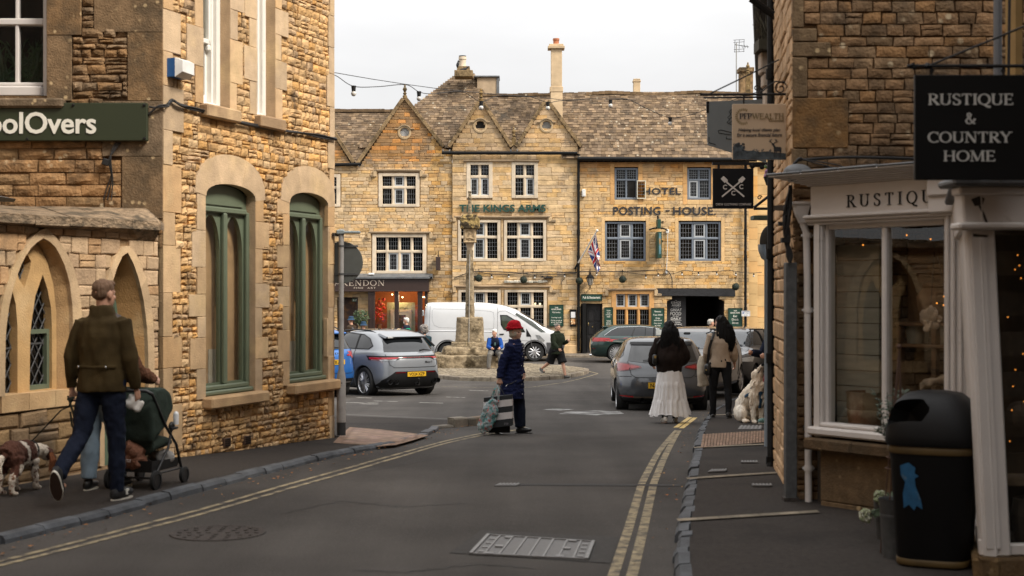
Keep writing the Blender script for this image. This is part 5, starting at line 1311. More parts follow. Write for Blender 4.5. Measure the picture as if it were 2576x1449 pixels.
for k in range(26):
 a=p3[3].lerp(p3[2],k/26);b=p3[3].lerp(p3[2],(k+.98)/26);zz_=.05*math.sin(k*.45)-.03;rf.box((a.x,a.y-.14,a.z-.08+zz_),(b.x,a.y+.14,a.z+.05+zz_+R(-.015,.015)),shade((1.1,.95,.72),R(.75,1.2)))
rf.box((X(1452),-.2,Z(401.5)),(X(1884),.3,Z(399.5)),(.5,.4,.3))
rf.build('roof',M_slate,hot)
gt=MB();gt.tube([(X(1452),-.33,Z(401)),(X(1900),-.33,Z(403.5))],.085,8);gt.build('gutter',M_black,hot,60)
gt=MB()
for k in range(22):gt.box((X(1480+k*18.5),-.3,Z(407)),(X(1483+k*18.5),0,Z(402)))
gt.box((X(1456),-.04,Z(408)),(X(1884),-.005,Z(405)),(9,8,6));gt.build('rafter_end',M_black,hot)
bk=MB();bk.box((X(760),.8,GB),(X(925),7,Z(420)));bk.box((X(1090),.9,GB),(X(1675),7,Z(405)));bk.box((X(925),1.75,GB),(X(1090),7,Z(420)));bk.box((X(1675),3.65,GB),(X(1825),7,Z(405)));bk.box((X(1675),.8,Z(733)),(X(1825),3.6,Z(405)));bk.box((X(1825),.8,GB),(X(1884),7,Z(405)));bk.box((X(925),.5,Z(722)),(X(1090),1.7,Z(420)))
bk.build('dark_rooms',M_roomdark,hot)
fb=MB()
fb.tube([(X(1574+6),.3,Z(652)),(X(1575+6),.3,Z(640))],.04,6,(.2,.4,.15))
for i in range(26):fb.ell((X(1576)+R(-.14,.14),.3+R(-.1,.1),Z(628)+R(-.3,.3)),R(.02,.05),6,4,random.choice([(1,.9,.9),(.8,.5,.8),(.9,.9,.8),(.3,.5,.2)]))
for i in range(22):fb.ell((X(1592)+R(-.16,.16),.3+R(-.1,.1),Z(797)+R(-.35,.3)),R(.02,.05),6,4,random.choice([(.35,.25,.6),(.25,.2,.45),(.3,.5,.2)]))
for k in range(6):fb.tube([(X(1592)+R(-.03,.03),.3,Z(820)),(X(1592)+R(-.12,.12),.3,Z(798))],.012,5,(.25,.5,.2))
fb.build('window_flowers',mat('cut_flowers',(.6,.6,.6),.7,tint=True),hot)
ash=thing('ashlar_house','tall golden ashlar house beside the posting house, partly hidden by the street on the right','building',(0,DP+.2,0))
wl=MB()
masonry(wl,[(X(1885),GB),(X(1908),GB),(X(1908),Z(395)),(X(1885),Z(395))],(),hh=(.38,.48),ww=(.4,.9),pal=[(1,1,1),(1.05,.95,.85),(.95,.92,.9),(1.05,.85,.6)],gap=.01,proj=(0,.004),ch=.006,mortar=(1.1,1.05,1.0),seed=71,jit=.001,wob=.08,back=.03)
masonry(wl,[(X(1908),GB),(X(2080),GB),(X(2080),Z(395)),(X(1908),Z(395))],(),hh=(.38,.48),ww=(.5,1.1),pal=[(1,1,1),(1.05,.95,.85),(.95,.92,.9),(1.05,.85,.6)],gap=.01,proj=(0,.004),ch=.006,mortar=(1.1,1.05,1.0),seed=72,jit=.001,wob=.08,back=.12,y=.12)
wl.build('wall',M_ashlar,ash)
d=MB();d.box((X(1884),-.1,Z(412)),(X(2080),.6,Z(395)),None,.03);d.box((X(1884),.2,GB),(X(2080),6,Z(396)));d.build('cornice',M_ashlar,ash)
FR=Frame(2.27,11.5,1,0)
XR=lambda px,d=11.5:(px-CX)/F*d
ZR=lambda py,d=11.5:CH-(py-HY)/F*d
r1=thing('stone_end_house','tall dark stone house at the right whose end wall rises above the white shopfront','building',(2.27,11.5,0))
sx=lambda px:XR(px)-2.27
hs=[];q=MB()
for a,b,c,d in [(1994,2022,-60,71),(1994,2055,71,106),(1994,2090,106,144),(1994,2031,144,246),(1994,2134,246,374),(1994,2030,374,430)]:
 r=rect(sx(a),sx(b),ZR(d),ZR(c));hs.append(r);q.box((r[0][0],-.014,r[0][1]+.003),(r[1][0]-.003,.06,r[2][1]-.003),random.choice([(1,.92,.8),(1.05,.8,.5),(.9,.85,.75)]),.008)
q.build('dressed_stone',M_dress_dark,r1)
wl=MB();PALW=[(1,.84,.66),(.82,.74,.62),(1.05,.82,.56),(.9,.8,.68),(.7,.62,.52)]
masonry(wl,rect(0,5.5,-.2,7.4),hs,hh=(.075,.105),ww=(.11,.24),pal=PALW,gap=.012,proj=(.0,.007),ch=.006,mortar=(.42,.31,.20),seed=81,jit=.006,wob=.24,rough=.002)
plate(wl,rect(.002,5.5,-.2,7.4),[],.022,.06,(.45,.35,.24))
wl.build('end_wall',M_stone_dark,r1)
FS=Frame(2.57,14.0,-.3,-2.5)
wl=MB();wl.M=Matrix.Translation((-2.27,-11.5,0))@Matrix.Translation((FS.o.x,FS.o.y,0))@Matrix.Rotation(FS.ang,4,'Z')
masonry(wl,rect(0,2.518,-.3,7.4),[],hh=(.09,.16),ww=(.2,.5),pal=[(1.3,1.15,.95),(1.2,1.02,.8)],gap=.016,proj=(0,.012),ch=.01,mortar=(.8,.65,.48),seed=83,jit=.005)
plate(wl,rect(0,2.51,-.3,7.4),[],.02,.05,(.5,.4,.3));wl.build('street_wall',M_porch,r1)
sh=MB();sh.slab([(.08,.1),(7,.1),(7,2.4),(.36,2.4)],-.2,7.2);sh.prism([(-.2,7.4),(6,7.4),(6,7.6),(-.2,7.6)],-.3,3.5);sh.build('core',M_dark,r1)
r2=thing('street_terrace','pale rendered house beyond the stone end house, seen edge-on behind black pipes','building',(.1795*16.4,16.4,0))
wl=MB();a=(0,0);b=(.1805*41-.1795*16.4,24.6)
wl.slab([a,(4,0),(9,24.6),b],-.9,6.6);wl.build('wall',mat('cream_render',(.46,.36,.27),.85,var=.12,vs=3,stain=(.25,.19,.14),ss=1.5,st=(.58,.7)),r2)
ev=MB();ev.slab([(-.16,-.1),(4,-.1),(9,24.6),(b[0]-.2,b[1])],6.6,6.75);ev.tube([(-.2,-.2,6.55),(b[0]-.25,b[1],6.5)],.07,8);ev.build('eaves_gutter',M_black,r2)
cb=MB()
for z0,z1,w in ((4.25,4.5,.09),(4.1,4.25,.06),(3.7,4.1,.04)):cb.box((-w,-.1,z0),(.1,.1,z1),None,.015)
cb.build('corbel',M_shop_white if False else mat('pale_corbel',(.42,.34,.27),.85,var=.2),r2)
wd=MB()
for i in range(26):
 p=V((-.05+R(-.04,.04),-.15,4.62));e=p+V((R(-.16,.04),R(-.05,.05),R(.12,.36)));wd.tube([p,p.lerp(e,.6)+V((0,0,.02)),e],[.008,.006,.002],4)
wd.box((-.14,-.25,4.5),(.08,.1,4.62));wd.build('gutter_weeds',mat('dead_weeds',(.05,.042,.025),.9),r2)
def pipe(name,label,pts,r,mt,parent=None,brackets=(),n=12,loc=None):
 t=thing(name,label,'pipe',pts[-1] if loc is None else loc);o=V(t.location);mb=MB();mb.tube([V(p)-o for p in pts],r,n);mb.build('pipe',mt,t,60)
 if brackets:
  for z,w in brackets:
   mb=MB();p=V((pts[0][0],pts[0][1],z))-o;mb.lathe([(r,-w),(r+.012,-w),(r+.012,w),(r,w)],p,n,'z');mb.build('collar',mt,t,40)
 return t
pipe('black_downpipe','black downpipe running the full height of the right-hand street corner',[(2.53,13.9,7.2),(2.53,13.9,.1),(2.50,13.82,-.02)],.036,M_black,brackets=[(ZR(190,14),.05),(ZR(640,14),.05),(ZR(900,14),.05),(.1,.04)])
pipe('cream_pipe','thin cream pipe between the black downpipe and the galvanised post',[(2.475,13.0,3.0),(2.475,13.0,.02)],.018,mat('cream_pipe_paint',(.38,.33,.27),.6,var=.15),brackets=[(ZR(906,13),.02)])
pipe('blue_grey_drain','short blue-grey drain elbow low on the far side of the black downpipe',[(2.83,16.1,ZR(615,16.1)),(2.83,16.1,ZR(628,16.1)),(2.86,16.1,ZR(645,16.1)),(2.90,16.1,ZR(655,16.1)),(2.90,16.1,-.02)],.045,mat('blue_grey_plastic',(.25,.30,.35),.5),n=12)
t=thing('galvanised_post','square galvanised steel cable guard at the corner of the stone end house','post',(2.235,11.42,g(11.4)+.08))
mb=MB();mb.box((-.045,-.05,.0),(.045,.05,ZR(658)-.08),None,.006);mb.build('guard',M_gal,t);mb=MB();mb.box((-.06,-.06,-.02),(.06,.06,.03),(1,.6,.5));mb.build('foot',M_rust,t)
t=thing('cable_tangle','tangle of black telephone cables and brackets above the galvanised post','cable',(2.2,11.4,0))
C0=lambda px,py,o=0:(XR(px)-2.2,-.06+o,ZR(py))
for k in range(7):cable([C0(1978+R(-4,4),470),C0(1972+R(-8,8),520,R(-.05,.03)),C0(1966+R(-6,8),560,R(-.05,.03)),C0(1970+R(-8,8),600),C0(1976+R(-8,8),640),C0(1978,662)],R(.007,.013),t)
mb=MB();mb.box(C0(1956,600,-.03),C0(1976,612,.04));mb.box(C0(1962,520,-.03),C0(1980,548,.03),None,.01);mb.box(C0(1950,560,0),C0(1962,570,.04));mb.build('junction_boxes' if False else 'terminal_box',M_blackm,t)
t=thing('roof_strut','black diagonal roof strut poking into the sky at the top right','strut',(2.57,13.7,4.7));mb=MB();mb.tube([(-.27,0,ZR(-4,13.7)-4.7),(.0,0,ZR(48,13.7)-4.7)],.035,8);mb.build('strut',M_black,t)
t=thing('cable_run','black cables strung along the stone end wall just above the white cornice','cable',(2.27,11.4,0))
for k in range(4):cable([(sx(1985),.02,ZR(438+k*2)),(sx(1992+k*3),-.02,ZR(412-k*3)),(sx(2030),.03,ZR(402+k)),(sx(2120),.06,ZR(396+2*math.sin(k))),(sx(2220),.06,ZR(397+k)),(sx(2320),.06,ZR(400+k))],.009,t)
for k in range(2):cable([(sx(2010),-.04,ZR(405)),(sx(2090),-.1,ZR(420+9*k)),(sx(2150),-.1,ZR(440-4*k)),(sx(2200),-.1,ZR(436))],.005,t)
F1=Frame(2.39,11.24,.62,-.785)
S1=F1.S;Z1=lambda px,py:F1.px(px,py)[1]
s1=frame_thing('white_shopfront','white painted canted shopfront with gothic reflections on the right pavement','shopfront',F1)
sA,sB,sC,sD=S1(2053),S1(2082),S1(2373),S1(2440)
zg0,zg1=Z1(2079,1062),Z1(2079,578);zc=Z1(2040,548);zf1=Z1(2035,470);
mb=MB()
mb.box((sA,-.04,Z1(2045,1097)),(sB-.03,.12,zc),None,.012);mb.box((sA+.03,-.055,Z1(2045,1080)),(sA+.075,-.04,zc));mb.box((sB-.03,.0,zg0-.02),(sB,.10,zc),None,.01)
mb.box((sC,.0,zg0-.02),(sC+.035,.10,zc),None,.01);mb.box((sC+.035,-.05,Z1(2045,1097)),(sD,.12,zc),None,.012)
for k in range(3):mb.box((sC+.06+k*.055,-.07-.01*(k==1),Z1(2045,1090)),(sC+.09+k*.055,-.05,zc-.02),None,.008)
sm=S1(2222);mb.box((sm-.022,.0,zg0),(sm+.022,.09,zg1),None,.01)
mb.box((sB,.005,zg1),(sC,.1,zc),None,.008)
mb.box((sA-.02,-.10,zg0-.10),(sC+.2,.06,zg0-.035),None,.015);mb.box((sA+.04,-.05,zg0-.035),(sC+.1,.07,zg0),None,.012)
mb.build('frame',M_shop_white,s1)
mb=MB()
mb.box((sA-.02,-.05,zc+.0),(sD,.12,zf1),None,.01)
for k,(o,h0,h1) in enumerate(((.11,-.015,.015),(.085,-.04,-.015),(.06,-.062,-.04))):mb.box((sA-.05,-o,zc+h0),(sD,.1,zc+h1),None,.01)
zt0=Z1(2000,446)
for k in range(7):mb.box((sA-.05-.035*k,-.06-.036*k,zf1+(zt0-zf1)*k/7),(sD+.1,.1,zf1+(zt0-zf1)*(k+1)/7),None,.008)
mb.box((S1(2357),-.12,zc-.02),(sD,-.04,zf1+.02),None,.012);mb.box((S1(2360),-.15,zc+.1),(sD,-.11,zf1),None,.012)
mb.build('fascia',M_shop_white,s1)
mb=MB();
for k in range(5):a,b=sA-.28+(sD+.4-sA)*k/5,sA-.28+(sD+.4-sA)*(k+1)/5;mb.box((a,-.285,zt0),(b-.004,.12,zt0+.018+R(-.004,.006)),None,.01)
mb.ell((sA-.10,-.10,zt0+.02),(.10,.14,.075),12,8);mb.build('lead_top',M_lead,s1,40)
xa,xb=S1(2141),S1(2373);zl=Z1(2141,507)
roman('lettering','RUSTIQUE',S1(2351)-xa+.13,.094,M_black,s1,((xa+S1(2351)+.13)/2,-.052,zl),thick=.13,thin=.05,track=.34)
mb=MB();mb.box((sB-.02,.04,zg0-.02),(sm-.01,.046,zg1+.02));mb.box((sm+.01,.04,zg0-.02),(sC+.02,.046,zg1+.02));mb.build('glass',GLASS_SHOP,s1)
mb=MB();zs=Z1(2045,1097)
N=3
for k in range(N):mb.box((sA-.02+(sD-sA)*k/N,-.14,Z1(2045,1127)),(sA-.02+(sD-sA)*(k+.99)/N,.2,zs),shade((.55,.5,.44),R(.85,1.1)),.015)
masonry(mb,rect(sA+.06,sD,-.1,Z1(2045,1127)),[],hh=(.2,.3),ww=(.5,.9),pal=[(.75,.7,.6),(.65,.6,.5),(.9,.72,.5)],gap=.006,proj=(0,.006),ch=.006,mortar=(.4,.35,.3),seed=91,jit=.002,y=-.02)
mb.box((sA+.06,.0,-.1),(sD,.2,Z1(2045,1127)),(.6,.55,.45))
mb.build('stone_base',M_dress_dark,s1)
mb=MB()
for k in range(12):z0=zg0-.1+k*.125;mb.box((sB-.15,.30,z0),(S1(2150),.325+.004*(k%2),z0+.119),shade((1,1,1),R(.85,1.05)))
mb.build('shiplap_panel',mat('grey_cream_boards',(.30,.28,.23),.7,var=.15,vs=4,aniso=(1,1,6)),s1)
mb=MB();mb.box((sB-.6,1.15,-.1),(sD+.8,1.2,zg1+.18));mb.box((sB-.6,.05,zg1+.18),(sD+.8,1.2,zg1+.22));mb.box((sB-.3,.06,zg0-.09),(sD+.8,1.15,zg0-.05));mb.box((sB-.20,.12,-.1),(sB-.16,1.15,zg1+.18));mb.build('window_bay',M_roomdark,s1)
sh_=frame_thing('wooden_shelves','rustic wooden shelves with old pots inside the white shop window','shelves',F1)
M_oldwood=mat('old_brown_wood',(.16,.085,.04),.75,var=.35,vs=3,aniso=(1,1,5),stain=(.06,.04,.025),ss=3)
mb=MB();a,b=S1(2165),S1(2362)
for zz_ in (Z1(2200,812),Z1(2200,868)):mb.box((a,.42,zz_-.03),(b,.75,zz_),None,.006)
for x_ in (a,a+.32,b-.05):mb.box((x_,.44,zg0-.05),(x_+.045,.5,Z1(2200,812)-.03),None,.006)
mb.box((a-.02,.62,Z1(2200,812)+.001),(b,.66,zg1-.1));mb.build('frame',M_oldwood,sh_)
mb=MB();zt_=Z1(2200,812);mb.lathe([(0,0),(.1,0),(.15,.1),(.16,.2),(.11,.27),(.12,.3),(0,.3)],(a+.28,.58,zt_),16);mb.build('pot',mat('old_terracotta',(.26,.15,.08),.8,var=.3,vs=8),sh_,50)
mb=MB();mb.lathe([(0,0),(.08,0),(.09,.14),(0,.14)],(a+.12,.55,Z1(2200,868)),14);mb.box((a+.4,.45,Z1(2200,868)),(a+.62,.65,Z1(2200,868)+.12));mb.build('jar',mat('dull_tin',(.22,.2,.16),.5,metal=.3,var=.2),sh_,40)
tb=frame_thing('rusty_tub','rusty round metal tub on the floor of the white shop window','tub',F1)
mb=MB();c=((S1(2097)+S1(2190))/2,.19,zg0-.04);w=(S1(2190)-S1(2097))/2*.9;hh_=Z1(2100,978)-zg0+.02
mb.lathe([(0,0),(w*.9,0),(w*.93,.05),(w,hh_*.5),(w*.97,hh_*.52),(w,hh_*.55),(w,hh_-.02),(w*1.04,hh_),(w*.95,hh_),(w*.92,.06),(0,.06)],c,28);mb.build('drum',mat('rusty_tin',(.20,.155,.10),.7,metal=.15,var=.35,vs=6,stain=(.10,.042,.015),ss=3.5,st=(.45,.6),bump=.3,bs=20),tb,50)
fw=frame_thing('paper_flower','large cream paper flower hanging in the white shop window','flower',F1)
mb=MB();c=V((S1(2308),.16,Z1(2308,802)))
for i in range(46):
 a=R(0,6.28);r_=R(.01,.085);mb.ell(c+V((r_*math.cos(a),R(-.03,.02),r_*math.sin(a))),(R(.02,.035),.008,R(.02,.03)),7,5,shade((1,.9,.8),R(.6,1.15)),Matrix.Rotation(a,3,'Y')@Matrix.Rotation(R(-.7,.7),3,'X'))
mb.build('petals',mat('cream_paper',(.48,.40,.34),.8,tint=True),fw);mb=MB();mb.tube([c+V((0,0,.06)),c+V((.02,.02,.5))],.003,4);mb.build('stem',M_iron,fw)
lg=frame_thing('driftwood_log','pale driftwood log lying in a basket in the white shop window','log',F1)
mb=MB();mb.tube([(S1(2275),.2,Z1(2280,975)),(S1(2310),.22,Z1(2310,962)),(S1(2340),.2,Z1(2340,955)),(S1(2366),.22,Z1(2366,943))],[.03,.038,.034,.02],10);me=wrinkle(voxel(mb,.008,1),.018,20,2);link('log',me,mat('bleached_wood',(.34,.26,.19),.85,var=.4,vs=14),lg,180)
mb=MB();mb.lathe([(0,0),(.14,0),(.19,.2),(.2,.22),(.17,.22),(.12,.03),(0,.03)],(S1(2330),.28,zg0-.04),18);mb.build('basket',M_oldwood,lg,40)
fy=frame_thing('fairy_lights','string of tiny amber fairy lights in the white shop window','lights',F1)
mb=MB()
for px,py in ((2334,746),(2316,763),(2333,768),(2342,780),(2240,590),(2190,586),(2130,615),(2300,600)):mb.ell((S1(px),.2,Z1(px,py)),.006,6,5)
mb.build('bulb',mat('amber_bulb',(1,.4,.08),emit=(1,.34,.05),es=1.6),fy)
cable([(S1(px),.21,Z1(px,py)) for px,py in ((2130,615),(2190,586),(2240,590),(2300,600),(2334,746),(2316,763),(2342,780))],.002,fy,'wire',n=4)
t=thing('white_drainpipe','white drainpipe with square hopper beside the white shopfront','pipe',(2.37,11.36,g(11.3)+.08));o=V(t.location)
W2=lambda px,py,dy=0:V((XR(px,11.36),11.36+dy,ZR(py,11.36)))-o
mb=MB();mb.tube([W2(2020,556),W2(2021,566),W2(2027,580),W2(2029,592),W2(2031,700),W2(2034,1268)],.028,12);mb.build('pipe',M_shop_white,t,50)
mb=MB();a,b=W2(1996,512),W2(2035,552)
mb.add([(a.x,-.08,a.z),(b.x,-.08,a.z),(b.x,.06,a.z),(a.x,.06,a.z),(a.x+.02,-.06,b.z+.04),(b.x-.02,-.06,b.z+.04),(b.x-.02,.05,b.z+.04),(a.x+.02,.05,b.z+.04),(a.x+.05,-.04,b.z-.03),(b.x-.03,-.04,b.z-.03),(b.x-.03,.04,b.z-.03),(a.x+.05,.04,b.z-.03)],[(0,1,2,3)]+[(i,(i+1)%4,(i+1)%4+4,i+4) for i in range(4)]+[(i+4,(i+1)%4+4,(i+1)%4+8,i+8) for i in range(4)]+[(8,9,10,11)])
mb.box((a.x-.012,-.095,a.z-.012),(b.x+.012,.07,a.z+.012),None,.006);mb.build('hopper',M_shop_white,t)
for px,py in ((2031,592),(2033,780),(2034,1178)):mb=MB();p=W2(px,py);mb.lathe([(.028,-.02),(.037,-.02),(.037,.02),(.028,.02)],p,12);mb.box((p.x-.045,-.01,p.z-.008),(p.x+.045,.03,p.z+.008));mb.build('collar',M_shop_white,t,40)
D2=8.3
X2=lambda px,d=D2:(px-CX)/F*d
Z2=lambda py,d=D2:CH-(py-HY)/F*d
s2=thing('corner_shop','nearer off-white shop corner with chipped fascia and dark window at the right edge','shopfront',(2.75,D2,0))
LEAN=Matrix(((1,0,.050,-.012),(0,1,0,0),(0,0,1,0),(0,0,0,1)))
def l2(mb,name,mt,sm=None):
 for i,v in enumerate(mb.v):x,y,z=v;mb.v[i]=(x-.050*(z-.2),y,z)
 return mb.build(name,mt,s2,sm)
zb=.20;zt=Z2(572)
mb=MB()
def side(x):return (x,x*0)
fx,fy_=.5/1.82,1.75/1.82
Mside=Matrix.Rotation(math.atan2(fy_,fx),4,'Z')
mb.box((.0,0,zb),(.165,.10,zt),None,.01);mb.box((.02,-.014,zb+.05),(.10,0,zt));mb.box((.165,.03,zb),(1.6,.09,zb+.07),None,.01)
mb.M=Mside;mb.box((.004,-.08,zb),(1.85,-.002,zt),None,.006);mb.box((.02,-.004,zb-.0),(1.85,.02,zb+.10),None,.01);mb.box((.03,.0,zb+.1),(.09,.012,zt-.05));mb.box((.3,.0,zb+.1),(.36,.012,zt-.05));mb.M=None
l2(mb,'frame',M_shop_white)
mb=MB();zf0,zf1_=Z2(576),Z2(470)
mb.box((-.03,-.04,zf0),(2,.12,zf1_),None,.012);mb.box((-.07,-.09,zf0-.005),(2,.1,zf0+.035),None,.012);mb.box((-.05,-.06,zf1_-.05),(2,.1,zf1_),None,.01)
mb.M=Mside;mb.box((-.02,-.1,zf0),(1.85,.03,zf1_),None,.01);mb.M=None
l2(mb,'fascia',M_shop_white)
mb=MB();mb.box((-.10,-.12,zf1_),(2,.2,zf1_+.045),None,.015);mb.M=Mside;mb.box((-.1,-.2,zf1_+.002),(1.85,.08,zf1_+.04),None,.012);mb.M=None;l2(mb,'lead_top',M_lead)
mb=MB();mb.prism([(.02,Z2(502)),(.07,Z2(494)),(.10,Z2(500)),(.085,Z2(516)),(.04,Z2(520))],-.0425,-.04);l2(mb,'flaked_patch',mat('bare_rotten_wood',(.035,.03,.026),.9));mb=MB();mb.prism([(.06,Z2(518)),(.075,Z2(518)),(.10,Z2(545)),(.115,Z2(566)),(.10,Z2(566)),(.085,Z2(545))],-.0425,-.04);l2(mb,'flaked_patch',_mats['bare_rotten_wood']);mb=MB();mb.prism([(.03,Z2(588)),(.12,Z2(592)),(.11,Z2(597)),(.03,Z2(596))],-.017,-.0145)
l2(mb,'flaked_patch',mat('bare_rotten_wood',(.035,.03,.026),.9))
mb=MB();mb.box((.15,.05,zb+.05),(1.6,.055,zt));l2(mb,'glass',GLASS_SHOP)
mb=MB();mb.box((.42,.9,-.1),(2,.95,3));mb.box((.36,.1,zb-.05),(2,.9,zb+.0));mb.box((.36,.1,zt+.1),(2,.9,zt+.15));l2(mb,'window_bay',M_roomdark)
mb=MB()
for k in range(9):mb.box((.2,.5,.6+k*.25),(.6,.53,.75+k*.25),shade((1,1,1),R(.5,1.2)))
mb.lathe([(0,0),(.12,0),(.14,.2),(.12,.3),(0,.3)],(.42,.3,zb),14);mb.ell((.36,.28,1.0),.09,10,8);mb.box((.2,.25,.58),(.7,.45,.63),(2.5,2.4,2.2));l2(mb,'display_goods',mat('brown_display_goods',(.075,.055,.04),.8,tint=True,var=.4,vs=5))
mb=MB()
for px,py in ((2552,642),(2556,668),(2545,678),(2527,798),(2546,930),(2540,972),(2537,1032),(2532,1110),(2560,700),(2565,890),(2568,1010)):mb.ell((X2(px,8.5)-2.75+.02,.2,Z2(py,8.5)),.0035,6,5)
mb.build('fairy_bulb',_mats['amber_bulb'],s2)
mb=MB();masonry(mb,rect(-.03,1.6,-.2,zb),[],hh=(.2,.3),ww=(.3,.6),pal=[(.8,.7,.55)],gap=.008,proj=(.02,.03),ch=.01,mortar=(.4,.35,.3),seed=95);mb.box((-.02,.0,-.2),(1.6,.1,zb-.005),(.6,.5,.4))
mb.M=Mside;mb.box((-.02,-.1,-.2),(1.85,.06,zb-.001),(.8,.7,.5),.02);mb.M=None;l2(mb,'plinth',M_dress_dark)
mb=MB();mb.box((-.0,.01,zb),(.16,.04,zb+.07));
sh=MB();sh.box((.55,-26,3.4),(9,.24,10));sh.box((1.65,-26,-.2),(9,.3,3.39));sh.build('core',M_stone_dark,s2)  # tall unseen blocks beside the view, raised to shade the street
t=thing('grey_soil_pipe','thick grey soil pipe high on the end wall at the top right corner','pipe',(X2(2510,9.5),9.5,3));mb=MB();mb.tube([(0,0,2.5),(0,0,.16)],.028,12);mb.build('pipe',mat('grey_plastic_pipe',(.13,.135,.145),.55),t,60);mb=MB();mb.tube([(.10,.05,2.5),(.105,.05,1.4),(.09,.05,.2)],.010,8);mb.build('cable',M_cable,t)
mb=MB();mb.box((.155,.1,-.2),(.20,.3,2.5));mb.build('timber_batten',mat('golden_timber',(.32,.20,.07),.7),t)
def bracket_sign(name,label,d,l,r,tp,bt,boardm,thick=.02):
 t=thing(name,label,'sign',W((l+r)/2,bt,d));o=V(t.location);Q=lambda px,py,dy=0:V((XR(px,d),d+dy,ZR(py,d)))-o
 a,b=Q(l,bt),Q(r,tp);mb=MB();mb.box((a.x,-thick/2,a.z),(b.x,thick/2,b.z),None,.004)
 if boardm:mb.build('board',boardm,t)
 return t,Q
def sgn_text(t,Q,txt,l,r,tp,bt,mt,y=-.012,**k):
 a,b=Q(l,bt),Q(r,tp);return fit_text('lettering',txt,b.x-a.x,b.z-a.z,mt,t,((a.x+b.x)/2,y,(a.z+b.z)/2),depth=.002,**k)
def sgn_roman(t,Q,txt,l,r,tp,bt,mt,y=-.012,**k):
 a,b=Q(l,bt),Q(r,tp);o=roman('lettering',txt,b.x-a.x,b.z-a.z,mt,t,((a.x+b.x)/2,y,(a.z+b.z)/2),dep=.003,**k);return o
M_silver=mat('silver_lettering',(.50,.49,.46),.6)
t,Q=bracket_sign('country_home_sign','large black hanging sign with silver capitals at the upper right',7.8,2300,2579,189,453,mat('black_sign_board',(.004,.004,.004),.5,var=.1,spec=.2),.03)
sgn_roman(t,Q,'RUSTIQUE',2331.7,2546.6,237,265,M_silver,-.016,thick=.2,thin=.08,track=.02);sgn_roman(t,Q,'&',2424,2452,284,313,M_silver,-.016,thick=.18,thin=.08);sgn_roman(t,Q,'COUNTRY',2331.7,2541.9,332.5,359.5,M_silver,-.016,thick=.2,thin=.08,track=.02);sgn_roman(t,Q,'HOME',2370,2501.5,379.5,406.5,M_silver,-.016,thick=.2,thin=.08,track=.02)
mb=MB();mb.tube([Q(2300,166),Q(2640,166)],.010,8);mb.tube([Q(2343,163),Q(2640,40)],.006,6);mb.tube([Q(2282,167),Q(2296,163),Q(2318,167),Q(2296,170)],.008,6);mb.lathe([(0,0),(.02,.03),(0,.09)],Q(2318,166),4,'x');mb.add([Q(2281,167),Q(2300,156),Q(2306,167),Q(2300,177)],[(0,1,2,3)]);mb.build('bracket',M_iron,t)
for px in (2344,2524):mb=MB();mb.tube([Q(px,166),Q(px,176),Q(px,190)],.006,6);mb.lathe([(.009,-.004),(.014,0),(.009,.004)],Q(px,178),8,'y');mb.build('hanger',M_iron,t)
t,Q=bracket_sign('wealth_sign','cream hanging sign with a stag and dark landscape beneath a scrolled bracket',12.15,1842,1977,262,402,mat('cream_sign_board',(.50,.38,.26),.6,var=.06,vs=2,stain=(.40,.29,.19),ss=3,st=(.55,.75)),.03)
M_brownink=mat('brown_sign_ink',(.06,.05,.045),.6);M_gold=mat('dull_gold_ink',(.22,.16,.07),.5)
sgn_roman(t,Q,'PFP',1859,1890,285.6,300,M_brownink,-.016,thick=.2,thin=.07,track=.02);sgn_roman(t,Q,'WEALTH',1891,1971,285.6,300,M_gold,-.016,thick=.17,thin=.06,track=.02)
sgn_text(t,Q,'Cotswolds',1933,1971,301,306.6,M_gold);sgn_text(t,Q,'Helping local clients plan',1856.5,1961.6,323,333.5,M_brownink,shear=.25,bold=.012);sgn_text(t,Q,'for a secure financial future',1853,1966,334.8,344.5,M_brownink,shear=.25,bold=.012)
for o_ in t.children:
 if o_.name.startswith('lettering'):o_.location.y=-.0185
mb=MB()
for i in range(17):
 a=math.radians(60+i*15);p=Q(1869+20*math.cos(a),294-21*math.sin(a));r_=Q(1869+14*math.cos(a),294-15*math.sin(a));n=V((-(r_-p).z,0,(r_-p).x)).normalized()*.005;mb.add([p+n+V((0,-.017,0)),p-n+V((0,-.017,0)),r_-n+V((0,-.017,0)),r_+n+V((0,-.017,0))],[(0,1,2,3)])
mb.build('emblem',M_gold,t)
mb=MB()
def blob(mb,pts,y=-.0165):mb.prism([(Q(a,b).x,Q(a,b).z) for a,b in pts],y-.001,y)
blob(mb,[(1843,402),(1843,372),(1849,362),(1856,360),(1862,364),(1868,370),(1872,378),(1880,380),(1895,379),(1910,383),(1930,381),(1950,384),(1976,386),(1976,402)])
for i in range(70):a,b=(R(1844,1872),R(360,380)) if i<45 else (R(1872,1950),R(376,386));s_=R(1,3);blob(mb,[(a-s_,b),(a,b-s_),(a+s_,b),(a,b+s_)],-.0168)
mb.build('landscape',mat('slate_blue_ink',(.05,.065,.075),.7,var=.6,vs=22),t)
mb=MB()
for pts in ([(1945,373),(1949,370),(1962,370),(1965,373),(1965,383),(1961,381),(1950,382),(1946,380)],[(1946,374),(1943,366),(1940,364),(1941,361),(1946,361),(1950,370)],[(1946,380),(1949,380),(1949,397),(1946.5,397)],[(1951,381),(1953,381),(1952.5,397),(1951,397)],[(1960,381),(1963,380),(1964,388),(1963,397),(1961,397)]):blob(mb,pts,-.0185)
for (a,b),(c,d),(e,f) in (((1943,362),(1937,357),(1936,351)),((1945,362),(1951,357),(1953,351)),((1938,358),(1935,357),(1934,355)),((1950,358),(1955,357),(1956,355)),((1937,354),(1940,352),(1940,350)),((1952,354),(1949,352),(1949,350))):mb.tube([Q(a,b,-.0185),Q(c,d,-.0185),Q(e,f,-.0185)],.0028,5)
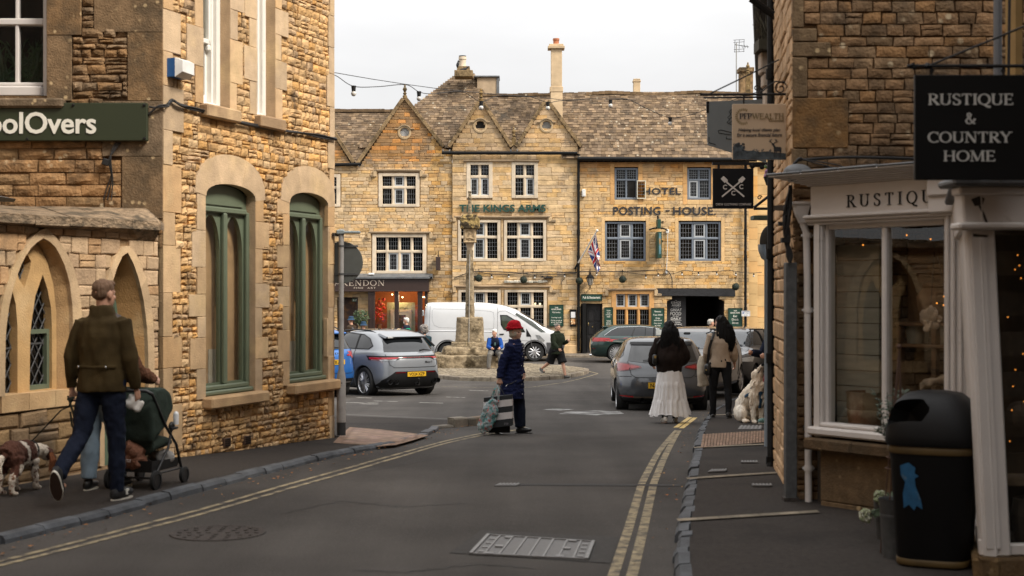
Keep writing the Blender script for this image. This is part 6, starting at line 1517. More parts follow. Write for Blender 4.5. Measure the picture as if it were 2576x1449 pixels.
mb.build('stag',mat('black_ink',(.02,.022,.026),.7),t)
mb=MB();mb.tube([Q(1763,234),Q(1763,238),Q(1770,238),Q(1984,237)],.011,8);mb.tube([Q(1785,236),Q(1880,190),Q(1960,150)],.006,6);mb.tube([Q(1982,200),Q(1982,250)],.010,6)
def scroll(cx_,cy_,r0,a0,turns,sg=1):return [Q(cx_+r0*(1-i/30*.8)*math.cos(a0+sg*turns*2*PI*i/30),cy_-r0*(1-i/30*.8)*math.sin(a0+sg*turns*2*PI*i/30)) for i in range(31)]
mb.tube(scroll(1964,222,17,.3,1.4,1),.006,6);mb.tube(scroll(1904,222,9,-.8,1.2),.005,6);mb.tube([Q(1912,234),Q(1935,215),Q(1950,205),Q(1975,206)],.006,6);mb.build('bracket',M_iron,t)
for px in (1871,1947):mb=MB();mb.tube([Q(px,237),Q(px,250),Q(px,264)],.007,6);mb.build('hanger',M_iron,t)
t,Q=bracket_sign('honey_sign','grey-blue pentagon hanging sign with a line drawing behind the cream sign',18,1778,1926,251,365,None)
M_bg=mat('grey_blue_board',(.145,.165,.175),.6,var=.05)
mb=MB();mb.prism([(Q(a,b).x,Q(a,b).z) for a,b in [(1778,256),(1926,250),(1928,410),(1845,385),(1780,365)]],-.015,.015);mb.build('board',M_bg,t)
mb=MB();mb.prism([(Q(a,b).x,Q(a,b).z) for a,b in [(1777,256),(1783,255),(1783,284),(1777,284)]],-.02,.02);mb.prism([(Q(a,b).x,Q(a,b).z) for a,b in [(1918,250),(1927,249),(1927,260),(1918,260)]],-.02,.02);mb.build('corner_plate',M_black,t)
mb=MB()
for pts in ([(1840,275),(1834,282),(1838,288),(1830,296),(1835,302),(1828,308),(1834,312),(1846,314)],[(1806,330),(1812,327),(1840,334),(1838,340),(1808,335),(1806,330)],[(1828,344),(1826,350),(1838,350),(1844,352)],[(1842,280),(1836,287)],[(1842,294),(1834,300)],[(1842,304),(1834,310)],[(1783,345),(1783,359),(1800,364)]):mb.tube([Q(a,b,-.017) for a,b in pts],.0045,4)
mb.build('line_drawing',M_blackm,t);mb=MB();mb.tube([Q(1770,246),Q(1935,244)],.012,6);mb.build('bracket',M_iron,t)
t,Q=bracket_sign('clothing_sign','square black hanging sign with white crossed oars and three Cs',21.5,1793,1895,424,525,mat('navy_black_board',(.0035,.004,.006),.55,spec=.2),.05)
M_paleink=mat('pale_grey_ink',(.55,.52,.50),.6)
mb=MB()
for sg in (1,-1):
 cxp,cyp=1843.5,470
 def L(a,b,w):p,q=V((a[0]*sg+cxp,a[1]+cyp)),V((b[0]*sg+cxp,b[1]+cyp));n=V((-(q-p).y,(q-p).x)).normalized()*w;return [(Q(*(p+n)).x,Q(*(p+n)).z),(Q(*(q+n)).x,Q(*(q+n)).z),(Q(*(q-n)).x,Q(*(q-n)).z),(Q(*(p-n)).x,Q(*(p-n)).z)]
 mb.prism(L((-28,25),(16,-11),1.9),-.029-.001*sg,-.0265)
 bl=[(14,-12),(13,-17),(24,-27),(31,-20),(21,-9),(18,-12),(16,-9)];mb.prism([(Q(a*sg+cxp,b+cyp).x,Q(a*sg+cxp,b+cyp).z) for a,b in bl],-.029,-.0268)
mb.build('crossed_oars',M_paleink,t)
for a,b in ((1823,471),(1864,470),(1844,486)):sgn_text(t,Q,'C',a-5,a+5,b-6,b+6,M_paleink,-.028,bold=.02)
sgn_text(t,Q,'CREW CLOTHING COMPANY',1800,1890,511.5,517,M_paleink,-.028,bold=.01,space=1.1)
mb=MB();mb.box(Q(1792,415,-.03),Q(1945,408,.03));mb.tube([Q(1894,417),Q(1930,417)],.02,6);mb.ell(Q(1893,417),.045,8,6);mb.ell(Q(1917,420),.04,8,6);mb.build('bracket',M_iron,t)
for px in (1808,1876):mb=MB();mb.tube([Q(px,413),Q(px,426)],.02,6);mb.build('hanger',M_iron,t)
t,Q=bracket_sign('green_edge_sign','dark green board on a black stay seen nearly edge-on past the black oars sign',20.5,1892,1945,543,553,mat('green_board',(.045,.07,.05),.6),.3)
mb=MB();mb.tube([Q(1896,525),Q(1945,525)],.02,6);mb.tube([Q(1897,522),Q(1945,485)],.02,6);mb.tube(scroll(1911,497,6,0,1.3),.008,5);mb.tube([Q(1938,500),Q(1938,560)],.02,6);mb.build('bracket',M_iron,t)
t=thing('round_sign','dark round hanging sign half hidden by the black downpipe','sign',W(1938,612,19));mb=MB();mb.ell((0,0,0),(.145,.03,.245),28,16);mb.build('board',mat('dark_olive_board',(.02,.018,.013),.6),t,180)
t=thing('hanging_basket','small hanging basket of pink and white flowers under the far signs','flowers',W(1937,432,19));mb=MB()
for i in range(40):mb.ell((R(-.06,.08),R(-.06,.06),R(-.08,.1)),R(.012,.028),6,4,random.choice([(1,.8,.9),(.8,.3,.5),(.6,.3,.6),(.2,.35,.12)]))
mb.build('blooms',mat('mixed_flowers',(.6,.6,.6),.7,tint=True),t);mb=MB();mb.lathe([(0,-.2),(.05,-.18),(.09,-.07),(0,-.07)],n=12);mb.build('basket',M_blackm,t)
t=thing('litter_bin','black hooded litter bin with gold band and torn blue sticker beside the corner shop','bin',(X2(2352,8.75),8.75,g(8.75)+.08),math.radians(-24))
M_bin=mat('black_bin_plastic',(.0055,.0055,.006),.55,var=.15,vs=8,bump=.1,bs=200,spec=.25)
def octo(r,z,sq=.82,n=32):
 out=[]
 for k in range(n):
  a=2*PI*k/n;c,s_=math.cos(a),math.sin(a);m=(abs(c)**4+abs(s_)**4)**-.25;out.append((r*m*c,r*m*s_,z))
 return out
def stack(mb,rings,capb=True,capt=True):
 n=len(rings[0]);vs=[p for r in rings for p in r];fs=[(i*n+k,i*n+(k+1)%n,(i+1)*n+(k+1)%n,(i+1)*n+k) for i in range(len(rings)-1) for k in range(n)]
 if capb:fs.append(tuple(range(n-1,-1,-1)))
 if capt:fs.append(tuple((len(rings)-1)*n+k for k in range(n)))
 mb.add(vs,fs)
mb=MB();stack(mb,[octo(r,z) for r,z in ((.205,.0),(.215,.02),(.255,.67),(.262,.69))]);mb.build('body',M_bin,t,50)
mb=MB();stack(mb,[octo(r,z) for r,z in ((.266,.69),(.270,.70),(.270,.725),(.266,.735))]);mb.build('gold_band',mat('worn_gold_band',(.09,.055,.015),.6,var=.3,vs=6),t,50);mb=MB();stack(mb,[octo(r,z) for r,z in ((.218,.012),(.221,.02),(.221,.045),(.218,.05))],True,True);mb.build('gold_band',mat('worn_gold_band',(.09,.055,.015),.6,var=.3,vs=6),t,50)
mb=MB();stack(mb,[octo(r,z) for r,z in ((.275,.737),(.282,.75),(.282,.80),(.272,.87),(.25,.94),(.215,1.0),(.16,1.045),(.08,1.06),(.01,1.062))]);hood=mb.build('hood',M_bin,t,50)
bm_=MB();bm_.M=Matrix.Translation((-.15,-.22,.95))@Matrix.Rotation(math.radians(-32),4,'X')@Matrix.Rotation(math.radians(30),4,'Z');bm_.box((-.15,-.12,-.075),(.15,.2,.075),None,.06)
me_=bm_.mesh('cut');cu_=bpy.data.objects.new('cut',me_);COL.objects.link(cu_);md=hood.modifiers.new('b','BOOLEAN');cu_.parent=t;md.object=cu_;md.operation='DIFFERENCE';md.solver='EXACT'
bpy.context.view_layer.update();dg_=bpy.context.evaluated_depsgraph_get();nm=bpy.data.meshes.new_from_object(hood.evaluated_get(dg_));hood.modifiers.clear();hood.data=nm;bpy.data.objects.remove(cu_)
mb=MB();mb.M=Matrix.Rotation(math.radians(-4),4,'Y')
mb.M=None;pts=[(-.17,.62),(-.12,.64),(-.08,.61),(-.085,.575),(-.06,.56),(-.085,.545),(-.08,.50),(-.05,.42),(-.04,.36),(-.075,.38),(-.09,.35),(-.12,.385),(-.15,.36),(-.155,.45),(-.14,.52),(-.165,.56)]
mb.add([(x,-.2285-.0558*(z-.3),z) for x,z in pts],[]);mb.f=[];
trs=tessellate_polygon([[V((x,0,z)) for x,z in pts]]);n=len(pts);mb.v=[];mb.add([(x,-.2215-.0606*z,z) for x,z in pts],[tuple(f) for f in trs])
mb.build('sticker',mat('torn_blue_sticker',(.012,.09,.2),.6,var=.2,vs=20,stain=(.12,.17,.2),ss=14,st=(.6,.7)),t)
def bucket(name,label,px,d,r,h):
 t=thing(name,label,'bucket',(X2(px,d),d,g(d)+.08));mb=MB();mb.lathe([(0,0),(r*.75,0),(r,h),(r*1.05,h+.008),(r*.96,h),(r*.7,.03),(0,.03)],n=20);mb.lathe([(r*.93,h*.7),(r*.96,h*.73),(r*.95,h*.76)],n=20);mb.build('pail',M_gal,t,50);return t
b1=bucket('zinc_bucket','shorter zinc bucket of white hydrangeas left of the litter bin',2226,9.6,.075,.26)
b2=bucket('zinc_bucket','taller front zinc bucket holding a rusty plant frame beside the litter bin',2250,8.95,.095,.36)
ol=thing('olive_shrub','thin leaved olive shrub in front of the white shop window','plant',(X2(2262,9.5),9.5,g(9.5)+.08));mb=MB();lf=MB()
for i in range(26):
 a=R(0,6.28);sp=R(.05,.21);tip=V((sp*math.cos(a),sp*math.sin(a)*.7,R(.72,1.05)));mid_=V((tip.x*.4,tip.y*.4,R(.55,.75)));base=V((0,0,.1));mb.tube([base,V((0,0,.5)),mid_,tip],[.008,.006,.004,.0015],4)
 for k in range(34):
  t_=R(.15,1);p=mid_.lerp(tip,t_);d_=V((R(-1,1),R(-1,1),R(-.2,.9))).normalized();l_=R(.025,.05);s_=d_.orthogonal().normalized()*.0055;lf.add([p,p+d_*l_*.5+s_,p+d_*l_,p+d_*l_*.5-s_],[(0,1,2,3)],shade(random.choice([(1,1,1),(.7,.85,.75),(1.3,1.3,1.2)]),R(.7,1.2)))
mb.build('stem',mat('grey_bark',(.07,.055,.04),.9),ol);lf.build('foliage',mat('olive_leaves',(.065,.085,.06),.6,tint=True),ol)
mb=MB();mb.lathe([(0,0),(.09,0),(.11,.2),(.10,.2),(.08,.02),(0,.02)],n=16);mb.build('pot',M_gal,ol,50)
ob=thing('plant_obelisk','rusty wire plant obelisk rising in front of the white shop window','plant support',(X2(2250,9.0),9.0,g(9)+.08));mb=MB();apex=V((.03,0,1.30))
for k in range(4):a=PI/4+k*PI/2;mb.tube([V((.1*math.cos(a),.1*math.sin(a),.0)),apex],.0045,5)
for z in (.35,.55,.62,.72):r_=.1*(1-z/1.3)+.01;mb.tube([V((r_*math.cos(i*PI/8)+.03*z/1.3,r_*math.sin(i*PI/8),z)) for i in range(17)],.004,5)
mb.ell(apex+V((0,0,.02)),.016,8,6);mb.build('wire_frame',mat('rust_wire',(.075,.035,.02),.8,var=.3),ob);mb=MB();mb.box((-.05,-.06,.78),(-.015,-.055,.9));mb.build('tag',mat('brown_tag',(.22,.11,.06),.8),ob)
hy=thing('hydrangea','two pale green hydrangea heads leaning out of the zinc buckets','flowers',(X2(2200,9.5),9.5,g(9.5)+.08));mb=MB();cs_=[V((X2(2178,9.5)-X2(2200,9.5),0,Z2(1297,9.5)-g(9.5)-.08)),V((X2(2218,9.5)-X2(2200,9.5),.03,Z2(1252,9.5)-g(9.5)-.08))]
for c in cs_:
 for i in range(90):v_=V((R(-1,1),R(-1,1),R(-1,1)));v_=v_.normalized()*R(.7,1)*.042;mb.ell(c+V((v_.x,v_.y,v_.z*1.1)),R(.007,.012),5,4,shade(random.choice([(.75,.8,.5),(.9,.9,.7),(.6,.7,.4)]),R(.7,1.1)))
mb.build('flower_head',mat('hydrangea_petals',(.5,.5,.5),.8,tint=True),hy);mb=MB()
for c in cs_:
 mb.tube([c,c+V((.05,0,.03)),V((.09,.05,.22))],.005,5)
 for k in range(6):d_=V((R(-.03,.09),R(-.04,.04),R(-.03,.06)));p=c+V((.04,0,.01));s_=V((0,.02,.012));mb.add([p,p+d_*.6+s_,p+d_*1.3,p+d_*.6-s_],[(0,1,2,3)])
mb.build('leaf',mat('dark_leaf',(.05,.075,.035),.7),hy)
def catmull(tab,n):
 out=[]
 for i in range(len(tab)-1):
  p0,p1,p2,p3=tab[max(i-1,0)],tab[i],tab[i+1],tab[min(i+2,len(tab)-1)]
  for k in range(n):
   t=k/n
   out.append([.5*(2*b+(c-a)*t+(2*a-5*b+4*c-d)*t*t+(3*b-a-3*c+d)*t**3) for a,b,c,d in zip(p0,p1,p2,p3)])
 out.append(list(tab[-1]));return out
class Car:
 def __init__(s,name,label,rings,loc,head,paint,wheels,r,cat='car',N=96,sub=4,group=None,arch=1.13,inset=.0,archz=0):
  0
  s.t=thing(name,label,cat,(loc[0],loc[1],g(loc[1])),math.atan2(head[1],head[0]),group)
  rg=catmull(rings,sub);mb=MB();rows=[]
  for z,xr,xf,w,e in rg:
   c,a=(xr+xf)/2,(xf-xr)/2;row=[]
   for k in range(N):
    th=2*PI*k/N;C,S_=math.cos(th),math.sin(th);p=2/e
    row.append((c+a*math.copysign(abs(C)**p,C),w*math.copysign(abs(S_)**p,S_),z))
   rows.append(row)
  vs=[p for r_ in rows for p in r_]
  fs=[(i*N+k,i*N+(k+1)%N,(i+1)*N+(k+1)%N,(i+1)*N+k) for i in range(len(rows)-1) for k in range(N)]
  fs+=[tuple(range(N-1,-1,-1)),tuple((len(rows)-1)*N+k for k in range(N))]
  mb.add(vs,fs);s.w=max(r_[3] for r_ in rings)
  full=mb.mesh('body');s.bvh=BVHTree.FromPolygons(mb.v,mb.f)
  o=link('body',full,paint,s.t,180);s.body=o
  cuts=MB()
  for x in wheels:
   cuts.lathe([(0,-s.w-.3),(r*arch,-s.w-.3),(r*arch,s.w+.3),(0,s.w+.3)],(x,0,r+archz),36,'y')
  cm=cuts.mesh('cut');bm=bmesh.new();bm.from_mesh(cm);bmesh.ops.remove_doubles(bm,verts=bm.verts,dist=1e-5);bmesh.ops.recalc_face_normals(bm,faces=bm.faces);bm.to_mesh(cm);bm.free()
  co=bpy.data.objects.new('cut',cm);COL.objects.link(co);co.parent=s.t
  md=o.modifiers.new('b','BOOLEAN');md.object=co;md.solver='EXACT'
  bpy.context.view_layer.update();dg=bpy.context.evaluated_depsgraph_get();nm=bpy.data.meshes.new_from_object(o.evaluated_get(dg))
  if len(nm.polygons)>200:o.modifiers.clear();o.data=nm;nm.set_sharp_from_angle(angle=math.radians(40))
  else:o.modifiers.clear()
  bpy.data.objects.remove(co)
  ch=MB();ch.box((min(wheels)-r*1.3,-s.w*.74,r*.55),(max(wheels)+r*1.3,s.w*.74,r*2.25));ch.build('underbody',M_black,s.t)
  s.r=r;s.wh=wheels
 def hit(s,axis,a,b):
  if axis in ('L','R'):
   sg=1 if axis=='L' else -1;o,d=V((a,4*sg,b)),V((0,-sg,0))
  elif axis=='B':o,d=V((-6,a,b)),V((1,0,0))
  elif axis=='F':o,d=V((6,a,b)),V((-1,0,0))
  else:o,d=V((a,b,5)),V((0,0,-1))
  return s.bvh.ray_cast(o,d)
 def decal(s,name,axis,poly,mt,eps=.006,mx=.09,parent=None,mb=None):
  bm=bmesh.new();vs=[bm.verts.new((p[0],p[1],0)) for p in poly];bm.faces.new(vs);bmesh.ops.triangulate(bm,faces=bm.faces[:])
  for _ in range(4):
   ed=[e for e in bm.edges if e.calc_length()>mx]
   if not ed:break
   bmesh.ops.subdivide_edges(bm,edges=ed,cuts=1);bmesh.ops.triangulate(bm,faces=bm.faces[:])
  bm.verts.index_update();out=[];
  for v in bm.verts:
   h=s.hit(axis,v.co.x,v.co.y)
   out.append(h[0]+h[1]*eps if h[0] is not None else None)
  fs=[[v.index for v in f.verts] for f in bm.faces if all(out[v.index] is not None for v in f.verts)];bm.free()
  m=mb or MB();m.add([p or V() for p in out],fs)
  if mb is None and fs:return m.build(name,mt,parent or s.t,180)
 def seam(s,mb,axis,pts,w=.012,eps=.004):
  P=[]
  for (a,b),(c,d) in zip(pts,pts[1:]):
   n=max(1,int(math.hypot(c-a,d-b)/.06))
   for i in range(n):P.append((a+(c-a)*i/n,b+(d-b)*i/n))
  P.append(pts[-1]);H=[s.hit(axis,*p) for p in P];H=[h[0]+h[1]*eps for h in H if h[0] is not None]
  if len(H)>1:mb.tube(H,w/2,4)
 def wheels(s,spokes=10,rim=M_steel,style=0,rr=.72,tw=.24,sides=(1,-1),xs=None):
  rimm=mat('alloy_rim',(.55,.55,.56),.35,metal=.8,var=.05);dark=mat('dark_rim',(.03,.03,.032),.5)
  tyre=mat('tyre_rubber',(.014,.014,.014),.85,var=.1)
  for x in (xs or s.wh):
   for sg in sides:
    yo=sg*(s.w-.035);yi=yo-sg*tw;r=s.r
    A=lambda k:yi+(yo-yi)*k
    m=MB();m.lathe([(r*rr,A(.02)),(r*.93,A(0)),(r,A(.12)),(r,A(.88)),(r*.93,A(1)),(r*rr,A(.98)),(r*rr,A(.02))],(x,0,r),40,'y');wt=m.build('wheel',tyre,s.t,40)
    m=MB();m.lathe([(0,A(.45)),(r*rr,A(.45)),(r*rr,A(.5)),(0,A(.5))],(x,0,r),32,'y');m.build('brake_disc',dark,wt,40)
    m=MB();m.lathe([(r*rr*.93,A(.80)),(r*rr,A(.97)),(r*rr*1.01,A(.9)),(r*rr*.94,A(.55))],(x,0,r),40,'y');m.lathe([(0,A(.97)),(r*.16,A(.96)),(r*.2,A(.86)),(0,A(.85))],(x,0,r),16,'y')
    for k in range(spokes):
     th=2*PI*k/spokes
     pairs=((th,th),) if style==0 else ((th-.12,th-.2),(th+.12,th+.2))
     for t0,t1 in pairs:
      p0,p1=V((x+r*.12*math.cos(t0),A(.93),r+r*.12*math.sin(t0))),V((x+r*rr*.96*math.cos(t1),A(.88),r+r*rr*.96*math.sin(t1)))
      w_=.035*(10/spokes)**.6 if style==0 else .02
      m.tube([p0,p1],[(w_*.9,.014),(w_*.75,.012)],6,sec=(-(p1-p0).z,0,(p1-p0).x))
    m.build('rim',rimm,wt,40)
 def place_text(s,name,axis,txt,a,b,w,h,mt,bold=.01,shear=0,eps=.012,parent=None,space=1.0):
  me=text_mesh(txt,1,.0015,bold,space,1,shear)
  xs=[v.co.x for v in me.vertices];zs=[v.co.z for v in me.vertices];cx,cz=(max(xs)+min(xs))/2,(max(zs)+min(zs))/2
  for v in me.vertices:
   u,q,dy=(v.co.x-cx)/(max(xs)-min(xs))*w,(v.co.z-cz)/(max(zs)-min(zs))*h,-v.co.y
   if axis=='B':
    h_=s.hit('B',a-u,b+q)
    v.co=V(((h_[0].x if h_[0] else -2)-eps-dy,a-u,b+q))
   else:
    h_=s.hit('R',a+u,b+q);v.co=V((a+u,(h_[0].y if h_[0] else -1)-eps-dy,b+q))
  me.materials.clear();return link(name,me,mt,parent or s.t,None,fix=False)
 def plate(s,y,z,txt,w=.52,h=.112,mt=None,axis='B',eps=.02):
  hh=s.hit(axis,y,z)[0];sg=-1 if axis=='B' else 1;m=MB();x=hh.x+sg*eps
  m.box((x-.004,y-w/2,z-h/2),(x+.004,y+w/2,z+h/2));o=m.build('number_plate',mt or mat('yellow_plate',(.62,.36,.02),.4,var=.03),s.t)
  if txt:
   me=text_mesh(txt,1,.001,.012);xs=[v.co.x for v in me.vertices];zs=[v.co.z for v in me.vertices];cx,cz=(max(xs)+min(xs))/2,(max(zs)+min(zs))/2
   for v in me.vertices:v.co=V((x-.0055-(-v.co.y),y-(v.co.x-cx)/(max(xs)-min(xs))*w*.84,z+(v.co.z-cz)/(max(zs)-min(zs))*h*.68))
   me.materials.clear();link('plate_lettering',me,M_black,o,None,fix=False)
  return o
def mirror(p):return [(-a,b) for a,b in p]
M_cg=mat('dark_car_glass',(.006,.007,.008),.03,spec=.7,var=0);M_trim=mat('black_car_trim',(.007,.007,.0075),.55,var=.05,spec=.3)
M_red=mat('red_lamp',(.32,.008,.01),.15,coat=.8,var=.05);M_redd=mat('dark_red_lamp',(.10,.004,.006),.15,coat=.8,var=.1);M_seam=mat('panel_gap',(.008,.008,.008),.9)
M_chrome=mat('chrome',(.6,.6,.6),.15,metal=1,var=.03);M_lampclear=mat('clear_lamp',(.5,.52,.53),.1,metal=.6,coat=.8,var=.3,vs=30)
def paint(name,c,met=.25,rough=.35):return mat(name,c,rough,metal=met,coat=1.0,var=.03,vs=3)
hd=(-.6,.8)
rc=V((-2.29,34.0));cen=rc+V(hd)*2.33
SUV=[(.20,-2.05,2.05,.80,5),(.26,-2.20,2.2,.89,5),(.42,-2.31,2.30,.945,5),(.62,-2.34,2.34,.955,4.6),(.82,-2.335,2.30,.962,4.2),(.95,-2.31,2.15,.955,4.0),(1.03,-2.25,1.75,.935,4),(1.09,-2.19,1.2,.905,4),(1.14,-2.13,1.0,.872,4),(1.30,-1.97,.66,.80,4),(1.46,-1.74,.25,.715,4),(1.55,-1.56,-.02,.635,3.6),(1.60,-1.32,-.25,.50,3.2),(1.62,-1.05,-.5,.25,3),(1.625,-.85,-.7,.06,2.5)]
c=Car('grey_suv','glossy grey SUV with a rear door open, parked with its rear towards us',SUV,cen,hd,paint('slate_grey_paint',(.20,.215,.235),.2),(-1.43,1.43),.365)
c.wheels(10,style=1)
c.decal('rear_window','B',[(-.70,1.10),(.70,1.10),(.60,1.36),(.52,1.45),(-.52,1.45),(-.60,1.36)],M_cg)
c.decal('side_window','L',[(.78,1.15),(-1.52,1.17),(-1.60,1.24),(-1.40,1.40),(-1.1,1.485),(-.2,1.52),(.15,1.47)],M_cg,.006);c.decal('side_window','R',[(.78,1.15),(-1.52,1.17),(-1.60,1.24),(-1.40,1.40),(-1.1,1.485),(-.2,1.52),(.15,1.47)],M_cg)
mb=MB();c.seam(mb,'L',[(-.03,1.15),(-.10,1.51)],.07,.008);c.seam(mb,'L',[(-.98,1.16),(-.93,1.49)],.045,.008);c.seam(mb,'L',[(.78,1.15),(-1.52,1.165),(-1.62,1.24),(-1.40,1.41),(-1.1,1.495),(-.2,1.53)],.03,.004);mb.build('window_trim',M_trim,c.t)
mb=MB();c.seam(mb,'L',[(-.02,1.13),(.0,.5),(.05,.34)]);c.seam(mb,'L',[(-.98,1.14),(-1.02,.95),(-.95,.7)]);c.seam(mb,'B',[(-.70,1.05),(-.66,.80),(-.58,.74),(.58,.74),(.66,.80),(.70,1.05)]);mb.build('panel_gaps',M_seam,c.t)
c.decal('light_surround','B',[(-.90,.90),(-.55,.90),(-.42,.945),(.42,.945),(.55,.90),(.90,.90),(.90,1.01),(.5,1.015),(-.5,1.015),(-.90,1.01)],M_trim,.005)
c.decal('tail_light','B',[(.89,.925),(.52,.94),(.45,.965),(-.45,.965),(-.52,.94),(-.89,.925),(-.89,.975),(.89,.975)],M_red,.012)
for sg in (1,-1):c.decal('lamp_lens','B',[(.88*sg,.905),(.55*sg,.905),(.50*sg,.93),(.88*sg,.925)],M_lampclear,.012);c.decal('side_lamp','L' if sg>0 else 'R',[(-2.2,.91),(-2.02,.92),(-1.98,.96),(-2.2,.99)],M_redd,.008)
c.decal('diffuser','B',[(-.86,.26),(.86,.26),(.80,.44),(.66,.56),(.56,.645),(-.56,.645),(-.66,.56),(-.80,.44)],M_trim,.008)
c.decal('bumper_reflector','B',[(.30,.61),(.56,.605),(.54,.63),(.30,.635)],M_redd,.014);c.decal('bumper_reflector','B',[(-.30,.61),(-.56,.605),(-.54,.63),(-.30,.635)],M_redd,.014)
for y in (.68,.53,-.53,-.68):
 x=-2.27 if abs(y)<.6 else -2.22;m=MB();m.lathe([(.055,-.03),(.062,-.04),(.062,.08),(.05,.08),(.05,-.03)],(x,y,.40),20,'x');m.lathe([(0,.02),(.05,.02)],(x,y,.40),20,'x');m.build('exhaust_pipe',M_trim,c.t,40)
c.plate(0,.575,'VO24 XZP')
mb=MB();mb.tube([(-2.34,.02,.36),(-2.46,.02,.36),(-2.47,.02,.43)],.025,8);mb.ell((-2.47,.02,.46),.03,10,8);mb.box((-2.42,-.05,.31),(-2.34,.07,.38));mb.build('tow_ball',M_iron,c.t,50)
c.place_text('badge','B','Macan S',-.36,.86,.22,.05,M_trim,shear=.3,bold=.005);c.place_text('badge','B','P O R S C H E',0,.975,.5,.022,M_trim,eps=.018,bold=.01)
mb=MB();h=[c.hit('B',y,1.10)[0] for y in (-.18,-.28,-.55)];mb.tube([h[0]+V((-.03,0,.03)),h[1]+V((-.03,0,.05)),h[2]+V((-.02,0,.025))],[.022,.018,.008],6);mb.build('rear_wiper',M_trim,c.t)
mb=MB();mb.add([(-1.55,y,z) for y,z in ((-.56,1.535),(.56,1.535))]+[(-1.92,y,z) for y,z in ((.56,1.46),(-.56,1.46))]+[(-1.86,y,z) for y,z in ((-.58,1.42),(.58,1.42))]+[(-1.50,y,1.50) for y in (.58,-.58)],[(0,1,2,3),(3,2,5,4),(4,5,6,7),(0,3,4,7),(1,6,5,2)]);mb.build('roof_spoiler',c.body.data.materials[0],c.t)
c.decal('roof_panel','T',[(-1.1,-.4),(.0,-.45),(.0,.45),(-1.1,.4)],M_cg)
mb=MB()
for sg in (1,-1):mb.tube([(.15,.62*sg,1.50),(-.05,.63*sg,1.575),(-.6,.60*sg,1.61),(-1.15,.55*sg,1.595),(-1.40,.55*sg,1.54)],[.012,.018,.018,.018,.012],6)
mb.build('roof_rail',M_trim,c.t,60)
dd=MB();ax=V((-.05,-.93,0));dr_=V((math.cos(math.radians(250)),math.sin(math.radians(250)),0))*.95;Tn=V((dr_.y,-dr_.x,0)).normalized()*.035
P_=lambda a,z:ax+dr_*a+V((0,0,z))
def slabq(mb,pts):mb.add([p+Tn for p in pts]+[p-Tn for p in pts],[tuple(range(len(pts))),tuple(range(2*len(pts)-1,len(pts)-1,-1))]+[(i,(i+1)%len(pts),(i+1)%len(pts)+len(pts),i+len(pts)) for i in range(len(pts))])
slabq(dd,[P_(0,.35),P_(.95,.42),P_(1,.75),P_(1,1.12),P_(0,1.15)]);od=dd.build('open_door',c.body.data.materials[0],c.t)
dd=MB()
for a,b in ((P_(0,1.15),P_(.06,1.5)),(P_(.06,1.5),P_(.62,1.48)),(P_(.62,1.48),P_(1,1.14))):dd.tube([a,b],.03,6)
dd.build('door_frame',M_trim,od);dd=MB();dd.add([P_(0,1.15),P_(1,1.13),P_(.62,1.48),P_(.06,1.5)],[(0,1,2,3)]);dd.build('door_glass',glass_mat('tinted_pane',(.5,.52,.5),1.5),od)
rc2=rc+V((-.8,-.6))*2.28+V(hd)*.15;cen=rc2+V(hd)*2.33
SUV2=[(.24,-2.05,2.05,.80,5),(.30,-2.22,2.2,.88,5),(.48,-2.33,2.30,.93,5),(.66,-2.35,2.34,.94,5),(.86,-2.33,2.30,.94,4.6),(1.0,-2.30,2.15,.935,4.5),(1.08,-2.27,1.75,.92,4.4),(1.14,-2.23,1.2,.90,4.4),(1.20,-2.18,1.0,.88,4.4),(1.36,-2.06,.66,.81,4.4),(1.52,-1.92,.25,.735,4.4),(1.60,-1.80,-.02,.67,4),(1.65,-1.55,-.25,.53,3.6),(1.67,-1.2,-.5,.25,3),(1.675,-.9,-.7,.06,2.5)]
c=Car('blue_suv','bright blue SUV rear corner parked beside the grey lamp post',SUV2,cen,hd,paint('bright_blue_paint',(.012,.105,.36),.35),(-1.40,1.40),.355)
c.wheels(5,rim=None)
c.decal('rear_window','B',[(-.74,1.17),(.74,1.17),(.60,1.50),(-.60,1.50)],M_cg);c.decal('side_window','R',[(.78,1.2),(-1.75,1.22),(-1.78,1.3),(-1.6,1.5),(-.2,1.57),(.15,1.52)],M_cg)
c.decal('tail_light','B',[(-.92,.98),(-.92,1.12),(-.80,1.13),(-.50,1.04),(-.50,1.02)],M_red,.01);c.decal('tail_light','R',[(-2.2,.96),(-2.02,.98),(-2.02,1.12),(-2.2,1.12)],M_red,.01)
c.decal('tail_light','B',[(.92,.98),(.92,1.12),(.80,1.13),(.50,1.04),(.50,1.02)],M_red,.01)
c.decal('rear_bumper','B',[(-.88,.27),(.88,.27),(.9,.5),(-.9,.5)],M_trim,.008);c.decal('bumper_reflector','B',[(-.90,.70),(-.72,.70),(-.72,.735),(-.90,.735)],M_redd,.012);c.decal('skid_strip','B',[(-.6,.40),(.6,.40),(.6,.43),(-.6,.43)],M_chrome,.014)
mb=MB();c.seam(mb,'B',[(-.74,1.16),(-.70,.70),(-.62,.62),(.62,.62),(.7,.7),(.74,1.16)]);mb.build('panel_gaps',M_seam,c.t)
c.plate(-.14,.88,'F  3 BZC');c.place_text('badge','B','S K O D A',-.1,1.08,.62,.04,M_trim)
mb=MB();h=[c.hit('B',y,1.17)[0] for y in (.05,-.1,-.42)];mb.tube([h[0]+V((-.03,0,.03)),h[1]+V((-.03,0,.05)),h[2]+V((-.02,0,.03))],[.02,.018,.008],6);mb.build('rear_wiper',M_trim,c.t)
mb=MB();mb.box((-2.06,-.62,1.51),(-1.74,.62,1.56),None,.02);mb.build('roof_spoiler',c.body.data.materials[0],c.t)
mb=MB();
for sg in (1,-1):mb.tube([(.1,.66*sg,1.58),(-.2,.66*sg,1.67),(-1.4,.64*sg,1.68),(-1.62,.64*sg,1.62)],.016,6)
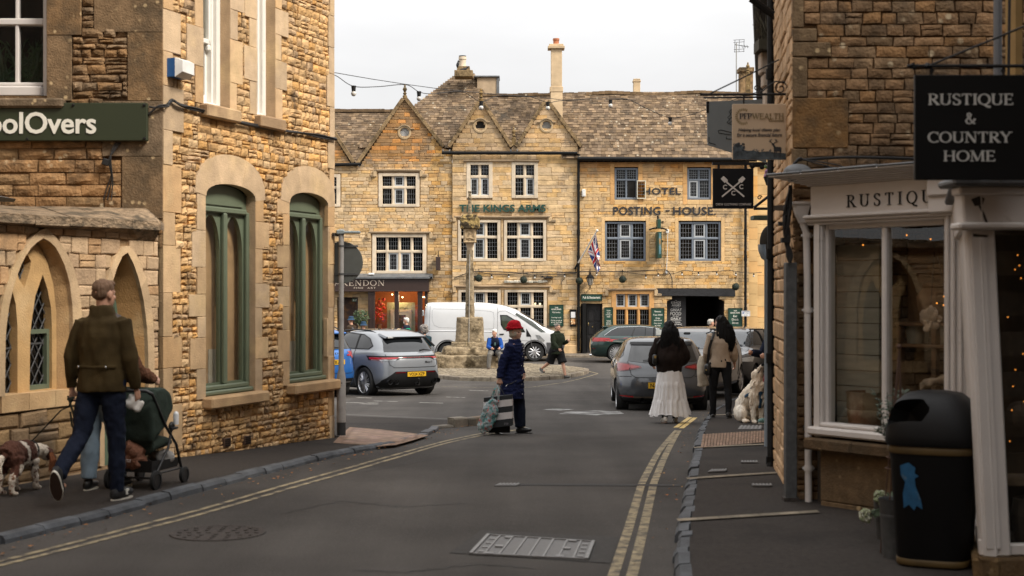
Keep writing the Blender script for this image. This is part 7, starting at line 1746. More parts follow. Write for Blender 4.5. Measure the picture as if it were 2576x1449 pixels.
mb.build('roof_rail',M_trim,c.t,60)
VAN=[(.28,-2.55,2.50,.88,9),(.36,-2.63,2.62,.95,9),(.6,-2.67,2.70,.985,9),(.85,-2.68,2.69,.995,9),(1.02,-2.68,2.60,.995,9),(1.12,-2.68,2.42,.99,9),(1.20,-2.68,2.16,.985,9),(1.28,-2.68,2.0,.98,9),(1.5,-2.67,1.66,.965,9),(1.8,-2.66,1.16,.935,9),(1.98,-2.64,.82,.905,9),(2.12,-2.61,.40,.86,9),(2.20,-2.57,-.05,.80,8),(2.24,-2.48,-.4,.68,6),(2.255,-2.3,-.8,.3,4),(2.26,-2.0,-1.2,.06,3)]
vx=-.69;c=Car('panel_van','silver-white panel van parked side-on behind the market cross',VAN,(vx,55.05),(1,0),paint('silver_white_paint',(.60,.61,.62),.1),(-1.76,1.55),.35,cat='van',arch=1.2)
c.t.location.z=Z(909,54.1)
VX=lambda px:(px-CX)/F*54.07-vx
VZ=lambda py:CH-(py-HY)/F*54.07-c.t.location.z
VP=lambda pts:[(VX(a),VZ(b)) for a,b in pts]
c.wheels(10,rr=.66)
c.decal('door_window','R',VP([(1258,792),(1276,792.7),(1296,805),(1314.5,823),(1321.8,836),(1290.8,836.4),(1267,829.7),(1259.8,817.8)]),M_trim,.005)
c.decal('door_glass','R',VP([(1261,794.5),(1275,795),(1293,806.5),(1310,823),(1317,834),(1291,834),(1268.5,827.5),(1262,816.5)]),mat('dull_green_glass',(.035,.045,.03),.05,spec=1.0,var=.5,vs=4),.010)
c.decal('quarter_trim','R',VP([(1324,826),(1337,847),(1324,847)]),M_trim,.006)
c.decal('windscreen','F',[(-.86,1.30),(.86,1.30),(.82,1.86),(-.82,1.86)],M_cg,.006);c.decal('windscreen_edge','R',VP([(1296,792),(1299,786.5),(1340,809),(1373,836),(1361,836)]),mat('greenish_screen',(.03,.036,.025),.05,spec=1,var=.3),.008)
c.decal('front_bumper','R',[(1.05+1.0,.30),(2.69,.30),(2.69,.70),(2.0,.72)],mat('grey_plastic',(.075,.075,.078),.6),.012);c.decal('front_bumper','F',[(-.95,.3),(.95,.3),(.95,.7),(-.95,.7)],_mats['grey_plastic'],.012)
c.decal('sill_trim','R',[(-1.3,.30),(1.1,.30),(1.1,.44),(-1.3,.44)],_mats['grey_plastic'],.008);c.decal('headlight','R',VP([(1347,842),(1358,844),(1371,857),(1366,860),(1356,857)]),M_lampclear,.012);c.decal('headlight','F',[(-.93,.86),(-.62,.86),(-.66,1.06),(-.93,1.1)],M_lampclear,.012)
mb=MB()
for ln in ([(1184,768),(1183,872)],[(1252,770),(1251,880)],[(1251,790),(1256,783),(1272,782),(1300,797)],[(1335,848),(1338,870)],[(1082,770),(1078,870)],[(1252,857),(1330,857)]):c.seam(mb,'R',VP(ln),.012,.003)
for ln in ([(1090,777),(1140,778),(1176,779)],[(1190,780),(1232,783),(1241,786),(1243,800),(1242,827),(1190,828)],[(1090,777),(1087,783),(1087,805),(1092,818),(1105,824),(1176,826)]):c.seam(mb,'R',VP(ln),.008,.002)
mb.build('panel_gaps',mat('grey_panel_gap',(.16,.16,.165),.7),c.t)
mb=MB();h=c.hit('R',VX(1262),VZ(840.6))[0];mb.box((h.x-.09,h.y-.035,h.z-.02),(h.x+.09,h.y+.01,h.z+.02),None,.015);mb.build('door_handle',M_trim,c.t)
mb=MB();c.seam(mb,'R',VP([(1064,832),(1180,833),(1250,835)]),.03,.002);mb.build('side_moulding',c.body.data.materials[0],c.t)
for x in (-1.76,1.55):
 mb=MB();pts=[(x+.46*math.cos(t),.35+.46*math.sin(t)) for t in [PI*i/14 for i in range(15)]];c.seam(mb,'R',pts,.05,.004);mb.build('arch_trim',_mats['grey_plastic'],c.t)
mb=MB();mb.box((-2.72,-.98,1.72),(-2.66,-.86,1.95),None,.02);mb.build('rear_hinge',M_lampclear,c.t)
EST=[(.2,-2.3,2.3,.78,5),(.28,-2.43,2.4,.86,5),(.45,-2.47,2.45,.92,5),(.65,-2.48,2.46,.935,5),(.8,-2.46,2.35,.935,4.6),(.88,-2.43,2.0,.92,4.5),(.94,-2.39,1.3,.89,4.5),(.99,-2.33,1.0,.86,4.4),(1.15,-2.15,.62,.79,4.4),(1.30,-1.92,.15,.71,4.2),(1.37,-1.75,-.2,.62,3.8),(1.405,-1.4,-.5,.42,3.2),(1.415,-1.1,-.8,.08,3)]
c=Car('green_estate','dark green estate car with many-spoked silver wheels in front of the inn door',EST,(5.42,53.95),(1,0),paint('bottle_green_paint',(.008,.030,.026),.3),(-1.50,1.45),.345)
c.t.location.z=Z(912,53.05);c.wheels(20,rr=.8)
c.decal('side_window','R',[(-1.93,1.0),(-1.70,1.18),(-1.45,1.29),(-.6,1.325),(.1,1.24),(.62,1.03),(.5,1.0)],M_cg,.006)
c.decal('front_side_window','R',[(-.05,1.02),(-.02,1.265),(.1,1.225),(.52,1.03)],mat('bright_pane',(.20,.205,.19),.1,var=.2),.010)
mb=MB();c.seam(mb,'R',[(-.95,1.0),(-.82,1.30)],.045,.010);c.seam(mb,'R',[(-.12,1.0),(-.1,1.29)],.06,.012);c.seam(mb,'R',[(-.45,1.0),(-.42,1.3)],.02,.012);mb.build('pillar',M_trim,c.t)
mb=MB();c.seam(mb,'R',[(-1.97,1.0),(-1.72,1.19),(-1.46,1.305),(-.6,1.34),(.1,1.255)],.016,.006);mb.build('window_trim',M_chrome,c.t)
mb=MB();c.seam(mb,'R',[(-1.95,.80),(-1.0,.76),(-.2,.74)],.012,.003);c.seam(mb,'R',[(-1.7,.83),(-1.0,.79),(-.2,.77)],.006,.003);mb.build('pinstripe',mat('silver_stripe',(.45,.46,.42),.4),c.t)
mb=MB();c.seam(mb,'R',[(-.92,1.0),(-.9,.74),(-1.05,.62)]);c.seam(mb,'R',[(-.1,1.0),(-.05,.3)]);mb.build('panel_gaps',M_seam,c.t)
c.decal('tail_light','R',[(-2.40,.77),(-2.0,.80),(-1.98,.86),(-2.1,.90),(-2.38,.92)],M_red,.010);c.decal('tail_light','B',[(-.9,.78),(-.55,.8),(-.55,.92),(-.9,.92)],M_red,.01);c.decal('bumper_reflector','R',[(-2.42,.5),(-2.30,.5),(-2.30,.53),(-2.42,.53)],M_redd,.01)
mb=MB();mb.box((-2.02,-.55,1.30),(-1.8,.55,1.34),None,.012);mb.build('roof_spoiler',c.body.data.materials[0],c.t);mb=MB();h=c.hit('R',-.62,.82)[0];mb.box((h.x-.1,h.y-.03,h.z-.015),(h.x+.1,h.y,h.z+.015),None,.01);mb.build('door_handle',c.body.data.materials[0],c.t)
mb=MB();mb.tube([(-2.44,-.75,.27),(-2.52,-.75,.27)],.045,12);mb.build('exhaust_pipe',M_chrome,c.t,50)
HAT=[(.22,-1.80,1.8,.78,5),(.28,-1.95,1.95,.85,5),(.42,-2.01,2.0,.895,5),(.58,-2.02,2.02,.905,4.8),(.72,-1.985,2.0,.905,4.4),(.82,-1.94,1.9,.90,4.2),(.90,-1.90,1.5,.885,4.2),(.97,-1.85,1.1,.86,4.2),(1.02,-1.80,.9,.835,4.2),(1.16,-1.66,.6,.765,4.2),(1.30,-1.48,.2,.69,4),(1.38,-1.36,-.05,.625,3.8),(1.42,-1.15,-.3,.5,3.4),(1.438,-.9,-.5,.26,3),(1.442,-.75,-.6,.06,2.5)]
c=Car('grey_hatchback','dark grey hatchback seen from behind, parked beyond the woman in the white skirt',HAT,(2.93,28.85),(.035,1),paint('dark_grey_paint',(.055,.060,.068),.35),(-1.28,1.28),.315)
c.wheels(10)
c.decal('rear_window','B',[(-.66,1.0),(-.3,.965),(.3,.965),(.66,1.0),(.58,1.28),(-.58,1.28)],M_cg);c.decal('roof_lip','B',[(-.60,1.29),(.60,1.29),(.58,1.34),(-.58,1.34)],M_trim,.02)
for sg in (1,-1):
 c.decal('light_surround','B',[(.85*sg,.78),(.40*sg,.88),(.42*sg,.915),(.60*sg,.955),(.84*sg,.975)],M_redd,.006);c.decal('tail_light','B',[(.83*sg,.80),(.64*sg,.845),(.60*sg,.90),(.64*sg,.935),(.83*sg,.955)],M_red,.012)
 c.decal('tail_light','B',[(.61*sg,.86),(.44*sg,.888),(.46*sg,.905),(.6*sg,.925)],M_red,.012);c.decal('bumper_reflector','B',[(.56*sg,.325),(.80*sg,.335),(.80*sg,.36),(.56*sg,.355)],M_red,.012)
 c.decal('side_window','L' if sg>0 else 'R',[(.72,1.03),(-1.35,1.04),(-1.42,1.1),(-1.2,1.25),(-.3,1.35),(.1,1.3)],M_cg)
mb=MB();c.seam(mb,'B',[(-.66,.99),(-.60,.75),(-.52,.70),(.52,.70),(.60,.75),(.66,.99)]);c.seam(mb,'B',[(-.86,.70),(-.6,.72)]);c.seam(mb,'B',[(.86,.70),(.6,.72)]);mb.build('panel_gaps',M_seam,c.t)
c.decal('plate_recess_shade','B',[(-.36,.46),(.36,.46),(.42,.62),(-.42,.62)],paint('recess_shade_grey',(.045,.048,.054),.3),.004);c.decal('diffuser','B',[(-.84,.25),(.84,.25),(.82,.31),(-.82,.31)],M_trim,.01);c.decal('bumper_strip','B',[(-.56,.318),(.56,.318),(.56,.345),(-.56,.345)],mat('bronze_trim',(.12,.095,.07),.5),.012)  # flat decal, shade of the plate recess put in as darker grey
c.plate(.03,.555,'NA23 YVF');mb=MB();mb.lathe([(.045,-.02),(.05,-.03),(.05,.06),(.035,.06),(.035,-.02)],(-1.99,.40,.275),16,'x');mb.build('exhaust_pipe',M_trim,c.t,40)
mb=MB();h=c.hit('B',0,.80)[0];mb.prism([(-.05,0),(0,.075),(.05,0),(0,-.075)],-.01,0);mb.v=[(h.x-.012+y,x,h.z+z) for x,y,z in mb.v];mb.build('badge',M_chrome,c.t)
mb=MB();h=[c.hit('B',y,1.0)[0] for y in (0,.1,.38)];mb.tube([h[0]+V((-.025,0,.02)),h[1]+V((-.025,0,.035)),h[2]+V((-.02,0,.02))],[.018,.015,.006],6);mb.build('rear_wiper',M_trim,c.t)
def facing_car(name,label,loc,head,rings,pt,r,gx=0):
 c=Car(name,label,rings,loc,head,pt,(-1.38,1.38),r);c.wheels(10)
 c.decal('windscreen','F',[(-.70,1.17),(.70,1.17),(.58,1.53),(-.58,1.53)],mat('sky_windscreen',(.035,.045,.055),.03,spec=.75,var=.4,vs=3));
 for s_,nm in (('L',1),('R',-1)):c.decal('side_window',s_,[(.80,1.19),(-1.70,1.2),(-1.74,1.26),(-1.5,1.45),(-.9,1.55),(-.1,1.57),(.25,1.48)],M_cg)
 mb=MB();c.seam(mb,'L',[(-.03,1.19),(-.08,1.56)],.06,.008);c.seam(mb,'L',[(-1.0,1.19),(-.95,1.54)],.06,.008);c.seam(mb,'L',[(.85,1.17),(.27,1.50),(-.1,1.59),(-.9,1.57),(-1.5,1.47)],.03,.006);mb.build('window_trim',M_trim,c.t)
 mb=MB();c.seam(mb,'L',[(.0,1.16),(.02,.4)]);c.seam(mb,'L',[(-1.0,1.16),(-1.0,.8),(-.9,.5)]);c.seam(mb,'F',[(-.75,1.02),(-.55,.93),(.55,.93),(.75,1.02)]);mb.build('panel_gaps',M_seam,c.t)
 for sg in (1,-1):
  c.decal('headlight','F',[(.86*sg,.80),(.52*sg,.83),(.48*sg,.88),(.86*sg,.93)],M_lampclear,.012)
  mb=MB();mb.ell((.62,1.03*sg,1.18),(.07,.12,.085),14,10);mb.tube([(.66,.90*sg,1.14),(.63,.98*sg,1.16)],.03,6);mb.build('door_mirror',M_trim,c.t,60)
 c.decal('grille','F',[(-.42,.56),(.42,.56),(.50,.80),(-.50,.80)],M_trim,.008);c.decal('lower_intake','F',[(-.8,.3),(.8,.3),(.75,.48),(-.75,.48)],M_trim,.008);mb=MB();c.seam(mb,'F',[(-.48,.83),(-.25,.60),(.25,.60),(.48,.83)],.03,.012);mb.build('chrome_trim',M_chrome,c.t)
 mb=MB();mb.box((.28,-.08,1.46),(.36,.08,1.53),None,.02);mb.build('mirror_pod',M_blackm,c.t)
 for a,b in ((.45,-.1),(-.2,-.62)):h=[c.hit('F',a+(b-a)*k/4,1.185+.05*(k/4))[0] for k in range(5)];mb=MB();mb.tube([p+V((.015,0,.015)) for p in h],.008,5);mb.build('wiper',M_trim,c.t)
 return c
FSUV=[(z,-xf*.98,-xr*.98,w,e) for z,xr,xf,w,e in [(.24,-2.05,2.0,.80,5),(.30,-2.2,2.15,.88,5),(.48,-2.27,2.22,.92,5),(.66,-2.28,2.24,.93,4.6),(.86,-2.2,2.24,.93,4.4),(.96,-2.02,2.22,.92,4.2),(1.03,-1.7,2.2,.905,4.2),(1.09,-1.3,2.16,.885,4.2),(1.15,-1.02,2.12,.86,4.2),(1.32,-.70,2.0,.79,4.2),(1.50,-.32,1.85,.71,4),(1.58,-.02,1.72,.64,3.8),(1.62,.25,1.5,.5,3.4),(1.635,.5,1.2,.25,3),(1.64,.7,.9,.06,2.5)]]
th=math.radians(22);hd2=(-math.sin(th),-math.cos(th))
c1=facing_car('dark_suv','dark bronze SUV facing us between the two walking women, mirror folded out',(4.22,33.6),hd2,FSUV,paint('dark_bronze_paint',(.040,.032,.027),.45),.35)
mb=MB()
for sg in (1,-1):mb.tube([(.2,.62*sg,1.57),(-.2,.63*sg,1.65),(-1.3,.6*sg,1.65),(-1.5,.6*sg,1.6)],.015,6)
mb.build('roof_rail',M_trim,c1.t,60)
th=math.radians(20);hd3=(-math.sin(th),-math.cos(th))
c2=facing_car('navy_suv','navy-black SUV facing us at the far right kerb behind the sitting dog',(5.98,38.6),hd3,FSUV,paint('navy_black_paint',(.012,.014,.020),.4),.36)
SKIN=mat('skin',(.50,.27,.18),.55,var=.08,vs=20);SKIN2=mat('pale_skin',(.55,.33,.24),.55,var=.08,vs=20)
def cloth(name,c,b=.25,bs=120,**k):return mat(name,c,.9,bump=b,bs=bs,var=k.pop('var',.14),vs=k.pop('vs',14),sheen=0,spec=.12,**k)
class Person:
 0
 def __init__(s,label,loc,rz,H,lean=0,legs=((0,4,0,0),(0,4,0,0)),arms=((0,8,10,0),(0,8,10,0)),head=(0,0),group=None,sit=None,twist=0,build=1.0,roll=0):
  s.t=thing('person',label,'person',loc,rz,group);k=s.k=H/1.76;s.b=build*k;Rd=math.radians
  s.legs=[];s.arms=[]
  up=V((0,math.sin(Rd(lean)),math.cos(Rd(lean))))
  lowest=0;L=[]
  for sg,(p,ab,bend,fp) in zip((-1,1),legs):
   hip=V((sg*.088*k,0,0));d1=V((sg*math.sin(Rd(ab)),math.sin(Rd(p)),-math.cos(Rd(p)))).normalized();kn=hip+d1*.435*k
   p2=p-bend;d2=V((sg*math.sin(Rd(ab))*.3,math.sin(Rd(p2)),-math.cos(Rd(p2)))).normalized();an=kn+d2*.42*k
   fd=V((sg*.12,math.cos(Rd(fp)),math.sin(Rd(fp)))).normalized();toe=an+fd*.17*k+V((0,0,-.05*k));heel=an-fd*.06*k+V((0,0,-.055*k))
   L.append((hip,kn,an,toe,fd));lowest=min(lowest,an.z-.085*k,toe.z-.03*k)
  pz=-lowest if sit is None else sit
  O=V((0,0,pz));s.pel=O;s.up=up
  s.legs=[tuple(a+O if i<4 else a for i,a in enumerate(l)) for l in L]
  s.waist=O+up*.16*k;s.chest=O+up*.36*k;s.neck=O+up*.525*k;s.hb=s.neck+(up+V((0,.15,0))).normalized()*.080*k
  tw=Matrix.Rotation(Rd(twist),3,'Z');s.right=tw@V((1,0,0))
  for sg,(p,ab,bend,inw) in zip((-1,1),arms):
   sh=O+up*.475*k+s.right*(sg*.168*s.b);d1=V((sg*math.sin(Rd(ab)),math.sin(Rd(p))*math.cos(Rd(ab)),-math.cos(Rd(p))*math.cos(Rd(ab))));el=sh+d1*.29*k
   p2=p+bend;d2=V((sg*math.sin(Rd(ab))-sg*math.sin(Rd(inw)),math.sin(Rd(p2)),-math.cos(Rd(p2)))).normalized();wr=el+d2*.25*k;s.arms.append((sh,el,wr,d2))
  yaw,pit=head;s.hm=Matrix.Rotation(Rd(yaw),3,'Z')@Matrix.Rotation(Rd(pit),3,'X');s.hc=s.hb+s.hm@V((0,.012,.095))*k
 def hp(s,x,y,z):return s.hc+s.hm@(V((x,y,z))*s.k)
 def body(s,skin=SKIN,vox=.011,bare_legs=False,curl=(.6,.6),nose=1.0):
  k=s.k;m=MB();E=lambda c,r:m.ell(s.hp(*c),V(r)*k,16,12,rot=s.hm)
  E((0,-.012,.03),(.074,.094,.088));E((0,.018,-.035),(.062,.07,.082));E((0,.05,-.085),(.032,.035,.028));E((0,.085,-.012),(.013*nose,.024,.026));E((0,.092,-.026),(.016*nose,.017,.013));E((0,.072,.022),(.05,.016,.012));E((0,.075,-.058),(.026,.015,.012))
  for sg in (-1,1):E((sg*.074,-.008,-.005),(.011,.022,.034));E((sg*.04,.055,-.022),(.022,.022,.022))
  m.tube([s.neck-s.up*.05*k,s.hb,s.hc+s.hm@V((0,-.015,-.03))*k],[.062*k,.055*k,.055*k],12)
  s._torso(m,0.0);
  for sh,el,wr,d in s.arms:m.tube([sh,sh.lerp(el,.4),el,el.lerp(wr,.35),wr],[.05*k,.046*k,.038*k,.039*k,.026*k],10)
  for hip,kn,an,toe,fd in s.legs:
   m.tube([hip,hip.lerp(kn,.4),kn,kn.lerp(an,.3),an],[.085*k,.078*k,.052*k,.055*k,.036*k],12);m.ell(an.lerp(toe,.5)-V((0,0,.01)),(.035*k,.09*k,.03*k),10,8)
  for i,(sh,el,wr,d) in enumerate(s.arms):s._hand(m,wr,d,(-1,1)[i],curl[i])
  me=voxel(m,vox,1);me.materials.clear();o=link('body',me,skin,s.t,180)
  e=MB()
  for sg in (-1,1):e.ell(s.hp(sg*.031,.074,.002),V((.011,.007,.006))*k,8,6,rot=s.hm)
  e.build('eyes' if False else 'eye',mat('dark_eyes',(.03,.02,.015),.2),o);e=MB();e.ell(s.hp(0,.088,-.060),V((.021,.004,.005))*k,8,6,rot=s.hm);e.build('mouth',mat('lips',(.32,.12,.09),.6),o)
  return o
 def _hand(s,m,wr,d,sg,curl):
  k=s.k;side=d.cross(V((0,1,0)));side=side.normalized() if side.length>.1 else V((1,0,0));fw=side.cross(d).normalized()
  inn=side*(-sg) if (side.x*sg)>0 else side*sg;inn=V((-sg,0,0))-d*V((-sg,0,0)).dot(d);inn.normalize();fw=d.cross(inn).normalized()
  if fw.y<0:fw=-fw
  c=wr+d*.045*k;m.tube([wr,c,wr+d*.085*k],[(.024*k,.018*k),(.038*k,.019*k),(.040*k,.016*k)],10,sec=fw)
  for j in range(4):
   b=wr+d*.08*k+fw*(.027-.018*j)*k;L=(.062,.072,.068,.052)[j]*k;a1,a2=curl*(.5+.1*j),curl*(1.3+.12*j)
   p1=b+(d*math.cos(a1)+inn*math.sin(a1))*L*.45;p2=p1+(d*math.cos(a2)+inn*math.sin(a2))*L*.35;p3=p2+(d*math.cos(a2+.4*curl)+inn*math.sin(a2+.4*curl))*L*.3
   m.tube([b,p1,p2,p3],[.0098*k,.0092*k,.0085*k,.0068*k],7)
  b=wr+d*.03*k+fw*.03*k;p1=b+(d*.7+fw*.6+inn*.3).normalized()*.035*k;p2=p1+(d*.9+inn*.5).normalized()*.03*k;m.tube([b,p1,p2],[.0135*k,.0115*k,.009*k],7)
 def _torso(s,m,o,hem=0.0,flare=1.0,top=1.0,blouse=0):
  k=s.b;P=[s.pel-s.up*hem*k,s.pel,s.waist,s.chest,s.pel+s.up*.46*k,s.neck,s.neck+s.up*.03*k]
  wd=[(.165*flare+o,.115*flare+o),(.165+o,.12+o),(.148+o+blouse,.108+o+blouse),(.175+o,.12+o),(.165+o,.095+o),(.075+o,.065+o),(.06+o*.6,.058+o*.6)]
  if hem<=0:P=P[1:];wd=wd[1:]
  PP,WW=[],[]
  for i in range(len(P)-1):
   for j in range(3):t=j/3;PP.append(P[i].lerp(P[i+1],t));WW.append(tuple((a+(b-a)*(t*t*(3-2*t)))*k for a,b in zip(wd[i],wd[i+1])))
  PP.append(P[-1]);WW.append(tuple(a*k for a in wd[-1]));m.tube(PP,WW,24,sec=s.right)
 def top(s,name,mt,o=.022,hem=.1,flare=1.1,sleeve=1.0,so=.018,vox=.012,wr=(.010,9),cuff=1.0,seed=1,collar=0,blouse=0,puff=0,aniso=(1,1,.45)):
  k=s.k;m=MB();s._torso(m,o,hem,flare,blouse=blouse)
  for sh,el,w,d in s.arms:
   e=el.lerp(w,(sleeve-.5)*2) if sleeve>.5 else sh.lerp(el,sleeve*2);q=so*k
   pts=[sh-(el-sh).normalized()*.02,sh.lerp(el,.35),sh.lerp(el,.75),el];rr=[.062*k+q,.055*k+q*1.1,.047*k+q*1.2+puff,.046*k+q*1.15+puff]
   if sleeve>.5:pts+=[el.lerp(e,.5),e];rr+=[.042*k+q+puff*1.3,(.030*k+q)*cuff]
   m.tube(pts,rr,14)
   m.ell(sh-V((0,0,.012*k)),.050*k+q*.8,14,10)
  if collar:
   b=s.neck+s.up*.01*k;m.lathe([(.062*k,0),(.075*k+o,-.03),(.078*k+o*.7,.02*k),(.070*k+o*.5,collar),(.064*k+o*.2,collar),(.062*k,0)],b,20)
  me=voxel(m,vox,3);wrinkle(me,wr[0],wr[1],seed,aniso,wr[0]*.5,wr[1]*2.6);me.materials.clear();return link(name,me,mt,s.t,180)
 def trousers(s,name,mt,o=.018,length=1.0,flare=1.0,vox=.012,wr=(.008,11),seed=2,rise=.12):
  k=s.k;m=MB();kb=s.b;m.tube([s.pel+s.up*rise*k,s.pel+s.up*.03*k,s.pel-s.up*.05*k,s.pel-s.up*.10*k],[(.150*kb+o,.11*kb+o),(.166*kb+o,.12*kb+o),(.165*kb+o,.12*kb+o),(.12*kb,.10*kb)],24,sec=(1,0,0))
  for hip,kn,an,toe,fd in s.legs:
   pts=[hip+V((0,0,.02)),hip.lerp(kn,.3),hip.lerp(kn,.7),kn];rr=[.092*kb+o,.086*kb+o,.068*kb+o,.058*kb+o*flare]
   if length>.55:e=kn.lerp(an,(length-.5)*2);pts+=[kn.lerp(e,.35),kn.lerp(e,.7),e+V((0,0,-.02 if length>=1 else 0))];rr+=[.058*kb+o*flare,.050*kb+o*flare,.044*kb+o*flare*1.15]
   else:rr=[a+o*.6 for a in rr];rr[-1]+=o*.8
   m.tube(pts,rr,16)
  me=voxel(m,vox,3);wrinkle(me,wr[0],wr[1],seed,(1,1,.8),wr[0]*.5,wr[1]*2.2);me.materials.clear();return link(name,me,mt,s.t,180)
 def shoes(s,mt,sole=None,sz=1.0,hi=0):
  k=s.k*sz
  for i,(hip,kn,an,toe,fd) in enumerate(s.legs):
   x=fd.cross(V((0,0,1))).normalized();n=x.cross(fd).normalized();M=Matrix((x,fd,n)).transposed();b=an-n*.035*k
   m=MB();m.tube([b-fd*.075*k,b-fd*.03*k,b+fd*.06*k,b+fd*.13*k,b+fd*.185*k],[(.028*k,.035*k),(.04*k,.055*k),(.042*k,.045*k),(.046*k,.036*k),(.03*k,.024*k)],14,sec=x);m.tube([b,an+V((0,0,.02+hi))],[.045*k,.045*k],12)
   o=link('shoe',voxel(m,.010,2),mt,s.t,180)
   if sole:
    m=MB();pts=[]
    for a in range(24):th=2*PI*a/24;y=math.sin(th);pts.append(((.044+.006*(y>0))*math.cos(th)*(1-.15*(abs(y)>.9)),.055+.14*y))
    nb=24;vs=[b+x*(p*k)+fd*(q*k)-n*(.040*k) for p,q in pts]+[b+x*(p*k)+fd*(q*k)-n*(.062*k) for p,q in pts]
    m.add(vs,[tuple(range(nb)),tuple(range(2*nb-1,nb-1,-1))]+[(j,(j+1)%nb,(j+1)%nb+nb,j+nb) for j in range(nb)]);m.build('sole',sole,o)
    m=MB();vs=[b+x*(p*k*.93)+fd*(.055*k+(q-.055)*k*.95)-n*(z*k) for z in (.0615,.065) for p,q in pts];m.add(vs,[tuple(range(nb)),tuple(range(2*nb-1,nb-1,-1))]+[(j,(j+1)%nb,(j+1)%nb+nb,j+nb) for j in range(nb)]);m.build('outsole',mat('gum_rubber',(.055,.030,.020),.8),o)
  return s
 def hair(s,mt,bits,vox=.009,wr=(.008,40),seed=3,aniso=(1,1,.25)):
  m=MB()
  for c,r in bits:m.ell(s.hp(*c),V(r)*s.k,18,12,rot=s.hm)
  me=voxel(m,vox,1);wrinkle(me,wr[0],wr[1],seed,aniso);me.materials.clear();return link('hair',me,mt,s.t,180)
 def short_hair(s,mt,**k):return s.hair(mt,[((0,-.025,.048),(.082,.096,.080)),((0,-.058,.0),(.072,.055,.068)),((0,.045,.088),(.058,.045,.033))],**k)
 def long_hair(s,mt,L=.45,w=.10,sway=0,seed=3):
  m=MB();k=s.k;m.ell(s.hp(0,-.036,.038),V((.090,.100,.092))*k,18,12,rot=s.hm)
  n=8;P=[s.hp(0,-.05,.06)]+[s.hc+s.hm@V((sway*i/n,-.072-.05*math.sin(PI*i/n*.8),0))*k+V((0,0,-.02-L*i/n))*k for i in range(n+1)]
  m.tube(P,[(.08*k,.06*k)]+[(w*k*(.95+.25*math.sin(PI*i/n))*(1 if i<n else .72),(.075-.028*i/n)*k) for i in range(n+1)],18,sec=s.right)
  m2=MB();rnd=random.Random(seed)
  me=voxel(m,.010,2);wrinkle(me,.014,34,seed,(1,1,.08),.006,90)
  for i in range(90):
   a=rnd.uniform(-1.25,1.25);pts=[]
   for j,p in enumerate(P[1:]):
    ww_=w*k*(1.0+.25*math.sin(PI*j/n))*(1 if j<n else .9);pts.append(p+s.right*(ww_*math.sin(a)*rnd.uniform(.97,1.10))+V((0,0,-rnd.uniform(0,.05) if j==n else 0))+(s.hm@V((0,-1,0)))*((.078-.03*j/n)*k*math.cos(a)*rnd.uniform(.95,1.15)))
   m2.tube(pts,[.004]+[.005]*(n-1)+[.002],4)
  b2=bmesh.new();b2.from_mesh(me);t2=m2.mesh('t');b2.from_mesh(t2);b2.to_mesh(me);b2.free();me.materials.clear();return link('hair',me,mt,s.t,180)
 def part(s,name,mb,mt,sm=60):return mb.build(name,mt,s.t,sm)
 def strap(s,name,pts,mt,r=.012):
  m=MB();m.tube(pts,[(r,.003)]*len(pts),6);return m.build(name,mt,s.t)
GP=lambda x,y,dz=0:tuple(G(x,y,dz))
H_of=lambda top,foot,d:(foot-top)*d/F
M_navy=cloth('navy_denim',(.012,.016,.030));M_bluejean=cloth('pale_denim',(.20,.27,.34));M_blacktr=cloth('black_cloth',(.012,.012,.013));M_blackshoe=mat('black_leather',(.012,.012,.012),.4)
M_whitesole=mat('white_rubber',(.62,.58,.50),.7)
q=G(256,1258,.06)
p=Person('tall man in a waxed olive jacket and dark jeans walking away with a spaniel',q,math.radians(-12),1.80,lean=1,legs=((-15,4,38,-62),(4,3,3,0)),arms=((-6,15,14,10),(2,13,12,8)),head=(-18,-2),build=1.02)
p.body(SKIN,.008,curl=(1.2,.9));p.top('jacket',cloth('waxed_olive_cotton',(.050,.034,.014),.2,90,var=.3,vs=5),.030,.07,1.04,1.0,.014,.010,(.017,8),seed=11,collar=.075)
p.trousers('jeans',M_navy,.013,1.0,.9,.010,(.013,13),seed=5);p.shoes(mat('black_suede',(.014,.014,.015),.8),M_whitesole)
p.hair(mat('short_brown_hair',(.13,.072,.04),.85,var=.25,vs=60),[((0,-.02,.052),(.080,.093,.076)),((0,-.055,.012),(.073,.05,.06)),((0,.05,.09),(.055,.04,.03))],.007,(.006,60))
mb=MB()
for i in range(2):
 an=p.legs[i][2];
 mb.box((an.x+.035,an.y+.05,an.z-.05),(an.x+.052,an.y+.10,an.z-.005)) if i==1 else None
p.part('shoe_letter_patch',mb,M_offwhite)
mb=MB();z=p.waist.z-.03;c=p.pel
for k_ in range(2):
 s_=(-1,1)[k_];mb.ell((c.x+s_*.12,c.y-.165,z),(.010,.006,.010),8,6)
p.part('stud',mb,M_chrome);mb=MB();mb.tube([(c.x-.17,c.y-.085,z),(c.x-.12,c.y-.143,z),(c.x,c.y-.168,z-.004),(c.x+.12,c.y-.143,z),(c.x+.17,c.y-.085,z)],[(.014,.006)]*5,6,sec=(0,0,1));p.part('waist_tab',mb,_mats['waxed_olive_cotton'])
Wm=lambda pr,v:Matrix.Translation(pr.t.location)@Matrix.Rotation(pr.t.rotation_euler[2],4,'Z')@V(v)
hl=Wm(p,p.arms[0][2]+p.arms[0][3]*.09);hr=Wm(p,p.arms[1][2]+p.arms[1][3]*.10)
t=thing('paper_bag','crumpled white paper bag held by the man in the olive jacket','bag',tuple(hr));mb=MB();mb.box((-.09,-.025,-.10),(.05,.025,.02),None,.02);me=voxel(mb,.008,1);wrinkle(me,.03,18,3);me.transform(Matrix.Rotation(.5,4,'Y'));link('paper',me,mat('white_paper',(.66,.63,.58),.8),t,30)
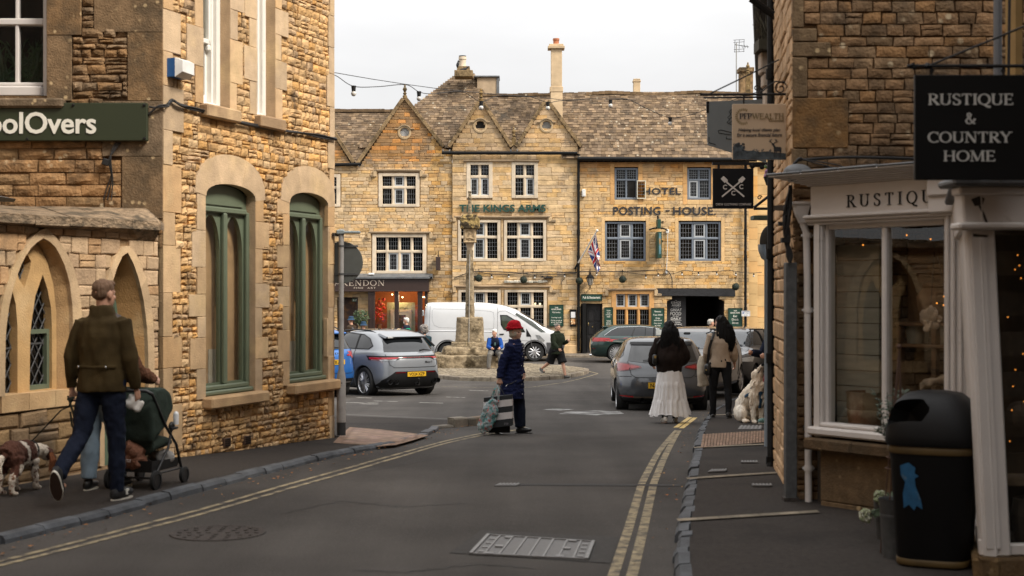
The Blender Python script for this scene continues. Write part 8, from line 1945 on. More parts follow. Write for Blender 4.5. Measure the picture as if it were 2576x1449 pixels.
def fur_mesh(m,vox,amp,sc,seed):me=voxel(m,vox,2);wrinkle(me,amp,sc,seed,(1,1,.5),amp*.6,sc*2.4);me.materials.clear();return me
def patch_mat(name,base,dark,sc,lo,hi,speck=None):
 return mat(name,base,.95,var=.18,vs=30,col2=dark,c2s=sc,c2t=(lo,hi),bump=.6,bs=90,stain=speck,ss=26,st=(.58,.66),aniso=(1,1,.7))
dq=G(46,1240,.06)
sp=thing('dog','brown and white spaniel on a lead walking close to the porch wall','dog',tuple(dq),math.radians(-9));sp.scale=(.80,.80,.80)
m=MB();Pv=lambda *a:V(a)
m.tube([Pv(0,-.27,.40),Pv(0,-.18,.43),Pv(0,.02,.40),Pv(0,.18,.39),Pv(0,.28,.42)],[(.10,.11),(.125,.14),(.12,.145),(.125,.16),(.08,.10)],18,sec=(1,0,0))
m.tube([Pv(.02,.24,.42),Pv(.05,.36,.42),Pv(.07,.44,.38)],[.085,.072,.07],14);m.ell((.08,.47,.36),(.07,.085,.068),14,10);m.tube([Pv(.085,.52,.34),Pv(.10,.60,.30)],[.045,.034],10)
for sx_,f in ((-.085,.04),(.085,-.05)):
 m.tube([Pv(sx_,-.20,.40),Pv(sx_*1.15,-.16+f,.27),Pv(sx_*1.1,-.27+f,.16),Pv(sx_*1.1,-.25+f,.04),Pv(sx_*1.1,-.20+f,.025)],[.085,.062,.034,.026,.03],12);m.ell((sx_*1.1,-.20+f,.025),(.033,.05,.026),10,8)
 m.tube([Pv(sx_,.17,.34),Pv(sx_,.15-f,.20),Pv(sx_,.17-f*1.3,.04)],[.058,.038,.028],12);m.ell((sx_,.19-f*1.3,.025),(.032,.046,.025),10,8)
m.tube([Pv(0,-.27,.42),Pv(-.01,-.36,.40),Pv(-.02,-.41,.33)],[.03,.034,.018],10)
me=fur_mesh(m,.010,.014,30,4);at=me.color_attributes.new('tint','FLOAT_COLOR','POINT') if 'tint' not in me.color_attributes else me.color_attributes['tint']
if at.domain!='POINT':me.color_attributes.remove(at);at=me.color_attributes.new('tint','FLOAT_COLOR','POINT')
for i,v in enumerate(me.vertices):
 x,y,z=v.co;n=noise.noise(v.co*7)
 br=(z>.33-.03*n and (-.31<y<-.02+.03*n or .05+.03*n<y<.20) and not (.20<y)) or (y<-.14 and z>.22+.04*n and abs(x)<.15 and z<.5)
 if y<-.30:br=y>-.34 and z>.33
 if y>.40:br=abs(x-.08)>.025
 c_=(.075,.026,.014) if br else (.60,.52,.43)
 if not br and z<.3 and noise.noise(v.co*38)>.22:c_=(.16,.075,.04)
 at.data[i].color=(*c_,1)
link('body',me,mat('spaniel_coat',(1,1,1),.95,tint=True,var=.15,vs=60,bump=.5,bs=120),sp,180)
mb=MB()
for i in range(40):a=R(-.05,.05);y0=.44+R(-.03,.03);mb.tube([Pv(.145,y0,.38),Pv(.165+R(-.01,.02),y0+a*.5,.30),Pv(.16+R(-.015,.02),y0+a,.18+R(-.04,.03))],[.010,.012,.003],5)
mb.build('ear',mat('ginger_fur',(.17,.055,.018),.9,var=.3,vs=40),sp);mb=MB()
for i in range(30):mb.tube([Pv(R(-.02,.02),-.30+R(-.03,.02),.40),Pv(R(-.03,.02),-.38,.36+R(-.03,.02)),Pv(R(-.05,.03),-.40+R(-.03,.03),.26+R(-.03,.04))],[.006,.009,.002],4)
mb.build('tail',mat('cream_fur',(.58,.50,.40),.95),sp);mb=MB();mb.tube([Pv(.09*math.cos(a)+.01,.255,.42+.105*math.sin(a)) for a in [2*PI*i/16 for i in range(17)]],.010,6);mb.tube([Pv(.10,.255,.44),Pv(.11,.20,.36),Pv(.09,.12,.27)],.009,6);mb.build('harness',M_blackm,sp)
col_w=Matrix.Translation(dq)@Matrix.Rotation(math.radians(-16),4,'Z')@V((.0,.184,.416))
t=thing('dog_lead','dark lead running from the man in the olive jacket to the spaniel','lead',tuple(hl));hv=V(hl);mb=MB();a=V((0,0,0));b=col_w-hv;mb.tube([V((-.03,-.01,.02)),V((.01,-.04,.0)),V((-.015,-.02,-.06)),a.lerp(b,.25),b],[.010,.012,.009,.006,.006],6);mb.tube([V((-.01,-.05,.0)),V((.02,-.06,-.08)),V((.05,-.05,-.20)),V((.035,-.045,-.255)),V((.015,-.045,-.22)),V((.0,-.045,-.10))],.009,6);mb.ell((0,-.02,0),(.035,.03,.022),10,8);mb.build('strap',mat('olive_webbing',(.020,.022,.013),.9),t)
q=G(256,1232,.06)
p=Person('woman in a brown teddy coat and pale jeans pushing a pushchair behind the man',q,math.radians(-16),1.54,lean=16,legs=((-2,3,3,0),(10,3,4,0)),arms=((34,4,30,4),(26,16,44,6)),head=(0,-25))
p.body(SKIN2,.011,curl=(1.1,1.1));p.top('teddy_coat',cloth('brown_teddy_fleece',(.115,.052,.030),.9,60,var=.25,vs=40),.040,.06,1.1,1.0,.030,.013,(.012,22),seed=8,collar=.05,aniso=(1,1,1));p.trousers('jeans',M_bluejean,.022,.97,1.2,.011,seed=7);p.shoes(M_blackshoe,M_whitesole);p.long_hair(mat('dark_brown_hair',(.03,.018,.012),.6),.2)
hw=Wm(p,p.arms[1][2]);
pc=thing('pushchair','dark green pushchair with black frame and loaded basket on the left pavement','pushchair',GP(368,1222,.06),math.radians(-14))
pc.scale=(.84,.84,.84);M_pcf=mat('black_pushchair_frame',(.014,.014,.015),.45);M_pcg=cloth('pushchair_green',(.030,.042,.034),.25,60)
mb=MB()
for sx_ in (-.24,.24):mb.tube([Pv(sx_,.34,.10),Pv(sx_,.20,.42),Pv(sx_,-.02,.62),Pv(sx_*.96,-.30,.98)],.015,8);mb.tube([Pv(sx_,-.28,.12),Pv(sx_,.02,.40),Pv(sx_,.10,.60)],.014,8);mb.tube([Pv(sx_,.32,.16),Pv(sx_,-.28,.16)],.010,6)
mb.tube([Pv(-.23,-.30,.98),Pv(-.20,-.37,1.02),Pv(.20,-.37,1.02),Pv(.23,-.30,.98)],.020,8);mb.tube([Pv(-.24,-.28,.12),Pv(.24,-.28,.12)],.012,6);mb.build('frame',M_pcf,pc,60)
mb=MB();pts=[];prof=[(-.28,.48),(-.32,.84),(-.20,1.02),(-.02,1.04),(.14,.95),(.18,.80)]
for i,(y,z) in enumerate(prof):mb.tube([Pv(-.225,y,z-.05),Pv(-.20,y,z),Pv(.20,y,z),Pv(.225,y,z-.05)],.012,6) if i in (2,4) else None
vs=[Pv(sx_,y,z) for y,z in prof for sx_ in (-.23,.23)];mb.add(vs,[(2*i,2*i+1,2*i+3,2*i+2) for i in range(5)]);mb.add([Pv(-.23,y,z) for y,z in prof]+[Pv(-.23,.0,.62)],[tuple(range(7))]);mb.add([Pv(.23,y,z) for y,z in prof]+[Pv(.23,.0,.62)],[tuple(range(7))]);mb.add([Pv(s_,y,z) for y,z in (prof[-1],(.0,.62),prof[0]) for s_ in (-.23,.23)],[(0,1,3,2),(2,3,5,4)])
link('hood',wrinkle(voxel(mb,.018,9),.008,12,4),M_pcg,pc,180);mb=MB();mb.tube([Pv(0,-.22,.42),Pv(0,.0,.46),Pv(0,.22,.44)],[(.2,.10),(.21,.09),(.19,.06)],16,sec=(1,0,0));mb.tube([Pv(0,-.2,.45),Pv(0,-.27,.8)],[(.2,.05),(.19,.04)],14,sec=(1,0,0));link('seat',wrinkle(voxel(mb,.014,2),.01,9),M_pcg,pc,180)
mb=MB();mb.add([Pv(a*.22,y,z) for z,y in ((.18,0),) for a,y in ((-1,-.3),(1,-.3),(1,.26),(-1,.26))]+[Pv(a*.235,y,.30 if y<0 else .27) for a,y in ((-1,-.32),(1,-.32),(1,.30),(-1,.30))],[(0,1,2,3),(0,1,5,4),(1,2,6,5),(2,3,7,6),(3,0,4,7)]);mb.build('basket',M_blackm,pc)
for sx_ in (-.26,.26):
 for y,r_ in ((-.28,.10),(.34,.085)):
  mb=MB();mb.lathe([(r_*.7,-.022),(r_,-.018),(r_,.018),(r_*.7,.022)],(sx_,y,r_),22,'x');w_=mb.build('wheel',_mats['tyre_rubber'],pc,40);mb=MB();mb.lathe([(0,-.015),(r_*.72,-.015),(r_*.72,.015),(0,.015)],(sx_,y,r_),22,'x');mb.build('hub',M_pcf,w_,40)
mb=MB();mb.ell((.24,.1,.62),(.03,.05,.05),10,8);mb.tube([Pv(.27,.02,.60),Pv(.27,.16,.60)],.016,6);mb.build('hinge',M_pcf,pc);mb=MB();mb.lathe([(0,0),(.028,0),(.03,.1),(.02,.13),(0,.14)],(.29,.10,.64),12);mb.build('bottle',mat('white_bottle',(.7,.7,.7),.4),pc,50)
bg=thing('teddy_bag','brown teddy-fleece bag with round ears lying in the pushchair basket','bag',GP(350,1205,.06));bg.location=tuple(Matrix.Translation(pc.location)@Matrix.Rotation(pc.rotation_euler[2],4,'Z')@V((-.034,-.20,.165)));bg.rotation_euler=pc.rotation_euler;bg.scale=(.84,.84,.84)
mb=MB();mb.box((-.16,-.10,.0),(.16,.10,.17),None,.05);mb.tube([Pv(-.13,0,.15),Pv(0,0,.23),Pv(.13,0,.15)],[.07,.09,.07],12);link('bag',wrinkle(voxel(mb,.011,3),.012,20,5,(1,1,1),.006,60),cloth('rose_brown_fleece',(.24,.115,.075),.9,70,vs=50),bg,180)
for sx_ in (-.075,.075):mb=MB();mb.ell((sx_,-.10,.185),(.048,.02,.05),12,8);mb.build('ear',_mats['rose_brown_fleece'],bg,180)
fit_text('lettering','Flea',.12,.045,mat('pale_thread',(.5,.42,.40),.8),bg,(.0,-.125,.115),depth=.006,shear=.3)
mb=MB();mb.ell((.0,0,0),(.10,.07,.06),10,8);t=thing('grey_cloth','grey baby blanket stuffed in the pushchair basket beside the teddy bag','blanket',tuple(Matrix.Translation(pc.location)@Matrix.Rotation(pc.rotation_euler[2],4,'Z')@V((.10,.07,.25))));link('cloth',wrinkle(voxel(mb,.012,1),.04,14,9),cloth('grey_muslin',(.30,.29,.28)),t,180)
q=G(1290,1091);dL=q.y;HL=H_of(818,1093,dL)
p=Person('older woman in a red hat and quilted navy coat carrying shopping bags across the road',q,math.radians(-108),HL,lean=3,legs=((9,3,6,2),(-13,3,14,-18)),arms=((-2,7,40,62),(-24,12,16,0)),head=(-16,0),build=1.12)
p.body(SKIN2,.007,curl=(.4,1.3),nose=1.15)
ct=p.top('quilted_coat',cloth('navy_quilted_nylon',(.012,.017,.055),.35,40,var=.15),.034,.32,1.22,1.0,.024,.010,(.013,13),seed=21,collar=.05,aniso=(1,1,2.2));p.trousers('jeans',M_navy,.022,.98,1.3,.011,seed=6);p.shoes(M_blackshoe,M_blackshoe)
M_red_felt=cloth('red_felt',(.42,.012,.022),.3,80);m=MB()
c0_=p.hp(0,-.035,.096);n_=(p.hm@V((0,-.22,1))).normalized();x_=p.hm@V((1,0,0))
m.tube([c0_-n_*.03,c0_,c0_+n_*.045,c0_+n_*.075,c0_+n_*.09],[(.090,.108),(.088,.105),(.082,.096),(.06,.068),(.02,.025)],24,sec=x_);m.tube([c0_-n_*.045,c0_-n_*.034],[(.115,.136),(.090,.108)],28,sec=x_)
hm_=voxel(m,.006,2);wrinkle(hm_,.006,22,2);hh_=link('hat',hm_,M_red_felt,p.t,180);mb=MB();mb.tube([c0_-n_*.02+p.hm@V((math.cos(a)*.102,math.sin(a)*.12,0)) for a in [2*PI*i/24 for i in range(25)]],.010,6);mb.ell(c0_+p.hm@V((.10,-.03,-.02)),(.02,.03,.024),10,8);mb.build('hat_band',M_red_felt,hh_)
p.hair(mat('grey_blonde_hair',(.42,.38,.30),.75,var=.2,vs=60),[((0,-.035,.01),(.086,.088,.075)),((-.055,-.01,-.02),(.03,.06,.06)),((.055,-.01,-.02),(.03,.06,.06)),((0,-.06,-.05),(.07,.05,.05))],.008,(.008,50))
mb=MB();
for i in range(9):
 a=p.neck.lerp(p.chest,.15+i*.12)+V((-.008+.01*i*0,.115+.02*min(i,4)/4,0));mb.tube([a+V((-.04+.002*i,0,0)),a+V((0,.008,0)),a+V((.04-.002*i,0,0))],.010 if i%2 else .012,6,(1,1,1) if i%2 else (.12,.12,.14))
p.part('striped_top',mb,mat('grey_stripe_knit',(.42,.42,.44),.9,tint=True));mb=MB();mb.tube([p.neck+V((-.062,.02,.03)),p.neck+V((-.04,.085,-.01)),p.neck+V((0,.105,-.05)),p.neck+V((.04,.085,-.01)),p.neck+V((.062,.02,.03))],.014,6);p.part('pink_collar',mb,cloth('pink_cotton',(.55,.22,.22)))
cb_=BVHTree.FromPolygons([v.co for v in ct.data.vertices],[tuple(f.vertices) for f in ct.data.polygons])
def on_coat(x,y,z,dx,dy):h=cb_.ray_cast(V((x,y,z)),V((dx,dy,0)).normalized());return h[0]+h[1]*.004 if h[0] is not None else V((0,0,.6))
mb=MB()
for z in (.55,.68,.81,.94,1.06):mb.ell(on_coat(.05,1,z*HL/1.5,0,-1),.008,8,6)
p.part('snap_button',mb,M_chrome);mb=MB();mb.tube([on_coat(1,.10,.74,-1,0),on_coat(1,.04,.705,-1,0),on_coat(1,-.01,.69,-1,0)],.005,5);mb.tube([on_coat(1,-.01,.69,-1,0),on_coat(1,-.03,.66,-1,0)],.007,5);p.part('zip',mb,M_chrome)
hb=Wm(p,p.arms[1][2]+p.arms[1][3]*.085)
tb=thing('shopping_bag','tall black and white striped paper carrier held by the woman in the red hat','bag',tuple(hb+V((.0,-.06,0))),math.radians(-8));ztp=-.15
mb=MB();M_dk=mat('dark_card',(.018,.022,.026),.6)
mb.box((-.19,-.06,ztp-.42),(.19,.06,ztp),None,.004);mb.v=[(x*(1+(z-ztp)*-.08),y,z+.12*x) for x,y,z in mb.v];mb.build('bag',M_dk,tb)
for z0,z1 in ((-.15,-.06),(-.32,-.23)):
 mb=MB();mb.box((-.192,-.063,ztp+z0),(.192,.063,ztp+z1));mb.v=[(x*(1+(z-ztp)*-.08),y,z+.12*x) for x,y,z in mb.v];mb.build('white_stripe',mat('white_card',(.66,.64,.64),.6),tb)
mb=MB();mb.tube([(-.09,-.04,ztp-.01),(-.03,-.02,-.03),(0,0,.01),(.03,-.02,-.03),(.09,-.04,ztp+.01)],.006,5);mb.build('handle',M_dk,tb)
fit_text('lettering','crew',.06,.03,mat('grey_card_ink',(.2,.2,.22),.6),tb,(.12,-.067,ztp-.37),depth=.002,shear=.2)
tb=thing('floral_bag','crumpled floral shopping bag held in front of the striped carrier','bag',tuple(hb+V((-.03,-.16,0))),0);m=MB();m.tube([(-.02,0,-.20),(-.06,0,-.30),(-.10,0,-.44),(-.17,0,-.58),(-.20,0,-.63)],[(.05,.03),(.10,.05),(.115,.055),(.09,.05),(.05,.03)],14,sec=(1,0,.3));me=voxel(m,.010,2);wrinkle(me,.022,14,6,(1,1,1),.01,34)
fm=mat('floral_print',(.30,.38,.40),.8,var=.3,vs=20,col2=(.48,.14,.13),c2s=22,c2t=(.55,.6),stain=(.08,.22,.22),ss=17,st=(.52,.56),lich=((.55,.52,.48),26));link('bag',me,fm,tb,180);mb=MB();mb.tube([(-.06,.01,-.22),(-.02,0,-.06),(.01,.06,.0),(.04,0,-.08),(.03,.01,-.24)],[(.015,.006)]*5,6);mb.build('handle',fm,tb)
tb=thing('dark_bag','plain dark carrier hanging behind the striped carrier','bag',tuple(hb+V((.0,.06,0))));mb=MB();mb.box((-.14,-.03,-.66),(.16,.03,-.24),None,.01);mb.build('bag',M_blackm,tb);mb=MB();mb.tube([(-.08,0,-.25),(0,-.03,-.02),(.08,0,-.25)],.005,5);mb.build('handle',M_blackm,tb)
q=G(1684,1064);HW_=H_of(811,1068,q.y)
p=Person('woman with long black hair in a dark brown sweater and long white tiered skirt',q,math.radians(2),HW_,lean=0,legs=((-8,2,10,-8),(3,2,2,0)),arms=((10,19,44,24),(10,19,48,24)),head=(0,-6),build=1.0)
p.body(SKIN,.012);p.top('sweater',cloth('dark_brown_knit',(.018,.012,.010),.5,50),.050,.06,1.0,1.0,.034,.014,(.018,8),seed=31,blouse=.05,puff=.018);p.trousers('leggings',M_blacktr,.006,1,vox=.014);p.shoes(mat('white_trainer',(.58,.54,.48),.7),mat('brown_sole',(.16,.11,.08),.8));p.long_hair(mat('black_hair',(.004,.0036,.0036),.6,var=.2,vs=80,spec=.2),.56,.135,seed=4)
m=MB();nR=96;rows=[];ztop_,zbot=p.waist.z-.06,.13
for j in range(40):
 t_=j/39;z=ztop_+(zbot-ztop_)*t_;tier=0 if t_<.36 else (1 if t_<.70 else 2);tl=(t_-(0,.36,.70)[tier])/(.36,.34,.30)[tier];r0=(.155,.205,.245)[tier];r1=(.205,.245,.30)[tier];r_=r0+(r1-r0)*tl+(.005*math.sin(PI*min(1,tl*3)) if tier else 0);amp=(.005,.013,.020)[tier]*(.4+.6*tl);row=[]
 for k_ in range(nR):
  a=2*PI*k_/nR;w_=amp*(math.sin(a*(13+5*tier)+tier*2+math.sin(a*3))+.6*math.sin(a*7+t_*4+tier));rr_=r_+w_;row.append((rr_*math.cos(a)*1.06+.025*t_*math.sin(2*a+1),rr_*math.sin(a)*.82-.02*t_,z+(.022*math.sin(a*3+1)+.012*math.sin(a*11) if j==39 else 0)))
 rows.append(row)
m.add([v for r_ in rows for v in r_],[(i*nR+k_,i*nR+(k_+1)%nR,(i+1)*nR+(k_+1)%nR,(i+1)*nR+k_) for i in range(39) for k_ in range(nR)]);m.build('skirt',cloth('white_crinkle_cotton',(.76,.74,.73),.3,60,var=.05),p.t,180)
m=MB();b_=p.pel+V((-.245,-.09,.15));m.box((b_.x-.035,b_.y-.06,b_.z-.08),(b_.x+.035,b_.y+.06,b_.z+.08),None,.02);hbag=m.build('shoulder_bag',M_blackshoe,p.t,60);m=MB();m.box((b_.x-.02,b_.y-.07,b_.z+.02),(b_.x+.015,b_.y-.058,b_.z+.06));m.build('buckle',_mats['brass'],hbag)
p.strap('bag_strap',[b_+V((0,0,.08)),b_+V((.03,-.04,.25)),p.arms[0][0]+V((.03,-.07,.06)),p.arms[0][0]+V((.05,.0,.09))],M_blackshoe,.010)
q=G(1812,1055,.05);HB=H_of(797,1058,q.y)
p=Person('woman in a beige shirt and black trousers with a coat over her arm',q,math.radians(-10),HB,lean=0,legs=((5,4,3,0),(-10,6,14,-14)),arms=((4,13,42,8),(6,12,34,8)),head=(42,0),build=.93)
p.body(SKIN,.010);p.top('shirt',cloth('beige_cotton',(.40,.31,.23),.25,60,vs=6),.022,.06,1.05,.86,.018,.008,(.009,9),seed=41,collar=.03,puff=.008);p.trousers('trousers',M_blacktr,.010,1,.8,.011);p.shoes(M_blackshoe,M_blackshoe)
p.long_hair(_mats['black_hair'],.42,.125,.03,6)
b_=p.pel+V((-.20,-.02,-.06));m=MB();m.box((b_.x-.05,b_.y-.10,b_.z-.12),(b_.x+.05,b_.y+.08,b_.z+.07),None,.03);hbag=m.build('shoulder_bag',M_blackshoe,p.t,60);m=MB();m.ell(b_+V((-.02,-.105,-.03)),(.012,.006,.012),8,6);m.build('clasp',_mats['brass'],hbag);p.strap('bag_strap',[b_+V((0,-.05,.06)),p.waist+V((-.17,-.13,.1)),p.chest+V((-.13,-.15,.05)),p.arms[0][0]+V((.06,-.07,.07)),p.arms[0][0]+V((.08,.06,.06))],M_blackshoe,.022)
w_=Wm(p,p.arms[0][2]);t=thing('draped_coat','cream coat draped over the arm of the woman in the beige shirt','coat',tuple(w_),p.t.rotation_euler[2]);m=MB();m.tube([(-.05,.03,.08),(-.06,.0,-.05),(-.08,-.02,-.2),(-.05,-.02,-.38)],[(.05,.07),(.075,.10),(.07,.11),(.10,.09)],14,sec=(1,0,0));me=voxel(m,.012,2);wrinkle(me,.03,9,4,(1,1,.3));link('coat',me,cloth('cream_wool',(.42,.36,.28),.3,60) if False else cloth('cream_coat_wool',(.42,.36,.28),.3,60),t,180)
q=G(1952,1066,.08)
p=Person('woman in a pale cap and sunglasses holding a red lead, half behind the downpipe',q,math.radians(120),H_of(800,1064,q.y),legs=((2,5,2,0),(6,5,4,0)),arms=((20,10,70,20),(25,10,75,20)),head=(0,4));p.body(SKIN,.011,curl=(1.2,1.2));p.top('jacket',cloth('dark_navy_jacket',(.012,.016,.032)),.035,.10,1.08,1.0,.022,.013,seed=51);p.trousers('trousers',M_blacktr,.015,1,vox=.013);p.shoes(cloth('teal_trainer',(.22,.38,.36)),M_whitesole);p.long_hair(mat('brown_hair',(.035,.02,.013),.6),.28)
m=MB();c0_=p.hp(0,-.01,.06);m.ell(c0_,V((.088,.105,.075)),18,12,rot=p.hm);m.ell(p.hp(0,.13,.05),V((.07,.085,.010)),16,8,rot=p.hm);p.part('cap',m,cloth('pale_grey_cap',(.26,.30,.34)),180);m=MB()
for sg in (-1,1):m.ell(p.hp(sg*.034,.088,.004),V((.028,.008,.02)),10,8,rot=p.hm)
p.part('sunglasses',m,M_black,180)
hw=Wm(p,p.arms[1][2]+p.arms[1][3]*.08);m=MB();hvv=V(W(1934,868,q.y-.2));t=thing('red_lead','red dog lead hanging in a loop beside the sitting dog','lead',tuple(hvv));s_=q.y/F;m.tube([(.03,0,.02),(-.01,0,0),(-.022,0,-.20),(-.055,0,-.42),(-.075,0,-.52),(-.055,0,-.55),(-.025,0,-.47),(.0,.01,-.25),(.02,.02,-.02)],[(.011,.004)]*9,6,sec=(1,0,0));m.build('strap',mat('red_webbing',(.30,.012,.02),.7),t)
dq=G(1896,1064,.08);kD=(1066-926)*dq.y/F/.86
gr=thing('dog','cream golden retriever in a blue harness sitting and gazing upward','dog',tuple(dq),math.radians(205));m=MB();K=lambda *a:V(a)*kD
m.tube([K(0,-.26,.13),K(0,-.22,.26),K(0,-.08,.40),K(0,.04,.52),K(0,.09,.60)],[(.17*kD,.15*kD),(.165*kD,.16*kD),(.15*kD,.165*kD),(.125*kD,.14*kD),(.10*kD,.105*kD)],18,sec=(1,0,0));m.tube([K(0,.06,.56),K(0,.10,.68),K(0,.11,.74)],[.105*kD,.088*kD,.08*kD],16)
hdv=V((0,.62,.78)).normalized();hc=K(0,.12,.765);m.ell(hc,K(.078,.085,.082),16,12);m.tube([hc+hdv*.03*kD,hc+hdv*.10*kD,hc+hdv*.165*kD],[(.056*kD,.052*kD),(.043*kD,.042*kD),(.034*kD,.032*kD)],12,sec=(1,0,0))
for sx_ in (-1,1):
 m.tube([K(sx_*.075,.08,.47),K(sx_*.08,.10,.25),K(sx_*.078,.11,.05)],[.062*kD,.045*kD,.036*kD],12);m.ell(K(sx_*.078,.14,.03),K(.042,.06,.032),12,8)
 m.ell(K(sx_*.145,-.14,.14),K(.075,.15,.13),14,10);m.ell(K(sx_*.15,.0,.035),K(.042,.09,.034),12,8);m.ell(hc+K(sx_*.075,-.03,-.03),K(.022,.045,.068),10,8,)
m.tube([K(0,-.36,.07),K(-.10,-.46,.05),K(-.24,-.48,.045),K(-.36,-.44,.04)],[.05*kD,.065*kD,.06*kD,.015*kD],12)
for i in range(150):
 a=R(-1.3,1.3);z=R(.30,.66);r_=(.15 if z<.5 else .11);p0=K(r_*math.sin(a),.0+(z-.2)*.22+r_*math.cos(a)*.75,z);m.tube([p0,p0+K(R(-.015,.015)+.015*math.sin(a),.022*math.cos(a),-.035),p0+K(R(-.02,.02),.015,-.085)],[.015*kD,.014*kD,.008*kD],5)
me=voxel(m,.011,1);wrinkle(me,.014,26,6,(1,1,.35),.006,60);link('body',me,mat('cream_golden_fur',(.82,.70,.55),.95,var=.16,vs=10,col2=(.82,.76,.66),c2s=5,bump=.7,bs=70,aniso=(1,1,.4)),gr,180)
mb=MB();mb.ell(hc+hdv*.185*kD,K(.024,.020,.018),10,8);mb.build('nose',M_black,gr);mb=MB();
for sx_ in (-1,1):mb.ell(hc+hdv*.07*kD+K(sx_*.042,-.034,.028),.011*kD,8,6)
mb.build('eye',M_black,gr);mb=MB();mb.tube([hc+hdv*.16*kD+K(.025,.025,-.018),hc+hdv*.10*kD+K(.035,.035,-.02),hc+hdv*.05*kD+K(.05,.03,-.02)],.006,5);mb.build('lip',M_black,gr)
mb=MB();hz=mat('blue_harness',(.012,.055,.11),.7)
mb.tube([K(.15*math.cos(a),.02+.155*math.sin(a),.43+.06*math.sin(a)) for a in [2*PI*i/20 for i in range(21)]],[(.022*kD,.008)]*21,6,sec=(0,0,1));mb.tube([K(.0,.185,.50),K(.0,.19,.38),K(0,.16,.24)],[(.028*kD,.01)]*3,6,sec=(1,0,0));mb.tube([K(.12,.10,.56),K(.03,.185,.47),K(0,.19,.44),K(-.03,.185,.47),K(-.12,.10,.56)],[(.02*kD,.008)]*5,6);mb.build('harness',hz,gr)
q=V(W(1243,886,47.25));q.z=W(1240,925,47.0).z
p=Person('white-haired man in a blue fleece and navy gilet sitting on the market cross steps',q,math.radians(186),1.76,lean=22,legs=((84,8,88,0),(80,14,84,0)),arms=((28,12,52,34),(28,12,52,34)),head=(-38,-6),sit=.50);p.body(SKIN,.012,curl=(1,1));p.top('fleece',cloth('royal_blue_fleece',(.015,.065,.26)),.030,.04,1.05,1.0,.020,.015,seed=61);p.top('gilet',cloth('navy_gilet',(.010,.013,.026)),.045,.06,1.05,.02,.014,.015,seed=62);p.trousers('trousers',cloth('grey_trousers',(.16,.15,.135)),.02,1,vox=.014);p.shoes(mat('brown_shoe',(.05,.028,.018),.6));p.short_hair(mat('white_hair',(.62,.60,.56),.8));m=MB();m.ell(p.chest+V((0,.13,.02)),(.055,.035,.14),10,8);p.part('shirt_front',m,cloth('teal_check_shirt',(.10,.17,.16)),180)
q=G(1400,952);p=Person('man in a dark green jacket and black shorts striding past the market cross',q,math.radians(-138),H_of(814,956,q.y),lean=3,legs=((22,3,6,6),(-26,3,34,-28)),arms=((18,10,92,26),(22,10,26,16)),head=(-6,0),build=1.1);p.body(SKIN,.012,curl=(1.2,1.2));p.top('jacket',cloth('dark_green_softshell',(.018,.024,.014)),.035,.12,1.1,1.0,.020,.014,seed=71,collar=.05);p.trousers('shorts',M_blacktr,.035,.46,vox=.014);p.shoes(mat('grey_trainer',(.10,.095,.085),.8),mat('grey_sole',(.3,.28,.25),.8));p.short_hair(mat('grey_hair',(.17,.15,.13),.8))
def far(label,px,top,d,rz,hairm=None,coat=None,hat=None,H=None,extra=None,head=(0,0)):
 x=(px-CX)/F*d;zt_=CH-(top-HY)/F*d;Hh=zt_-g(d) if H is None else H
 p=Person(label,(x,d,g(d)),math.radians(rz),Hh,arms=((12,10,30,8),(12,10,30,8)),head=head);p.body(SKIN,.015);p.top('coat',coat,.04,.14,1.1,1.0,.022,.016,seed=int(px));p.trousers('trousers',M_navy,.02,1,vox=.017);p.shoes(M_blackshoe)
 if hairm:p.short_hair(hairm) if extra!='curl' else p.hair(hairm,[((0,-.02,.05),(.115,.125,.105)),((0,-.05,-.01),(.11,.09,.10))],.012,(.035,24),aniso=(1,1,1))
 if hat:
  m=MB();c=p.hp(0,-.01,.05);m.lathe([(.0,.10),(.06,.098),(.085,.085),(.092,.03),(.098,.0),(.14,-.035),(.138,-.042),(.09,-.01),(0,-.01)],c,24);p.part('hat',m,hat,50)
 return p
M_bh=cloth('denim_blue_hat',(.030,.060,.105))
p=far('person in a blue bucket hat and brown quilted coat outside the gallery door',884,797,50.3,60,None,cloth('brown_quilted',(.045,.030,.02),.8,30),M_bh)
p.strap('bag_strap',[p.chest+V((-.14,-.13,.10)),p.chest+V((.02,-.17,-.05)),p.waist+V((.14,-.12,-.05))],mat('grey_strap',(.10,.10,.11),.8),.028)
far('shorter person in a blue bucket hat and beige coat beside the bay tree',915,811,50.0,20,None,cloth('beige_coat',(.22,.17,.10)),M_bh)
p=far('white-haired bearded man in a navy jacket in front of the gallery window',1023,799,51.5,80,mat('white_hair',(.62,.60,.56),.8),cloth('navy_jacket',(.012,.016,.028)))
m=MB();m.ell(p.hp(0,.06,-.07),V((.05,.04,.045)),12,8,rot=p.hm);p.part('beard',m,_mats['white_hair'],180);m=MB();m.ell(p.chest+V((0,.13,.06)),(.05,.04,.07),8,6);p.part('red_shirt',m,cloth('red_shirt',(.4,.02,.04)),180)
far('child in a bright green hooded top in front of the bearded man',1027,829,50.6,60,None,cloth('bright_green_top',(.012,.27,.14)),cloth('green_hood',(.012,.27,.14)))
far('person with curly grey hair behind the open door of the grey SUV',1067,819,38.6,40,mat('salt_pepper_curls',(.20,.18,.165),.95,var=.4,vs=40),cloth('dark_teal_coat',(.012,.03,.04)),None,None,'curl')
far('grey-haired man in glasses beyond the dark SUV by the inn archway',1787,803,45.5,-75,mat('grey_hair',(.17,.15,.13),.8) if False else mat('light_grey_hair',(.40,.38,.34),.8),cloth('black_coat',(.012,.012,.013)))
def zd(py,d):return CH-(py-HY)/F*d
def xd(px,d):return (px-CX)/F*d
